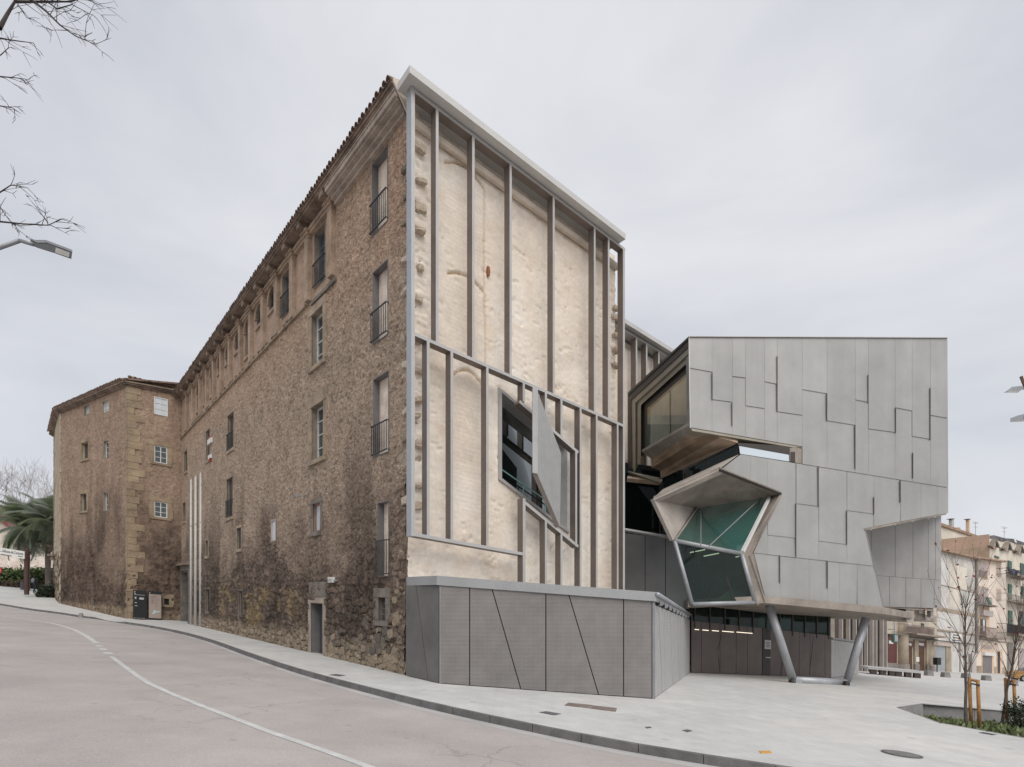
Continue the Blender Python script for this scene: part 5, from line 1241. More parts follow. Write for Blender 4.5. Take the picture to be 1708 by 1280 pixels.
# ---- entrance glazing under the wing
ga, gb = gp(1153, 1122.5), gp(1386, 1131)
FE = Fr((ga.x, ga.y), (gb.x - ga.x, gb.y - ga.y)); LE = (Vector((gb.x, gb.y)) - FE.o).length
EG = thing('entrance_wall', (ga + gb) / 2, 'dark brown glazed entrance wall in the shade under the metal wing', 'entrance')
M_brz = mk('brown_mesh_panel', (0.15, 0.125, 0.115), 0.35, 0.12, 0.8, 0.05, 40, metal=0.3)
z0 = G(ga.x, ga.y); jx = [1153, 1170, 1201, 1228, 1247, 1271.5, 1285, 1303, 1333, 1351, 1376, 1386]
for i in range(len(jx) - 1):
    a, c = FE.u(jx[i]) + .012, FE.u(jx[i + 1]) - .012; zt = FE.uz(jx[i], 1036 + (jx[i] - 1156) * .106)[1]
    if i == 5: MB().fbox(FE, a, c, -.1, .02, z0, zt).build('door_gap', M_dframe, EG); continue
    MB().fbox(FE, a, c, -.06, 0.0, z0 + .03, zt - 0.01).build('panel', M_brz, EG)
for (xt, yt, xb, yb) in ((1204, 1058, 1197, 1085), (1357, 1062, 1350, 1126), (1306, 1105, 1302, 1127), (1198, 1095, 1201, 1122)):
    MB().tube(FE.pt(xt, yt, .005), FE.pt(xb, yb, .005), 0.012, n=4).build('seam', M_dframe, EG)
zt0, zt1 = FE.uz(1160, 1036.5)[1], FE.uz(1160, 1017)[1]
zc = FE.uz(1270, 1048)[1]
MB().fbox(FE, 0, LE, -.05, -.02, zt0 - .32, zt0 + 1.1).build('clerestory_pane', M_dglass, EG)
for t in np.linspace(0.02, 0.98, 11): u = LE * t; MB().fbox(FE, u - .03, u + .03, -.02, .03, zt0 - .34, zt0 + 1.0).build('mullion', M_dframe, EG)
MB().fbox(FE, -.2, LE, -5.5, -5.0, z0 - .2, z0 + 4).build('backing', M_dark, EG)
for (x0, x1, y) in ((1158, 1168, 1050), (1171, 1184, 1051), (1187, 1201, 1052), (1204, 1226, 1053), (1228, 1257, 1054.5)):
    u0, zz = FE.uz(x0, y, .03); u1, _ = FE.uz(x1, y, .03); MB().fbox(FE, u0 + .05, u1 - .08, .0, .03, zz - .014, zz + .014).build('tube_light', M_lit, EG)
sx = FE.rect(1276, 1286, 1068, 1083, .05)
sg = MB().fbox(FE, sx[0], sx[1], 0.02, .05, sx[2], sx[3]).build('notice', M_white, EG)
b = MB()
for k in range(4): zz = sx[3] - (sx[3] - sx[2]) * (.25 + .17 * k); b.fbox(FE, sx[0] + .06, sx[1] - .08, .05, .053, zz - .015, zz + .015)
b.build('print', M_black, sg)
MB().fbox(FE, FE.u(1276), FE.u(1284), .0, .06, FE.uz(1280, 1097)[1] - .03, FE.uz(1280, 1097)[1] + .03).build('handle', M_alu, EG)
# pale mesh store at the right end
ha, hb = gp(1386, 1131), P(1432, 1000, 40)
FH = Fr((ha.x, ha.y), (hb.x - ha.x, hb.y - ha.y)); FH.n = -FH.n if FH.n.x < 0 else FH.n
LH = (Vector((hb.x, hb.y)) - FH.o).length; zh = G(ha.x, ha.y)
for i in range(9):
    a, c = LH * i / 9 + .012, LH * (i + 1) / 9 - .012; MB().fbox(FH, a, c, -.05, 0.02, zh + .02, zh + 2.2).build('panel', M_xmR, EG)
MB().fbox(FH, 0, LH, -.12, -.055, zh - .1, zh + 2.2).build('backing', M_dframe, EG)
MB().fbox(FH, 0, LH, -.2, .1, zh + 2.24, zh + 2.36).build('cap', M_zinc, EG)

# ================================================================ rear wing of the old building with its own frame
FB = Fr((P(1030, 900, 31).x, 31.0), (0.7676, 0.6408))
RW = thing('rear_wing', (FB.o.x, FB.o.y, G(FB.o.x, FB.o.y)), 'pale rendered rear wall with metal mullions seen between the end wall and the metal wing', 'building')
zt = FB.uz(1046, 566)[1]
hwall('wall', FB, -3.0, 14.0, zt - 22, zt - 0.25, [], lambda U, Z: ren_h(U * .8 + 1.5, Z - zt + 17) * 0.8, lambda U, Z: ren_c(U * .8 + 1.5, Z - zt + 17), 0.2, 0.2, M_plas, RW)
MB().fbox(FB, -3, 14, 0.1, 0.6, zt - .15, zt - .02).build('top_beam', M_alu, RW); MB().fbox(FB, -3.1, 14.1, -.5, 0.9, zt + .02, zt + .25).build('roof_cap', M_cap, RW)
for x in (1060.5, 1077.5): u = FB.u(x, .6); two_tone(MB().fbox(FB, u, u + .13, .25, .6, zt - 12, zt - .15).build('mullion', [M_brown, M_alu], RW), FB.n)
for i in range(3): u = FB.u(1098, .6) + i * 1.6; two_tone(MB().fbox(FB, u, u + .13, .25, .6, zt - 12, zt - .15).build('mullion', [M_brown, M_alu], RW), FB.n)
MB().fbox(FB, -2.9, 13.9, -6, -.4, zt - 22, zt - .3).build('core', M_dark, RW)
# far part of the wing: brown fins seen below the underside
FZ = Fr((P(1395, 1000, 46).x, 46.0), (0.9, 0.25))
zz = FZ.uz(1440, 1124)[1]
hwall('wall', FZ, 0, FZ.u(1479), zz - .5, zz + 7, [], lambda U, Z: ren_h(U, Z), lambda U, Z: ren_c(U, Z), .15, .15, M_plas, RW)
for x in (1399, 1411, 1422, 1432, 1441, 1450, 1456.5, 1467, 1473.5):
    u = FZ.u(x, .5); two_tone(MB().fbox(FZ, u, u + .34, .1, .5, zz - .3, zz + 6.5).build('fin', [M_brown, M_brown], RW), FZ.n)
    MB().fbox(FZ, u + .345, u + .42, .1, .51, zz - .3, zz + 6.5).build('fin', M_alu, RW)
# ================================================================ street houses on the right
FHS = Fr((P(1478, 1000, 55).x, 55.0), (P(1655, 1000, 70).x - P(1478, 1000, 55).x, 15.0))
def hpoly(poly, depth, parent, mat, name='wall', w=0.0):
    return MB().prism([FHS.pt(x, y, w) for x, y in poly], (-FHS.n.x * depth, -FHS.n.y * depth, 0)).build(name, mat, parent)
def hr(x0, x1, yt, yb, w0, w1, name, mat, parent):
    u0, u1, z0, z1 = FHS.rect(x0, x1, yt, yb); return MB().fbox(FHS, u0, u1, w0, w1, z0, z1).build(name, mat, parent)
def hrail(x0, x1, yt, yb, w, parent, mat, name='railing'):
    u0, u1, z0, z1 = FHS.rect(x0, x1, yt, yb, w); b = MB()
    for z in (z0, z1 - .05): b.fbox(FHS, u0, u1, w - .03, w, z, z + .05)
    n = max(4, int((u1 - u0) / .18))
    for i in range(n + 1): x = u0 + (u1 - u0) * i / n; b.fbox(FHS, x - .014, x + .014, w - .026, w - .004, z0 + .05, z1 - .05)
    for u in (u0, u1 - .03): b.fbox(FHS, u, u + .03, 0, w - .03, z0, z0 + .05).fbox(FHS, u, u + .03, 0, w - .03, z1 - .05, z1)
    return b.build(name, mat, parent)
def slab(x0, x1, yt, yb, w, parent, mat, name='balcony_slab'): return hr(x0, x1, yt, yb, 0.003, w, name, mat, parent)
M_hA = mk('ochre_house', (0.50, 0.44, 0.36), 0.9, 0.15, .5, .2, 8); M_hAc = mk('house_column', (0.36, 0.30, 0.23), .9, .2, .7, .3, 10)
M_hB = mk('peeling_party_wall', (0.62, 0.585, 0.55), 0.9, 0.16, .45, .3, 5, c2=(0.40, 0.37, 0.34), fine=.12)
M_hP = mk('pink_house', (0.76, 0.66, 0.57), 0.9, 0.08, .4, .15, 8); M_trimO = mk('orange_trim', (0.68, 0.51, 0.38), .9, .1, 1, .1, 10)
M_hC = mk('cream_house', (0.68, 0.62, 0.53), 0.9, 0.12, .5, .2, 8); M_hO = mk('orange_wall', (0.54, 0.375, 0.29), .9, .12, .5, .2, 8, c2=(0.48, 0.35, 0.26))
M_stoneb = mk('grey_plinth', (0.24, 0.21, 0.19), .9, .2, 1, .3, 10); M_door = mk('brown_door', (0.10, 0.05, 0.03), .6, .15, 1, .1, 10)
M_red = mk('dark_red_front', (0.115, 0.035, 0.03), .5, .1, 1, 0, 10); M_gr = mk('green_shutter', (0.07, 0.13, 0.10), .6, .12, 1, .1, 10)
M_garage = mk('grey_garage', (0.33, 0.35, 0.36), .6, .08, 1, .1, 20); M_shut2 = mk('pale_blind', (0.42, 0.36, 0.35), .7, .06, 1, .1, 20)
M_rtile = mk('red_roof_tile', (0.38, 0.26, 0.19), .9, .3, 2, .4, 8); M_drk = mk('dark_window', (0.03, 0.032, 0.035), .3, .1, 1, 0, 10)
M_pipe = mk('drain_pipe', (0.30, 0.28, 0.26), .6); M_grdoor = mk('grey_door_panel', (0.20, 0.18, 0.175), .6, .1, 2, .05)
M_slab = mk('balcony_stone', (0.30, 0.25, 0.21), .9, .2, 1, .2, 10); M_sign = mk('sign_white', (0.70, 0.69, 0.66), .5, .04, 2, 0, 10); M_ink = mk('sign_ink', (0.05, 0.05, 0.05), .6)
M_brickb = mk('balcony_mesh', (0.25, 0.19, 0.17), .8, .2, 1, .1, 10)

HA = thing('corner_house', FHS.W(2, 0, G(40, 57)), 'ochre stone house with round corner column, two brown doors and a balcony', 'house')
hpoly([(1470, 985), (1563, 985), (1563, 1125), (1470, 1125)], 9, HA, M_hA)
hr(1479, 1495, 1058, 1107, .0, .06, 'shopfront', M_red, HA); hr(1478, 1498, 1106, 1124, .0, .1, 'plinth', M_stoneb, HA)
hr(1481, 1488, 1069, 1074, .06, .1, 'small_sign', M_sign, HA)
cb = FHS.W(FHS.u(1502), .1, 0); z0c = FHS.pt(1502, 1124).z
MB().tube(Vector((cb.x, cb.y, z0c)), Vector((cb.x, cb.y, z0c + 5.2)), .62, .56, n=18).build('column', M_hAc, HA, smooth=True)
MB().tube(Vector((cb.x, cb.y, z0c)), Vector((cb.x, cb.y, z0c + 1.0)), .70, .68, n=18).build('column_base', M_stoneb, HA, smooth=True)
for x0, x1 in ((1509, 1521), (1530.5, 1541.5)):
    d = hr(x0, x1, 1080, 1124, .0, .03, 'door', M_door, HA); hr(x0, x1 + 1, 1070, 1079.5, .0, .12, 'door_sign', M_red, HA)
    b = MB(); u0, u1, z0, z1 = FHS.rect(x0 + .8, x1 - 0.3, 1072.5, 1077.5, .12); n = 8
    for k in range(n): a = u0 + (u1 - u0) * k / n; b.fbox(FHS, a, a + (u1 - u0) / n * .72, .121, .13, z0 + (.06 if k % 3 else 0), z1 - (.05 if k % 2 else 0))
    b.build('lettering', M_sign, HA)
for x0, x1 in ((1505, 1508.5), (1523, 1529.5), (1543, 1547)): hr(x0, x1, 1068, 1124, .0, .16, 'pier', M_hAc, HA); hr(x0 - .5, x1 + .5, 1108, 1124, .17, .24, 'plinth', M_stoneb, HA)
hr(1547.5, 1556, 1068, 1124, 0, .12, 'pier', M_hAc, HA); hr(1547, 1556.5, 1111, 1124.5, .12, .2, 'plinth', M_stoneb, HA)
hr(1524, 1529, 1096, 1104, .16, .24, 'meter_box', M_sign, HA)
slab(1509, 1559, 1058.5, 1061.5, 1.1, HA, M_slab); hrail(1508, 1559, 1044, 1058, 1.05, HA, M_brickb)
u0, u1, z0, z1 = FHS.rect(1513, 1558, 1047, 1057, 1.0); MB().fbox(FHS, u0, u1, .96, .985, z0, z1).build('balcony_screen', M_brickb, HA)
hr(1536, 1541, 1040, 1058, .0, .03, 'window', M_drk, HA); hr(1514, 1520, 1040, 1058, 0, .03, 'window', M_sign, HA)
hr(1478, 1560, 1062.5, 1064, .17, .26, 'cable_ledge', M_ink, HA)
LS = thing('shop_lantern', FHS.W(FHS.u(1493), 1.0, 3), 'green framed box sign hanging on a pole beside the round column', 'sign')
u0, u1, z0, z1 = FHS.rect(1489.5, 1496, 1058, 1072, 1.0); MB().fbox(FHS, u0, u1, .85, 1.1, z0, z1).build('box', M_gr, LS)
MB().fbox(FHS, u0 + .08, u1 - .08, 1.1, 1.13, z0 + .1, z1 - .1).build('face', M_garage, LS); MB().fbox(FHS, (u0 + u1) / 2 - .05, (u0 + u1) / 2 + .05, .92, 1.02, z1, z1 + 1.2).build('pole', M_alu, LS)
MB().fbox(FHS, (u0 + u1) / 2 - .04, (u0 + u1) / 2 + .04, .0, .92, z1 + .4, z1 + .5).build('arm', M_alu, LS)

HB = thing('party_wall_house', FHS.W(14, 0, G(48, 62)), 'tall house with pale peeling party wall and grey garage door', 'house')
hpoly([(1563.5, 915), (1628, 932), (1628, 1126), (1563.5, 1126)], 8, HB, M_hB)
hpoly([(1563, 911), (1636, 930), (1636, 933.5), (1563, 915.5)], 8.6, HB, M_rtile, 'roof', .5)
hr(1559, 1576, 1078, 1124, .0, .04, 'garage_door', M_garage, HB)
for x0, x1 in ((1553.5, 1558.5), (1576.5, 1584.5)): hr(x0, x1, 1074, 1124.5, .0, .1, 'garage_jamb', M_hAc, HB)
hr(1553, 1585, 1072.5, 1077.5, .0, .25, 'garage_lintel', mk('pale_lintel', (0.5, 0.42, 0.36), .9), HB)
hr(1563.5, 1627, 981.5, 982.6, .0, .08, 'band', M_hAc, HB); hr(1563.5, 1626, 1018, 1024, 0, .05, 'band', M_hAc, HB); hr(1563.5, 1627, 1054, 1056, .0, .12, 'band', M_hAc, HB)
hr(1615, 1621, 1091, 1124, .0, .03, 'door', M_grdoor, HB); hr(1587, 1612, 1088, 1124, .0, .03, 'render_patch', mk('white_patch', (0.62, 0.6, 0.57), .9, .1, .6), HB)
for (x0, x1, yt, yb) in ((1566, 1581, 938, 980), (1584, 1612, 944, 1016), (1566, 1600, 1027, 1052), (1600, 1625, 985, 1016)): hr(x0, x1, yt, yb, .0, .02, 'render_patch', M_hC if x0 == 1584 else MATS['white_patch'], HB)
hr(1599.5, 1601.5, 1073, 1124, .02, .09, 'pipe', M_pipe, HB); hr(1555, 1627, 1071, 1072.2, .1, .14, 'cable', M_ink, HB)
SB = thing('wall_board', FHS.W(FHS.u(1594), .1, 4), 'white board with three lines of dark lettering on the party wall', 'sign')
u0, u1, z0, z1 = FHS.rect(1585.5, 1603.5, 1056.5, 1072, .1); MB().fbox(FHS, u0, u1, .04, .12, z0, z1).build('board', M_sign, SB)
rs = random.Random(4)
for j, (a0, a1) in enumerate(((.25, .72), (.2, .85), (.08, .92))):
    b = MB(); zc = z1 - (z1 - z0) * (.22 + .28 * j); h = (z1 - z0) * .085; a = u0 + (u1 - u0) * a0
    while a < u0 + (u1 - u0) * a1: w = rs.uniform(.06, .12); b.fbox(FHS, a, a + w, .121, .13, zc - h * rs.uniform(.6, 1), zc + h * rs.uniform(.6, 1)); a += w + .05
    b.build('lettering', M_ink, SB)
BN = thing('litter_bin', gp(1563, 1121), 'small black litter bin on a post in front of the grey garage', 'bin')
p = gp(1563, 1121); MB().box(p + Vector((0, 0, .75)), .55, .45, .75, .3).build('bucket', M_black, BN); MB().tube(p, p + Vector((0, 0, .8)), .05).build('post', M_black, BN)

HBk = thing('rear_house', FHS.W(16, -6, G(48, 66)), 'cream gabled house behind the party wall, two chimneys on its sloping roof', 'house')
hpoly([(1560, 878), (1571, 875), (1627, 894), (1627, 930), (1560, 930)], 6, HBk, M_hC, w=-9)
hpoly([(1558, 876), (1571, 872.5), (1630, 893), (1630, 896.5), (1571, 877), (1558, 880)], 6.4, HBk, M_rtile, 'roof', -8.7)
for (x, yt, yb, w, m) in ((1589.5, 866, 880, 1.8, M_alu), (1617, 866.5, 890, 1.1, M_trimO)):
    hpoly([(x - w, yt), (x + w, yt), (x + w, yb), (x - w, yb)], .4, HBk, m, 'chimney', -9.2); hpoly([(x - w - 1, yt - 1), (x + w + 1, yt - 1), (x + w + 1, yt), (x - w - 1, yt)], .6, HBk, M_drk, 'chimney_cap', -9.1)
hpoly([(1597, 880), (1602, 880), (1602, 886), (1597, 884)], .5, HBk, M_hO, 'chimney', -9.2)
HOw = thing('orange_gable', FHS.pt(1650.5, 933), 'bare orange brick side wall rising behind the party wall house', 'house wall')
bk = Vector((-FHS.n.x, -FHS.n.y, 0)) * 8.3; sd_ = Vector((-FHS.d.x, -FHS.d.y, 0)) * .12
gt, gb2 = FHS.pt(1650.6, 891.5, .05), FHS.pt(1650.6, 960, .05); gm = gt.lerp(gb2, .28)
MB().prism([gt, gt + bk, gb2 + bk, gb2], sd_).build('wall', M_hO, HOw)
MB().prism([gm + sd_ * 1.05, gm + bk * .5 + sd_ * 1.05 + Vector((0, 0, -.3)), gb2 + bk * .7 + sd_ * 1.05, gb2 + sd_ * 1.05], sd_ * .3).build('render_patch', mk('ochre_patch', (0.47, 0.36, 0.26), .9, .15, .6, .2, 8), HOw)

HPk = thing('pink_house', FHS.W(23, 0, G(57, 69)), 'narrow pale pink house with orange window surrounds and small balconies', 'house')
hpoly([(1628.5, 930), (1678, 937), (1678, 1126), (1628.5, 1126)], 8, HPk, M_hP)
hpoly([(1624, 927.5), (1679.5, 935.5), (1679.5, 938), (1624, 930)], 8.6, HPk, M_rtile, 'roof', .55)
for (x0, x1, yt, yb) in ((1633, 1646, 939, 964), (1633, 1646, 980, 1009), (1662.5, 1668, 944, 960.5), (1663, 1668.5, 984, 1001)):
    hr(x0 - 1.2, x1 + 1.2, yt - 1.8, yb + 1.5, .0, .05, 'window_surround', M_trimO, HPk); hr(x0, x1, yt, yb, .05, .08, 'blind', M_shut2, HPk)
hrail(1633, 1647, 952, 964, .25, HPk, M_brickb)
slab(1631, 1650, 1009, 1011.5, .8, HPk, M_slab); hrail(1631, 1655, 995, 1009, .75, HPk, M_pipe)
hpoly([(1645, 997), (1648, 996), (1655, 1008), (1650, 1009)], .05, HPk, M_gr, 'awning', .85)
hr(1632, 1650, 1014, 1058, .0, .05, 'window_surround', M_trimO, HPk); hr(1634, 1643.5, 1033, 1058, .05, .08, 'window', M_drk, HPk); hr(1638, 1641, 1034, 1053, .08, .1, 'curtain', M_sign, HPk); hr(1632.5, 1648, 1019, 1028, .05, .5, 'awning_box', M_shut2, HPk)
slab(1630, 1664, 1061, 1065, .9, HPk, M_slab); hrail(1631, 1664, 1046, 1061, .85, HPk, M_brickb)
hr(1637, 1657, 1076, 1123.5, .0, .05, 'door_surround', M_trimO, HPk); hr(1638, 1653.5, 1094, 1123.5, .05, .08, 'door', M_grdoor, HPk); hr(1638, 1655, 1088.5, 1094, .05, .3, 'awning', M_sign, HPk); hr(1638, 1653, 1078, 1083, .05, .08, 'transom', M_shut2, HPk)
hr(1662, 1671, 1085, 1123.5, 0, .05, 'door_surround', M_trimO, HPk); hr(1663, 1667, 1087, 1123, .05, .08, 'door', M_drk, HPk)
hr(1628.6, 1677.5, 1068, 1069.5, .05, .12, 'band', M_hAc, HPk); hr(1626, 1627.8, 932, 1090, .1, .25, 'drain_pipe', M_pipe, HPk)
hr(1629, 1677, 1112, 1124.5, .0, .04, 'plinth', M_hAc, HPk)

HC = thing('ornate_house', FHS.W(31, 0, G(62, 74)), 'cream house with little ornamental gables, green shutters and planted balconies', 'house')
hpoly([(1651, 905), (1656, 899), (1672, 905), (1682, 903), (1700, 911), (1716, 909), (1760, 925), (1760, 1130), (1678.5, 1126), (1678.5, 938), (1651, 933)], 8, HC, M_hC, w=-.05)
for x in (1662.5, 1684, 1705):
    y = 906 + (x - 1662) * .22; g = hpoly([(x - 5, y + 8), (x, y - 5), (x + 5, y + 8)], .3, HC, M_hC, 'gable', .3); hpoly([(x - 2, y + 7), (x, y + 1), (x + 2, y + 7)], .1, HC, M_drk, 'vent', .38)
    hpoly([(x - 6, y + 7), (x, y - 7.5), (x + 6, y + 7), (x + 5, y + 8), (x, y - 5), (x - 5, y + 8)], .5, HC, M_slab, 'gable_trim', .5)
hpoly([(1651, 899), (1658, 893), (1676, 898), (1690, 899), (1708, 905), (1760, 918), (1760, 925), (1651, 906)], 3, HC, M_drk if False else mk('slate_roof', (0.13, 0.12, 0.13), .8, .35, .8, .4, 6), 'roof', -.4)
for x in (1653, 1673, 1694.5): hpoly([(x, 909 + (x - 1653) * .2), (x + 8, 911 + (x - 1653) * .2), (x + 8, 913 + (x - 1653) * .2), (x, 911 + (x - 1653) * .2)], .4, HC, M_slab, 'moulding', .35)
for (x0, x1, yt, yb) in ((1681, 1687, 936, 953), (1702, 1712, 941, 960), (1681.5, 1687, 975, 1000), (1703, 1708, 979, 998), (1682, 1688, 1019, 1042), (1701, 1712, 1022, 1046), (1659, 1666, 928, 931)):
    hr(x0, x1, yt, yb, -.02, .06, 'shutter', M_gr, HC)
    if x1 - x0 > 8: hr(x0 + 3.5, x1 - .5, yt + 1, yb, .06, .08, 'window', M_drk, HC)
for (x0, x1, yt, yb) in ((1679, 1703, 961, 966), (1680, 1712, 1005, 1009), (1680, 1716, 1059, 1064)): slab(x0, x1, yt, yb - 1, 1.1, HC, M_slab)
hrail(1679, 1703, 951, 961, 1.05, HC, M_black); hrail(1680, 1712, 993, 1005, 1.05, HC, M_pipe); hrail(1680, 1716, 1043, 1059, 1.05, HC, M_black)
u0, u1, z0, z1 = FHS.rect(1680.5, 1716, 1044, 1058, 1.0); MB().fbox(FHS, u0, u1, .94, .97, z0, z1).build('balcony_screen', mk('dark_screen', (0.06, 0.045, 0.05), .8), HC)
rs = random.Random(8); b = MB(); u0, u1, z0, z1 = FHS.rect(1679.5, 1702, 950, 960, 1.0)
for k in range(60):
    c = FHS.W(rs.uniform(u0, u1), rs.uniform(.8, 1.15), rs.uniform(z0, z1)); s = rs.uniform(.08, .2); b.box(c, s, s, s * .8, rs.random() * 3)
b.build('flower_boxes', mk('blue_flowers', (0.10, 0.10, 0.17), .8, .4, 3), HC)
hr(1699, 1730, 1083, 1125, .0, .05, 'shop_shutter', M_shut2, HC); hr(1681, 1690, 1072, 1125, 0, .05, 'shopfront', M_stoneb, HC)
# aerials
def aerial(px, yb, yt, label):
    t = thing('aerial', FHS.pt(px, yb, -6), label, 'aerial', 'roof aerials'); b = MB().tube(FHS.pt(px, yb, -6), FHS.pt(px, yt, -6), .035, n=4)
    b.build('mast', M_pipe, t)
    for k, (dy, w) in enumerate(((0, 5), (2, 4), (8, 3.5))): MB().tube(FHS.pt(px - w, yt + dy, -6), FHS.pt(px + w, yt + dy + 1, -6), .025, n=4).build('bar', M_pipe, t)
aerial(1627, 894, 871, 'thin roof aerial beside the tall chimney of the gabled house'); aerial(1675, 900, 879, 'thin roof aerial above the ornate cream house')
SD = thing('satellite_dish', FHS.pt(1692, 903, .2), 'pale round satellite dish on the ornate house roof edge', 'satellite dish')
c = FHS.pt(1692, 902, .4); b = MB(); N = 14; nn = Vector((FHS.n.x, FHS.n.y, .3)).normalized(); a1 = nn.cross(Vector((0, 0, 1))).normalized(); a2 = nn.cross(a1)
for r, d in ((.02, 0), (.18, .02), (.34, .09)):
    for i in range(N): g = 2 * math.pi * i / N; b.v.append(tuple(c + (a1 * math.cos(g) + a2 * math.sin(g)) * r + nn * d))
b.f = [(k * N + i, k * N + (i + 1) % N, (k + 1) * N + (i + 1) % N, (k + 1) * N + i) for k in range(2) for i in range(N)] + [tuple(range(N))]
b.build('dish', M_sign, SD, smooth=True); MB().tube(c, c + nn * .3, .015, n=4).tube(c - nn * .03, FHS.pt(1692, 910, .1), .03, n=5).build('arm', M_pipe, SD)

# ================================================================ square: bench, blocks, car, lamps
M_bench = mk('bench_slab', (0.46, 0.455, 0.45), .7, .06, 1, .1, 30); M_blk = mk('bench_block', (0.085, 0.065, 0.06), .8, .15, 2, .2, 20); M_cblk = mk('concrete_block', (0.25, 0.235, 0.225), .85, .15, 1.5, .2, 20)
ba, bb_ = gp(1448, 1124.5), gp(1536, 1132)
BE = thing('stone_bench', (ba + bb_) / 2, 'long low pale stone bench on dark blocks beyond the steel strut', 'bench')
d = (bb_ - ba); dn = Vector((-d.y, d.x, 0)).normalized() * 1.5
MB().prism([ba + Vector((0, 0, .36)), bb_ + Vector((0, 0, .36)), bb_ + dn + Vector((0, 0, .36)), ba + dn * 1.4 + Vector((0, 0, .36))], (0, 0, .16)).build('seat', M_bench, BE)
for t in (0.12, .3, .47, .6, .78, .95): p = ba.lerp(bb_, t) + dn * .18; MB().box(p, .38, .42, .36, math.atan2(d.y, d.x)).build('leg', M_blk, BE)
rs = random.Random(2)
for (px, py, lab) in ((1549, 1127.5, 'slanted concrete block nearest the brown doors'), (1577, 1130, 'slanted concrete block in front of the grey garage jamb'), (1611, 1131.5, 'concrete block half hidden behind the left young tree'), (1645, 1135.5, 'slanted concrete block between the two young trees'), (1688, 1143.5, 'low concrete block behind the right pair of stakes')):
    p = gp(px, py); b = MB(); s = .30; a = .5
    pts = [p + Vector((x, y, z)) for z, k in ((-.05, 1), (.42, .82)) for x, y in ((-.27 * k, -.25 * k), (.27 * k, -.25 * k), (.27 * k, .25 * k), (-.27 * k, .25 * k))]
    b.box8(pts).build('concrete_block', M_cblk, label=lab, cat='block', group='concrete blocks on the square')
# car
cpos = gp(1729, 1138.5); CR = thing('parked_car', cpos, 'orange hatchback parked at the right edge of the square', 'car')
cd = Vector((0.94, -0.3, SL * .94)).normalized(); cs = Vector((0.3, 0.94, 0)).normalized(); cu_ = Vector((0, 0, 1))
def CP(l, s, h): return cpos + cd * l + cs * s + cu_ * h
M_car = mk('orange_paint_car', (0.36, 0.19, 0.06), .25, .03, 1, 0, 10, spec=.6); M_tyre = mk('tyre', (0.02, 0.02, 0.02), .8); M_rim = mk('rim', (0.4, 0.4, 0.4), .4, metal=.6); M_cgl = mk_glass('car_glass', (0.12, 0.15, 0.16), .3)
prof = [(-1.95, .25), (-2.0, .55), (-1.9, .78), (-1.15, .92), (-.35, 1.42), (.85, 1.45), (1.6, 1.0), (1.92, .92), (1.95, .3)]
MB().loft([CP(l, -.8 if h < 1 else -.62, h) for l, h in prof], [CP(l, .8 if h < 1 else .62, h) for l, h in prof]).build('body', M_car, CR)
for s in (-1, 1):
    MB().quad(CP(-1.0, s * .80, .96), CP(-.34, s * .645, 1.37), CP(.2, s * .64, 1.39), CP(.2, s * .80, .96)).build('side_window', M_cgl, CR); MB().quad(CP(.26, s * .80, .96), CP(.26, s * .64, 1.39), CP(.85, s * .645, 1.38), CP(1.45, s * .8, .98)).build('side_window', M_cgl, CR)
    MB().box(CP(-.85, s * .9, .9), .1, .16, .12).build('mirror', M_car, CR); MB().box(CP(-1.88, s * .55, .58), .12, .3, .14).build('headlight', M_sign, CR)
    for l in (-1.25, 1.2):
        w = MB().tube(CP(l, s * .62, .29), CP(l, s * .82, .29), .31, n=16).build('wheel', M_tyre, CR); MB().tube(CP(l, s * .815, .29), CP(l, s * .83, .29), .19, n=12).build('rim', M_rim, w)
MB().quad(CP(-1.12, -.72, .95), CP(-.4, -.58, 1.4), CP(-.4, .58, 1.4), CP(-1.12, .72, .95)).build('windscreen', M_cgl, CR)
# double street lamp at the right edge
M_lamp = mk('lamp_grey', (0.30, 0.31, 0.33), .45, .08, 3, 0, 10, metal=.3); M_lens = mk('lamp_lens', (0.40, 0.39, 0.36), .3); M_rbr = mk('brown_pole', (0.17, 0.10, 0.085), .6)
YL = 22.0; base = gp(1716, 1180); pb_ = Vector((P(1735, 900, YL).x, YL, G(P(1735, 900, YL).x, YL)))
LT = thing('street_lamp', pb_, 'brown street lamp pole with two grey heads at the right edge', 'street lamp')
MB().tube(pb_, Vector((pb_.x, pb_.y, P(1705, 620, YL).z)), .09, .07, n=8).tube(P(1735, 648, YL), P(1708, 648, YL), .04, n=6).tube(P(1735, 697, YL), P(1708, 697, YL), .04, n=6).tube(P(1709.5, 645, YL), P(1703, 628, YL), .055, n=6).build('pole', M_rbr, LT)
def head(pts_top, pts_bot, lens, Y, parent):
    A = [P(x, y, Y) for x, y in pts_top]; Bq = [P(x, y, Y + .35) for x, y in pts_top]
    h = MB().loft(A, Bq).build('lamp_head', M_lamp, parent); MB().loft([P(x, y, Y - .004) for x, y in lens], [P(x, y, Y + .3) for x, y in lens]).build('lens', M_lens, h)
head([(1674, 655.5), (1681, 651), (1688, 645.5), (1703, 644), (1712, 646), (1712, 650), (1704, 650.5), (1698, 655)], None, [(1679, 655.3), (1684, 652), (1699, 653), (1697, 655.6)], YL, LT)
head([(1685, 704.5), (1685, 698), (1695, 694), (1712, 690), (1712, 703)], None, [(1686, 704.3), (1688, 702.5), (1705, 702), (1705, 703.8)], YL, LT)
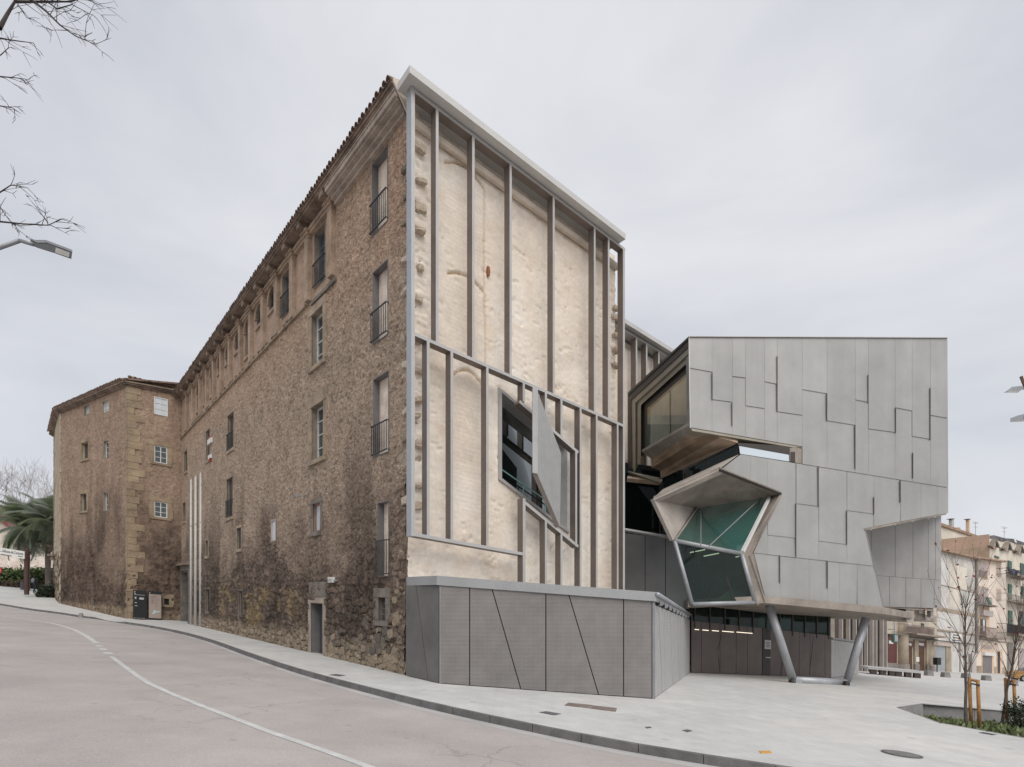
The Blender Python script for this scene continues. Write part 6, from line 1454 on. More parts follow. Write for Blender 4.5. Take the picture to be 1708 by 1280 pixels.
# street lamp arm at the left edge
YA = 12.0; lp = Vector((P(-70, 900, YA).x, YA, 0)); lp.z = G(lp.x, lp.y) - .14
LL = thing('street_lamp', lp, 'grey street lamp arm with flat dark head at the left edge', 'street lamp')
top = P(-70, 438, YA)
MB().tube(lp, top, .11, .07, n=10).tube(top, P(33, 401.5, YA), .045, .04, n=8).tube(P(33, 401.5, YA), P(55, 408, YA), .04, n=8).build('pole', M_lamp, LL, smooth=True)
q = [(52, 400), (62, 402), (78, 402), (92, 407), (121, 418), (119, 432.5), (92, 423), (63, 414), (54, 410)]
h = MB().loft([P(x, y, YA) for x, y in q], [P(x - 2, y - 1.5, YA + .3) for x, y in q]).build('lamp_head', mk('lamp_dark', (0.10, 0.10, 0.105), .5), LL)
MB().loft([P(x, y, YA - .01) for x, y in ((52, 400), (62, 402), (78, 402), (92, 407), (121, 418), (120.5, 420.5), (92, 410), (78, 405), (62, 405))], [P(x, y, YA + .33) for x, y in ((52, 400), (62, 402), (78, 402), (92, 407), (121, 418), (120.5, 420.5), (92, 410), (78, 405), (62, 405))]).build('lid', M_lamp, h)
MB().loft([P(x, y, YA - .008) for x, y in ((93, 413), (116, 421.5), (115, 429.5), (92, 422))], [P(x, y, YA + .2) for x, y in ((93, 413), (116, 421.5), (115, 429.5), (92, 422))]).build('lens', M_lens, h)

# ================================================================ vegetation helpers
M_bark = mk('bark', (0.115, 0.092, 0.08), .9, .25, 4, .4, 25); M_barkb = mk('dark_twig', (0.055, 0.045, 0.042), .9, .2, 4, .2, 25); M_redleaf = mk('red_leaf', (0.22, 0.02, 0.02), .7, .3, 4, 0)
def grow(b, rnd, p, d, ln, r, depth, spread, tips, droop=0.0, seg=3, kids=(2, 3)):
    q = p
    for i in range(seg):
        d2 = (d + Vector((rnd.gauss(0, .09), rnd.gauss(0, .09), rnd.gauss(0, .06) - droop))).normalized(); e = q + d2 * ln / seg
        b.tube(q, e, r * (1 - .5 * i / seg), r * (1 - .5 * (i + 1) / seg), 5 if r > .02 else 4, caps=False); q = e; d = d2
        if depth > 0 and i > 0:
            for _ in range(rnd.randint(*kids) - 1): sub(b, rnd, q, d, ln, r * .5, depth, spread, tips, droop, seg, kids)
    tips.append((q, d))
    if depth > 0:
        for _ in range(rnd.randint(*kids)): sub(b, rnd, q, d, ln, r * .5, depth, spread, tips, droop, seg, kids)
def sub(b, rnd, p, d, ln, r, depth, spread, tips, droop, seg, kids):
    a = rnd.uniform(0, 6.28); t = d.cross(Vector((.3, .2, 1))).normalized(); s = d.cross(t)
    nd = (d + (t * math.cos(a) + s * math.sin(a)) * spread * rnd.uniform(.6, 1.2)).normalized()
    grow(b, rnd, p, nd, ln * rnd.uniform(.5, .75), max(r, .004), depth - 1, spread, tips, droop, seg, kids)
def leaf_quads(b, pts, s, rnd):
    for p, d in pts:
        a = Vector((rnd.gauss(0, 1), rnd.gauss(0, 1), rnd.gauss(0, 1))).normalized(); c = a.cross(Vector((rnd.gauss(0, 1), rnd.gauss(0, 1), rnd.gauss(0, 1)))).normalized(); k = s * rnd.uniform(.6, 1.2)
        b.add([p, p + a * k * .5 + c * k * .3, p + a * k, p + a * k * .5 - c * k * .3], [(0, 1, 2, 3)])
# young trees with stakes
M_stake = mk('stake_wood', (0.37, 0.19, 0.07), .8, .2, 6, .2, 30)
def young_tree(px, py, lean, h, seed, label, slabel):
    rnd = random.Random(seed); p = gp(px, py) - Vector((0, 0, .05))
    t = thing('young_tree', p, label, 'tree', 'young bare trees in the planting bed'); b = MB(); tips = []
    q = p; n = 9; pts = [p]
    for i in range(n): q = q + Vector((lean / n + rnd.gauss(0, .012), rnd.gauss(0, .01), h / n)); pts.append(q)
    for i in range(n): b.tube(pts[i], pts[i + 1], .045 * (1 - .75 * i / n), .045 * (1 - .75 * (i + 1) / n), 7, caps=False)
    b.build('trunk', M_bark, t, smooth=True)
    b = MB()
    for i in range(3, n + 1):
        for _ in range(4 if i > 4 else 3):
            a = rnd.uniform(0, 6.28); up_ = rnd.uniform(1.8, 4.2); grow(b, rnd, pts[i], Vector((math.cos(a), math.sin(a), up_)).normalized(), rnd.uniform(.6, 1.2) * (1.2 if i > 5 else 1), .010, 1, .32, tips, 0, 3, (1, 2))
    b.build('crown', M_bark, t)
    lv = MB(); leaf_quads(lv, rnd.sample(tips, min(len(tips), 70)), .085, rnd); lv.build('leaves', M_redleaf, t, kind='stuff')
    s = thing('tree_stakes', gp(px + 6, py + 1), slabel, 'stakes', 'stakes of the young trees')
    for dx, dy, hh in ((3, 0, 1.33), (17, 2, 1.28)):
        f = gp(px + dx + 5, py + dy) - Vector((0, 0, .05)); MB().tube(f, f + Vector((-.05, 0, hh)), .043, .04, n=8).build('stake', M_stake, s, smooth=True)
    f1_, f2_ = gp(px + 8, py), gp(px + 22, py + 2)
    MB().tube(f1_ + Vector((-.04, -.06, 1.12)), f2_ + Vector((-.04, -.06, 1.10)), .022, n=6).build('strap', M_black, s); MB().tube(f1_ + Vector((-.04, .0, 1.22)), f2_ + Vector((-.04, 0, 1.20)), .035, n=4).build('crosspiece', M_stake, s)
BED_DROP = 0.45
young_tree(1612, 1212, 0.0, 3.1, 12, 'young bare tree with red leaf remnants, left of the two in the planting bed', 'pair of orange wooden stakes tied to the left young tree')
young_tree(1672, 1204, .35, 2.9, 15, 'young bare tree with red leaf remnants leaning at the right edge', 'pair of orange wooden stakes beside the right leaning young tree')
# planting bed: sunk soil, concrete wall, ground cover
M_plw = mk('planter_concrete', (0.30, 0.295, 0.29), .8, .15, 1.5, .15, 25); M_soil = mk('soil', (0.07, 0.055, 0.04), .95, .3, 3, .5, 12)
PW = thing('planter_wall', BED[1], 'low grey concrete wall round the sunken planting bed', 'planter')
n = len(BED)
for i in range(n):
    p, q = BED[i], BED[(i + 1) % n]; L_ = (q - p).length; m = max(1, int(round(L_ / 1.6))); ins_ = Vector((-(q - p).y, (q - p).x, 0)).normalized() * .03
    for j in range(m):
        a, c = p.lerp(q, (j + .004) / m), p.lerp(q, (j + .996) / m)
        MB().prism([a + Vector((0, 0, .012)), c + Vector((0, 0, .012)), c - Vector((0, 0, .8)), a - Vector((0, 0, .8))], ins_).build('wall_panel', M_plw, PW)
cenb = sum(BED, Vector()) / n
def bed_z(x, y):                                    # the soil rises towards the near edge
    t = max(0, min(1, (y - 13.0) / 8.0)); return G(x, y) - .04 - .62 * t
b = MB(); rings = [[p.lerp(cenb, k) for p in BED] for k in (0.0, .35, .7, .99)]
for rg in rings:
    for p in rg: b.v.append((p.x, p.y, bed_z(p.x, p.y)))
b.f = [(k * n + i, k * n + (i + 1) % n, (k + 1) * n + (i + 1) % n, (k + 1) * n + i) for k in range(3) for i in range(n)] + [tuple(range(3 * n, 4 * n))]
b.build('planting_bed', M_soil, origin=tuple(cenb), kind='structure')
M_gc = [mk('ground_cover_a', (0.17, 0.21, 0.085), .7, .35, 5, 0), mk('ground_cover_b', (0.11, 0.14, 0.06), .7, .35, 5, 0), mk('ground_cover_c', (0.27, 0.25, 0.15), .8, .3, 5, 0)]
rnd = random.Random(33)
def in_bed(x, y):
    s = None
    for i in range(n):
        p, q = BED[i], BED[(i + 1) % n]; k = (q.x - p.x) * (y - p.y) - (q.y - p.y) * (x - p.x)
        if s is None: s = k > 0
        elif (k > 0) != s: return False
    return True
gb_ = [MB(), MB(), MB()]; xs_ = [p.x for p in BED]; ys_ = [p.y for p in BED]; made = 0
while made < 9000:
    x, y = rnd.uniform(min(xs_), max(xs_)), rnd.uniform(min(ys_), max(ys_))
    if not in_bed(x, y): continue
    cl_n = float(fbm(np.array([x * .9]), np.array([y * .9]), 5, 3)[0]); bz = bed_z(x, y); p = Vector((x, y, bz)); made += 1
    hgt = rnd.uniform(.08, .30) * (.4 + cl_n); a = rnd.uniform(0, 6.28); w = rnd.uniform(.015, .035) * (1.8 if cl_n > .5 else 1); dx = Vector((math.cos(a), math.sin(a), 0)); ln = Vector((rnd.gauss(0, .1), rnd.gauss(0, .1), hgt))
    gb_[0 if cl_n > .52 else (2 if rnd.random() < .35 else 1)].add([p - dx * w * .5, p + dx * w * .5, p + ln * .6 + dx * w, p + ln, p + ln * .6 - dx * w], [(0, 1, 2, 3, 4)])
for k in range(3): gb_[k].build('ground_cover', M_gc[k], label=('leafy green ground cover in the planting bed', 'dark low ground cover in the planting bed', 'dry straw coloured ground cover in the planting bed')[k], cat='ground cover', kind='stuff')
def shrub(name, c, r, nleaf, mats, label, seed, ls=.06, sq=(1, 1, 1), group=None, cat='shrub'):
    rnd = random.Random(seed); t = thing(name, c, label, cat, group); bs_ = [MB() for _ in mats]
    st = MB()
    for _ in range(9):
        a = rnd.uniform(0, 6.28); st.tube(Vector(c), Vector(c) + Vector((math.cos(a) * r * .5, math.sin(a) * r * .5, r * sq[2] * rnd.uniform(.8, 1.5))), r * .03, r * .012, 5)
    st.build('stem', M_bark, t)
    lobes = [(Vector((rnd.gauss(0, .38) * r * sq[0], rnd.gauss(0, .38) * r * sq[1], r * sq[2] * rnd.uniform(.35, 1.35))), r * rnd.uniform(.25, .5)) for _ in range(16)]
    for _ in range(nleaf):
        o, lr = rnd.choice(lobes); v = Vector((rnd.gauss(0, 1), rnd.gauss(0, 1), rnd.gauss(0, 1))).normalized() * lr * rnd.uniform(.55, 1.05)
        p = Vector(c) + o + v; p.z = max(p.z, c[2] + .01)
        leaf_quads(bs_[rnd.randrange(len(mats))], [(p, v)], ls, rnd)
    for b, m in zip(bs_, mats): b.build('crown', m, t)
    return t
M_dg = mk('dark_leaf', (0.03, 0.042, 0.025), .5, .3, 5, 0); M_dg2 = mk('mid_leaf', (0.05, 0.075, 0.035), .55, .3, 5, 0)
p = gp(1716, 1213); shrub('shrub', (p.x, p.y, bed_z(p.x, p.y) - .05), .62, 2600, [M_dg, M_dg2, M_dg], 'dark green leafy shrub at the right edge of the planting bed', 5, .07)

# ================================================================ flagpoles, information panels, wall fittings
M_flag = mk('flagpole_white', (0.58, 0.56, 0.53), .5, .06, .6, 0)
for (x, yt, yb, lab) in ((319, 801, 1042, 'leftmost of three white flagpoles'), (326.5, 796, 1044, 'middle one of three white flagpoles'), (335, 790.5, 1045.5, 'rightmost and nearest of three white flagpoles')):
    p = gp(x, yb); t = thing('flagpole', p, lab + ' before the stone building', 'flagpole', 'white flagpoles')
    zt_ = P(x, yt, p.y).z
    MB().tube(p, Vector((p.x, p.y, zt_)), .11, .075, n=12).build('pole', M_flag, t, smooth=True); MB().tube(Vector((p.x, p.y, zt_)), Vector((p.x, p.y, zt_ + .12)), .05, .02, n=8).build('finial', M_flag, t)
    for f in (.45, .68): z = p.z + (zt_ - p.z) * f; MB().tube(Vector((p.x, p.y, z)), Vector((p.x, p.y, z + .06)), .108, n=12).build('collar', M_alu, t)
M_bp = mk('black_panel', (0.012, 0.013, 0.013), .35, .1, 1, 0); M_beige = mk('beige_panel', (0.34, 0.27, 0.235), .6, .06, 1, 0); M_tl = mk('pale_teal', (0.42, 0.55, 0.53), .6)
def info(x0, x1, yt, yb, label, face):
    p0, p1 = ft[0].pt(x0, yb, .45), ft[0].pt(x1, yb + 1.5, .45); p0.z = G(p0.x, p0.y); p1.z = G(p1.x, p1.y); t = thing('information_panel', (p0 + p1) / 2, label, 'information panel', 'information panels by the tower')
    f = Fr((p0.x, p0.y), (p1.x - p0.x, p1.y - p0.y)); Wd = (Vector((p1.x, p1.y)) - f.o).length; z0 = p0.z; H = CZ + (HY - yt) / FPX * p0.y - z0
    MB().fbox(f, 0, Wd, -.12, 0, z0 + .08, z0 + H).build('panel', M_bp, t)
    for u in (.12, Wd - .2): MB().fbox(f, u, u + .08, -.1, -.02, z0 - .05, z0 + .08).build('foot', M_bp, t)
    if face:
        MB().fbox(f, .05, Wd - .04, 0, .01, z0 + .16, z0 + H * .9).build('poster', M_beige, t)
        rs_ = random.Random(1); b = MB()
        for i in range(26): u = rs_.uniform(.12, Wd - .3); z = z0 + H * rs_.uniform(.48, .86); b.fbox(f, u, u + rs_.uniform(.05, .2), .01, .013, z, z + .03)
        b.build('print', mk('brown_print', (0.2, 0.15, 0.13), .7), t)
        MB().prism([f.W(u * Wd, .011, z0 + H * z) for u, z in ((.25, .2), (.35, .27), (.4, .37), (.6, .32), (.85, .34), (.8, .29), (.6, .28), (.4, .22))], (f.n.x * .003, f.n.y * .003, 0)).build('map', M_tl, t)
    else:
        b = MB()
        for (u, z, w, h) in ((.1, .86, .08, .04), (.1, .835, .75, .012), (.12, .70, .12, .07), (.45, .69, .33, .07), (.12, .56, .14, .03), (.12, .46, .2, .02), (.1, .04, .06, .03), (.22, .045, .05, .02), (.36, .04, .07, .03), (.5, .045, .05, .02), (.62, .045, .06, .02), (.74, .045, .1, .02)): b.fbox(f, u * Wd, (u + w) * Wd, .002, .006, z0 + H * z, z0 + H * (z + h))
        b.build('print', mk('grey_print', (0.42, 0.43, 0.42), .6), t)
    b = MB().tube(f.W(Wd * .12, .004, z0 + H * .94), f.W(Wd * .12, .008, z0 + H * .94), .05, n=8); b.build('emblem', mk('tan_emblem', (0.4, 0.27, 0.18), .6), t)
info(222, 245, 984, 1031, 'tall black information panel against the tower cornerstones', False)
info(247, 270, 986, 1033, 'beige map panel with black head beside the black information panel', True)
def wall_item(x0, x1, yt, yb, d, name, mat, label, cat, fr=FL, w=.08):
    u0, u1, z0, z1 = fr.rect(x0, x1, yt, yb, w); return MB().fbox(fr, u0, u1, w - .05, w + d, z0, z1).build(name, mat, label=label, cat=cat)
LBX = thing('wall_lamp', FL.pt(553, 972, .1), 'small white box lamp on the stone wall above the doorway', 'lamp')
u0, u1, z0, z1 = FL.rect(549, 557, 963, 972, .1); MB().fbox(FL, u0, u1, .05, .16, z0, z1).build('housing', M_sign, LBX); MB().fbox(FL, u0 - .25, u0, .05, .12, z0 + .05, z1 - .1).build('arm', M_lamp, LBX); MB().fbox(FL, u0 + .03, u1 - .03, .16, .17, z0 + .03, z1 - .06).build('lens', M_lens, LBX)
AL = thing('alarm_siren', FL.pt(347, 745, .1), 'white and red siren boxes on the narrow window of the stone wall', 'alarm')
for (x0, x1, yt, yb, m) in ((345, 351, 732, 740, M_sign), (347, 349.5, 729, 732, mk('siren_red', (0.4, 0.05, 0.04), .5)), (346, 350, 759, 765, M_sign), (347, 349, 765, 769, MATS['siren_red'])):
    u0, u1, z0, z1 = FL.rect(x0, x1, yt, yb, .15); MB().fbox(FL, u0, u1, .02, .13, z0, z1).build('box', m, AL)
CAM = thing('wall_camera', FL.pt(505, 828, .1), 'tiny camera on a bracket high on the stone wall', 'camera')
u0, z0 = FL.uz(505, 828, .1); MB().fbox(FL, u0 - .1, u0 + .2, .25, .33, z0 - .05, z0 + .05).build('body', M_lamp, CAM); MB().fbox(FL, u0, u0 + .04, .0, .25, z0 - .02, z0 + .02).build('arm', M_lamp, CAM)
BOLL = gp(135, 1031); 

# ================================================================ far left: house, hedge, palms, signs, walker
def farp(px, py, Y): return P(px, py, Y)
WH = thing('white_house', (P(5, 975, 78).x, 78, G(P(5, 975, 78).x, 78)), 'pale rubble wall house with red roof edge at the far left', 'house')
M_wh = mk('pale_rubble', (0.70, 0.62, 0.55), .9, .2, .8, .4, 4, c2=(0.42, 0.34, 0.29)); 
MB().prism([P(-140, 868, 78), P(0, 868, 78), P(16, 880, 78), P(100, 885, 78), P(100, 1000, 78), P(-140, 1000, 78)], (0, 9, 0)).build('wall', M_wh, WH)
MB().prism([P(-140, 866, 77.4), P(0, 865, 77.4), P(16, 878, 77.4), P(15, 881, 77.4), P(0, 869, 77.4), P(-140, 870, 77.4)], (0, 10, 0)).build('roof', mk('red_fascia', (0.18, 0.06, 0.05), .7), WH)
hill = MB(); hp_ = [(-400, 830), (-120, 836), (0, 842), (28, 851), (60, 870), (120, 900), (300, 950)]
hill.loft([P(x, y, 150) for x, y in hp_] + [P(300, 1020, 150), P(-400, 1020, 150)], [P(x, y + 20, 260) for x, y in hp_] + [P(300, 1020, 260), P(-400, 1020, 260)])
hill.build('hill', mk('hill_scrub', (0.24, 0.17, 0.115), .95, .3, .15, .5, 1.2, c2=(0.14, 0.12, 0.08)), kind='structure')
# retaining bank and hedge
hb = Vector((P(0, 985, 66).x, 66, 0)); bx = P(0, 985, 66)
rnd = random.Random(50)
def hedge(name, x0, x1, y0, y1, Y, mats, label, nl, ls, cat):
    t = thing(name, P((x0 + x1) / 2, y1, Y), label, cat); bs_ = [MB() for _ in mats]
    for _ in range(nl):
        x = rnd.uniform(x0, x1); y = y0 + (y1 - y0) * rnd.random() ** .8 + 2 * math.sin(x * .3); leaf_quads(bs_[rnd.randrange(len(mats))], [(P(x, y, Y + rnd.uniform(-.4, .6)), 0)], ls, rnd)
    for b, m in zip(bs_, mats): b.build('foliage', m, t)
    MB().loft([P(x0, y0 + 3, Y + .5), P(x1, y0 + 3, Y + .5), P(x1, y1, Y + .2), P(x0, y1, Y + .2)], [P(x0, y0 + 3, Y + 1.5), P(x1, y0 + 3, Y + 1.5), P(x1, y1, Y + 1.5), P(x0, y1, Y + 1.5)]).build('branches', mats[0], t)
hedge('hedge', -60, 95, 948, 975, 67, [mk('hedge_green', (0.08, 0.12, 0.045), .8, .4, 1.5, 0), mk('hedge_light', (0.16, 0.20, 0.08), .8, .4, 1.5, 0)], 'trimmed green hedge below the far pale house', 2600, .45, 'hedge')
hedge('low_hedge', -60, 95, 970, 988, 65, [mk('hedge_brown', (0.085, 0.06, 0.045), .9, .4, 1.5, 0), mk('hedge_brown_b', (0.12, 0.085, 0.06), .9, .4, 1.5, 0)], 'bare brown low hedge along the far pavement', 2200, .4, 'hedge')
# palms
def frond_mesh(mat, L=2.6, n=15):
    b = MB(); sp = [Vector((0, 0, 0))]
    for i in range(1, n + 1): t = i / n; sp.append(Vector((L * t * (1 - .15 * t), 0, L * (.40 * t - .80 * t * t))))
    for i in range(n): b.tube(sp[i], sp[i + 1], .03 * (1 - i / n) + .006, .03 * (1 - (i + 1) / n) + .006, 3, caps=False)
    for i in range(1, n + 1):
        t = i / n; w = .62 * math.sin(math.pi * min(1, .12 + .8 * t)) + .08
        for s in (-1, 1):
            for dd in (0, .5):
                p = sp[i - 1].lerp(sp[i], dd); b.add([p, p + Vector((.12, s * .02, 0)), p + Vector((.32 * w + .1, s * w, -.28 * w))], [(0, 1, 2)])
    return b.mesh('frond', mat)
M_pg = [mk_leaf('palm_grey_green', (0.38, 0.42, 0.34), .25), mk_leaf('palm_green', (0.26, 0.31, 0.19), .25), mk('dead_frond', (0.19, 0.155, 0.12), .9, .3, 1.5, 0)]
FMs = [frond_mesh(m) for m in M_pg]
def palm(px, py, Y, h, sc, seed, label):
    rnd = random.Random(seed); p = P(px, py, Y); t = thing('palm_tree', p, label, 'palm tree', 'palms beside the tower')
    b = MB()
    for i in range(10): b.tube(p + Vector((0, 0, h * i / 10)), p + Vector((0, 0, h * (i + 1) / 10)), .26 + .03 * (i % 2), .24 + .03 * ((i + 1) % 2), 9, caps=False)
    b.build('trunk', M_bark, t)
    c = p + Vector((0, 0, h))
    for i in range(86):
        el = rnd.uniform(.4, 1.35) if i < 26 else (rnd.uniform(-.9, .9) if i < 62 else rnd.uniform(-1.7, -1.0)); az = i * 2.39996 + rnd.uniform(-.2, .2); k = 2 if el < -1.1 else (0 if rnd.random() < .7 else 1)
        M = Matrix.Translation(c + Vector((0, 0, rnd.uniform(-.3, .1)))) @ Matrix.Rotation(az, 4, 'Z') @ Matrix.Rotation(-el, 4, 'Y') @ Matrix.Rotation(rnd.uniform(-.4, .4), 4, 'X') @ Matrix.Scale(sc * rnd.uniform(.8, 1.1) * (.75 if k == 2 else 1), 4)
        inst('frond', FMs[k], M, t)
palm(45, 990, 61.5, 7.3, 1.6, 3, 'left palm with grey green fronds near the far signpost')
palm(80, 992, 61.0, 7.7, 1.6, 8, 'right palm with grey green fronds hard against the tower')
pp = gp(82, 994); shrub('shrub', (P(85, 1000, 55).x, 55, P(85, 998, 55).z), .95, 2600, [M_dg, M_dg, M_dg2], 'round dark shrub at the foot of the tower by the palms', 9, .22, (1, .8, .95))
# bare trees behind
def bare_tree(px, yb, yt, Y, seed, label):
    rnd = random.Random(seed); p = P(px, yb, Y); t = thing('bare_tree', p, label, 'tree', 'bare trees behind the palms'); h = P(px, yt, Y).z - p.z; b = MB(); tips = []
    b.tube(p, p + Vector((0, 0, h * .35)), .22, .16, 7).build('trunk', M_bark, t); b = MB()
    for _ in range(6):
        a = rnd.uniform(0, 6.28); grow(b, rnd, p + Vector((0, 0, h * rnd.uniform(.25, .36))), Vector((math.cos(a) * .6, math.sin(a) * .6, 1)).normalized(), h * .38, .08, 3, .55, tips, -.02, 3, (2, 3))
    b.build('crown', mk('pale_twig', (0.33, 0.29, 0.27), .9, .2, 2, 0), t)
bare_tree(18, 975, 800, 85, 4, 'bare tree rising behind the far pale house'); bare_tree(62, 985, 800, 90, 6, 'bare tree rising behind the palms')
# direction sign, no-entry disc
ps = P(44.5, 990.5, 54); SG = thing('direction_sign', ps, 'brown post with white arrow board reading Oficina de Turisme', 'sign')
hgt = P(44.5, 925, 54).z - ps.z
MB().tube(ps - Vector((0, 0, .1)), ps + Vector((0, 0, hgt + .55)), .2, n=10).build('post', mk('rust_post', (0.075, 0.04, 0.035), .7, .15, 2, .1), SG)
fs = Fr((P(-30, 915, 53.6).x, 53.6), (1, .0), k=0.0); tlz = lambda x, y: P(x, y, 53.6)
MB().prism([tlz(-30, 909), tlz(40.5, 920), tlz(40.5, 932.5), tlz(-30, 921)], (0, .08, 0)).build('board', M_sign, SG)
MB().prism([tlz(-30, 914.9), tlz(40, 926), tlz(40, 926.5), tlz(-30, 915.4)], (0, -.01, 0)).build('divider', M_ink, SG)
dx = Vector((1, 0, -.156)).normalized(); dz = Vector((0, 0, 1))
text_mb('Oficina de Turisme', tlz(4, 920.2) + Vector((0, -.012, 0)), dx, dz, .30, P(39, 0, 53.6).x - P(4, 0, 53.6).x).build('lettering', M_ink, SG)
b = MB()
for k in range(9): x = 1 + k * 2.1; b.prism([tlz(x, 924.6 + (x - 4) * .156), tlz(x + 1.6, 924.8 + (x - 4) * .156), tlz(x + 1.6, 926.4 + (x - 4) * .156), tlz(x, 926.2 + (x - 4) * .156)], (0, -.012, 0))
for k in range(4): x = 30 + k * 2.1; b.prism([tlz(x, 927.2 + (x - 30) * .156), tlz(x + 1.6, 927.4 + (x - 30) * .156), tlz(x + 1.6, 928.8 + (x - 30) * .156), tlz(x, 928.6 + (x - 30) * .156)], (0, -.012, 0))
b.build('small_print', M_ink, SG)
NE = thing('traffic_sign', P(-3, 990, 50), 'round red and white traffic disc cut by the left edge', 'traffic sign')
c = P(-4, 951.5, 50); MB().tube(c, c + Vector((0, .03, 0)), .36, n=24).build('disc', mk('sign_red', (0.45, 0.02, 0.03), .5), NE); MB().tube(c + Vector((0, -.01, 0)), c + Vector((0, .02, 0)), .23, n=24).build('centre', M_sign, NE)
MB().tube(P(-4, 1003, 50) , c + Vector((0, .06, .4)), .035, n=8).build('post', M_lamp, NE)
q = P(37, 984, 60); MB().tube(q, q + Vector((0, 0, .85)), .17, .15, n=10).tube(q + Vector((0, 0, .85)), q + Vector((0, 0, .92)), .12, .05, n=10).build('bollard', mk('dark_bollard', (0.06, 0.06, 0.065), .6), label='short dark bollard on the far pavement beside the signpost', cat='bollard')
q = gp(135, 1030.5); MB().tube(q, q + Vector((0, 0, .28)), .13, .13, n=12).tube(q + Vector((0, 0, .28)), q + Vector((0, 0, .34)), .13, .05, n=12).build('bollard', M_pipe, label='stubby grey bollard on the pavement before the tower', cat='bollard')
wc = thing('tower_bracket', TP[2] + Vector((0, 0, 5)), 'dark stone spout on the left arris of the tower', 'bracket')
c = P(93, 929, 50.5); MB().box(c - Vector((0, .4, 0)), .45, .5, .2).build('spout', M_cornD, wc); MB().box(c - Vector((0, .35, .35)), .25, .3, .35).build('bracket', M_cornD, wc)

# walker with backpack, seen from behind
def person():
    f = P(57, 990, 54); t = thing('person', f, 'person in dark clothes with grey backpack walking away by the palms', 'person')
    H = 1.70; m = bpy.data.meshes.new('body')
    V = {'pelvis': (0, 0, .93, .125), 'waist': (0, 0, 1.08, .125), 'chest': (0, .03, 1.30, .15), 'neck': (0, .03, 1.46, .06), 'head0': (0, .05, 1.55, .085), 'head1': (0, .05, 1.66, .08),
         'hl': (-.09, 0, .88, .10), 'kl': (-.10, .12, .50, .065), 'al': (-.10, .05, .10, .045), 'tl': (-.10, .20, .045, .04), 'hr': (.09, 0, .88, .10), 'kr': (.09, .02, .49, .065), 'ar': (.09, -.22, .12, .045), 'tr': (.09, -.10, .045, .04),
         'sl': (-.19, .03, 1.38, .065), 'el': (-.25, -.02, 1.12, .048), 'wl': (-.24, .08, .90, .036), 'fl': (-.235, .12, .80, .028), 'sr': (.19, .03, 1.38, .065), 'er': (.26, .04, 1.13, .048), 'wr': (.27, .16, .95, .036), 'fr': (.27, .20, .86, .028)}
    E_ = [('pelvis', 'waist'), ('waist', 'chest'), ('chest', 'neck'), ('neck', 'head0'), ('head0', 'head1'), ('pelvis', 'hl'), ('hl', 'kl'), ('kl', 'al'), ('al', 'tl'), ('pelvis', 'hr'), ('hr', 'kr'), ('kr', 'ar'), ('ar', 'tr'), ('chest', 'sl'), ('sl', 'el'), ('el', 'wl'), ('wl', 'fl'), ('chest', 'sr'), ('sr', 'er'), ('er', 'wr'), ('wr', 'fr')]
    ks = list(V); m.from_pydata([V[k][:3] for k in ks], [(ks.index(a), ks.index(c)) for a, c in E_], [])
    o = bpy.data.objects.new('body', m); COL.objects.link(o); o.parent = t; LOC[o.name] = LOC[t.name].copy()
    md = o.modifiers.new('skin', 'SKIN'); sv = m.skin_vertices[0].data
    for i, k in enumerate(ks): sv[i].radius = (V[k][3], V[k][3] * .85); sv[i].use_root = (k == 'pelvis')
    o.modifiers.new('sub', 'SUBSURF').levels = 1; o.modifiers['sub'].render_levels = 2
    m.materials.append(mk('dark_clothes', (0.022, 0.024, 0.032), .9, .1, 3, 0))
    h = MB()
    def ell(c, rx, ry, rz, mb, n=10, k=7):
        b0 = len(mb.v)
        for j in range(k + 1):
            a = math.pi * j / k
            for i in range(n): g = 2 * math.pi * i / n; mb.v.append((c[0] + f.x + rx * math.sin(a) * math.cos(g), c[1] + f.y + ry * math.sin(a) * math.sin(g), c[2] + f.z + rz * math.cos(a)))
        mb.f += [(b0 + j * n + i, b0 + j * n + (i + 1) % n, b0 + (j + 1) * n + (i + 1) % n, b0 + (j + 1) * n + i) for j in range(k) for i in range(n)]
    ell((0, .03, 1.62), .105, .115, .13, h); h.build('hair', mk('dark_hair', (0.015, 0.012, 0.011), .7), t, smooth=True)
    bp_ = MB(); ell((0, -.15, 1.22), .17, .12, .25, bp_); bp_.build('backpack', mk('grey_backpack', (0.15, 0.155, 0.18), .8, .2, 6), t, smooth=True)
    for s in (-1, 1): MB().box(f + Vector((s * .1, -.02 if s > 0 else .14, 0)), .08, .22, .06).build('shoe', M_shut2, t)
person()

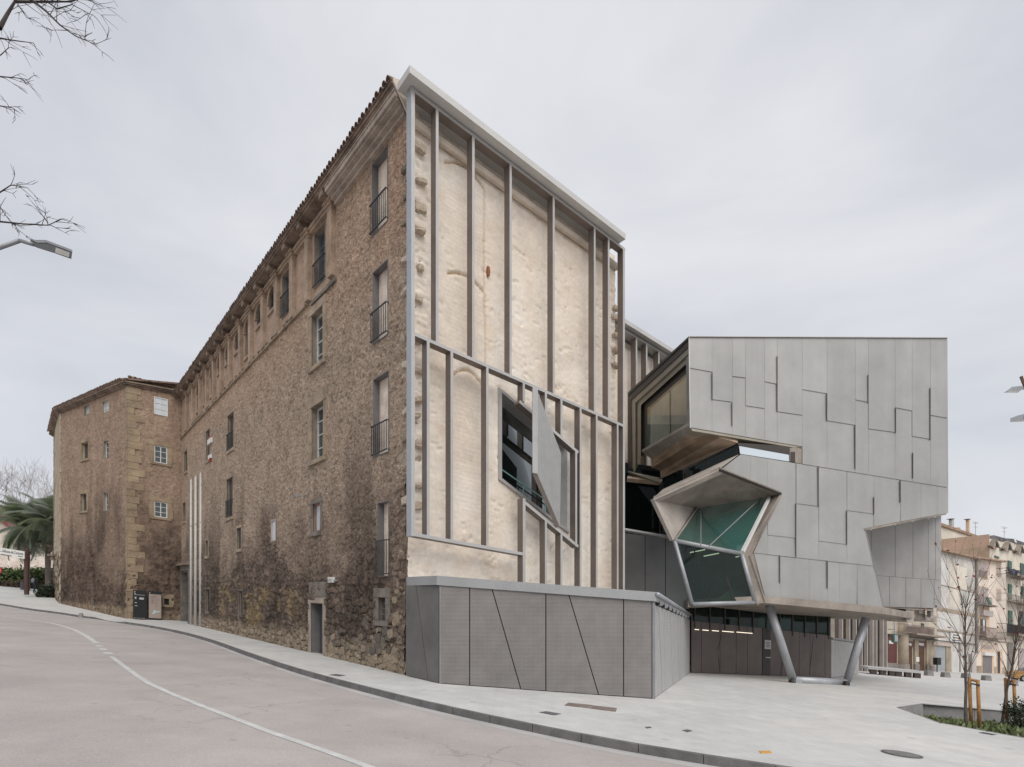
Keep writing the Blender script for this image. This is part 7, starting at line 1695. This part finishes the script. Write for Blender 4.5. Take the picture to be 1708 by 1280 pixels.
# ================================================================ roadside tree reaching in at the top left
def near_tree():
    rnd = random.Random(77); Y = 9.0; base = Vector((P(-190, 1000, Y).x, Y, 0)); base.z = G(base.x, base.y) - .14
    t = thing('roadside_tree', base, 'bare roadside tree whose thin twigs reach in at the top left', 'tree')
    top = P(-150, -60, Y); mid = P(-185, 420, Y)
    MB().path([base, mid, top], [.17, .12, .07], 10).build('trunk', M_barkb, t, smooth=True)
    b = MB(); tips = []
    def limb(pts, r, n_tw=9, tw=.5):
        q = [P(x, y, Y + dy) for x, y, dy in pts]; k = len(q)
        for i in range(k - 1):
            mm = 4
            for j in range(mm):
                a = q[i].lerp(q[i + 1], j / mm); c = q[i].lerp(q[i + 1], (j + 1) / mm); w = lambda: Vector((rnd.gauss(0, .012), rnd.gauss(0, .02), rnd.gauss(0, .012)))
                f0 = (i + j / mm) / (k - 1); f1_ = (i + (j + 1) / mm) / (k - 1)
                b.tube(a, c, r * (1 - .8 * f0), r * (1 - .8 * f1_), 5, caps=False)
                if a.x > P(-20, 0, Y).x and rnd.random() < n_tw / 12:
                    d = (c - a).normalized(); s = Vector((rnd.gauss(.3, .5), rnd.gauss(0, .5), rnd.gauss(0, .8))).normalized()
                    grow(b, rnd, c, (d * .7 + s).normalized(), tw * rnd.uniform(.3, .7), max(.005, r * .3 * (1 - f0)), 1, .7, tips, .05, 3, (1, 2))
    limb([(-150, -60, 0), (-60, 20, 0), (0, 47, 0), (12, 25, .1), (25, 3, .15), (40, -30, .2)], .05, 2)
    limb([(25, 3, .15), (75, 3, .2), (118, 3, .3), (150, -8, .4)], .022, 9, .6)
    limb([(40, -10, .2), (78, 20, .1), (100, 42, 0), (125, 60, 0), (158, 74, 0)], .02, 10, .6)
    limb([(60, -10, .4), (95, 15, .4), (120, 8, .4), (157, 27, .4)], .014, 9, .5)
    limb([(30, 8, .1), (45, 30, 0), (57, 33, 0)], .009, 6, .3)
    limb([(-185, 200, 0), (-60, 75, 0), (0, 64, 0), (25, 68, 0), (56, 72, 0)], .02, 8, .4); limb([(0, 93, 0), (14, 80, 0), (15, 65, 0)], .008, 5, .3)
    limb([(-185, 280, 0), (-50, 130, 0), (0, 128, 0), (25, 130, 0), (48, 133, 0)], .016, 9, .35)
    limb([(-185, 330, 0), (-40, 175, 0), (0, 177, 0), (20, 180, 0), (35, 190, 0)], .014, 8, .35)
    limb([(-185, 420, 0), (-50, 330, 0), (0, 321, 0), (18, 309, 0), (45, 313, 0)], .018, 9, .4)
    limb([(-185, 470, 0), (-60, 372, 0), (0, 370, 0), (40, 374, 0), (80, 376, 0), (105, 365, 0)], .02, 11, .45); limb([(80, 372, 0), (62, 348, 0), (43, 325, 0)], .008, 4, .25); limb([(85, 376, 0), (117, 393, 0)], .006, 2, .2)
    limb([(0, 345, 0), (10, 360, 0), (30, 388, 0)], .008, 8, .3)
    b.build('branches', M_barkb, t)
near_tree()
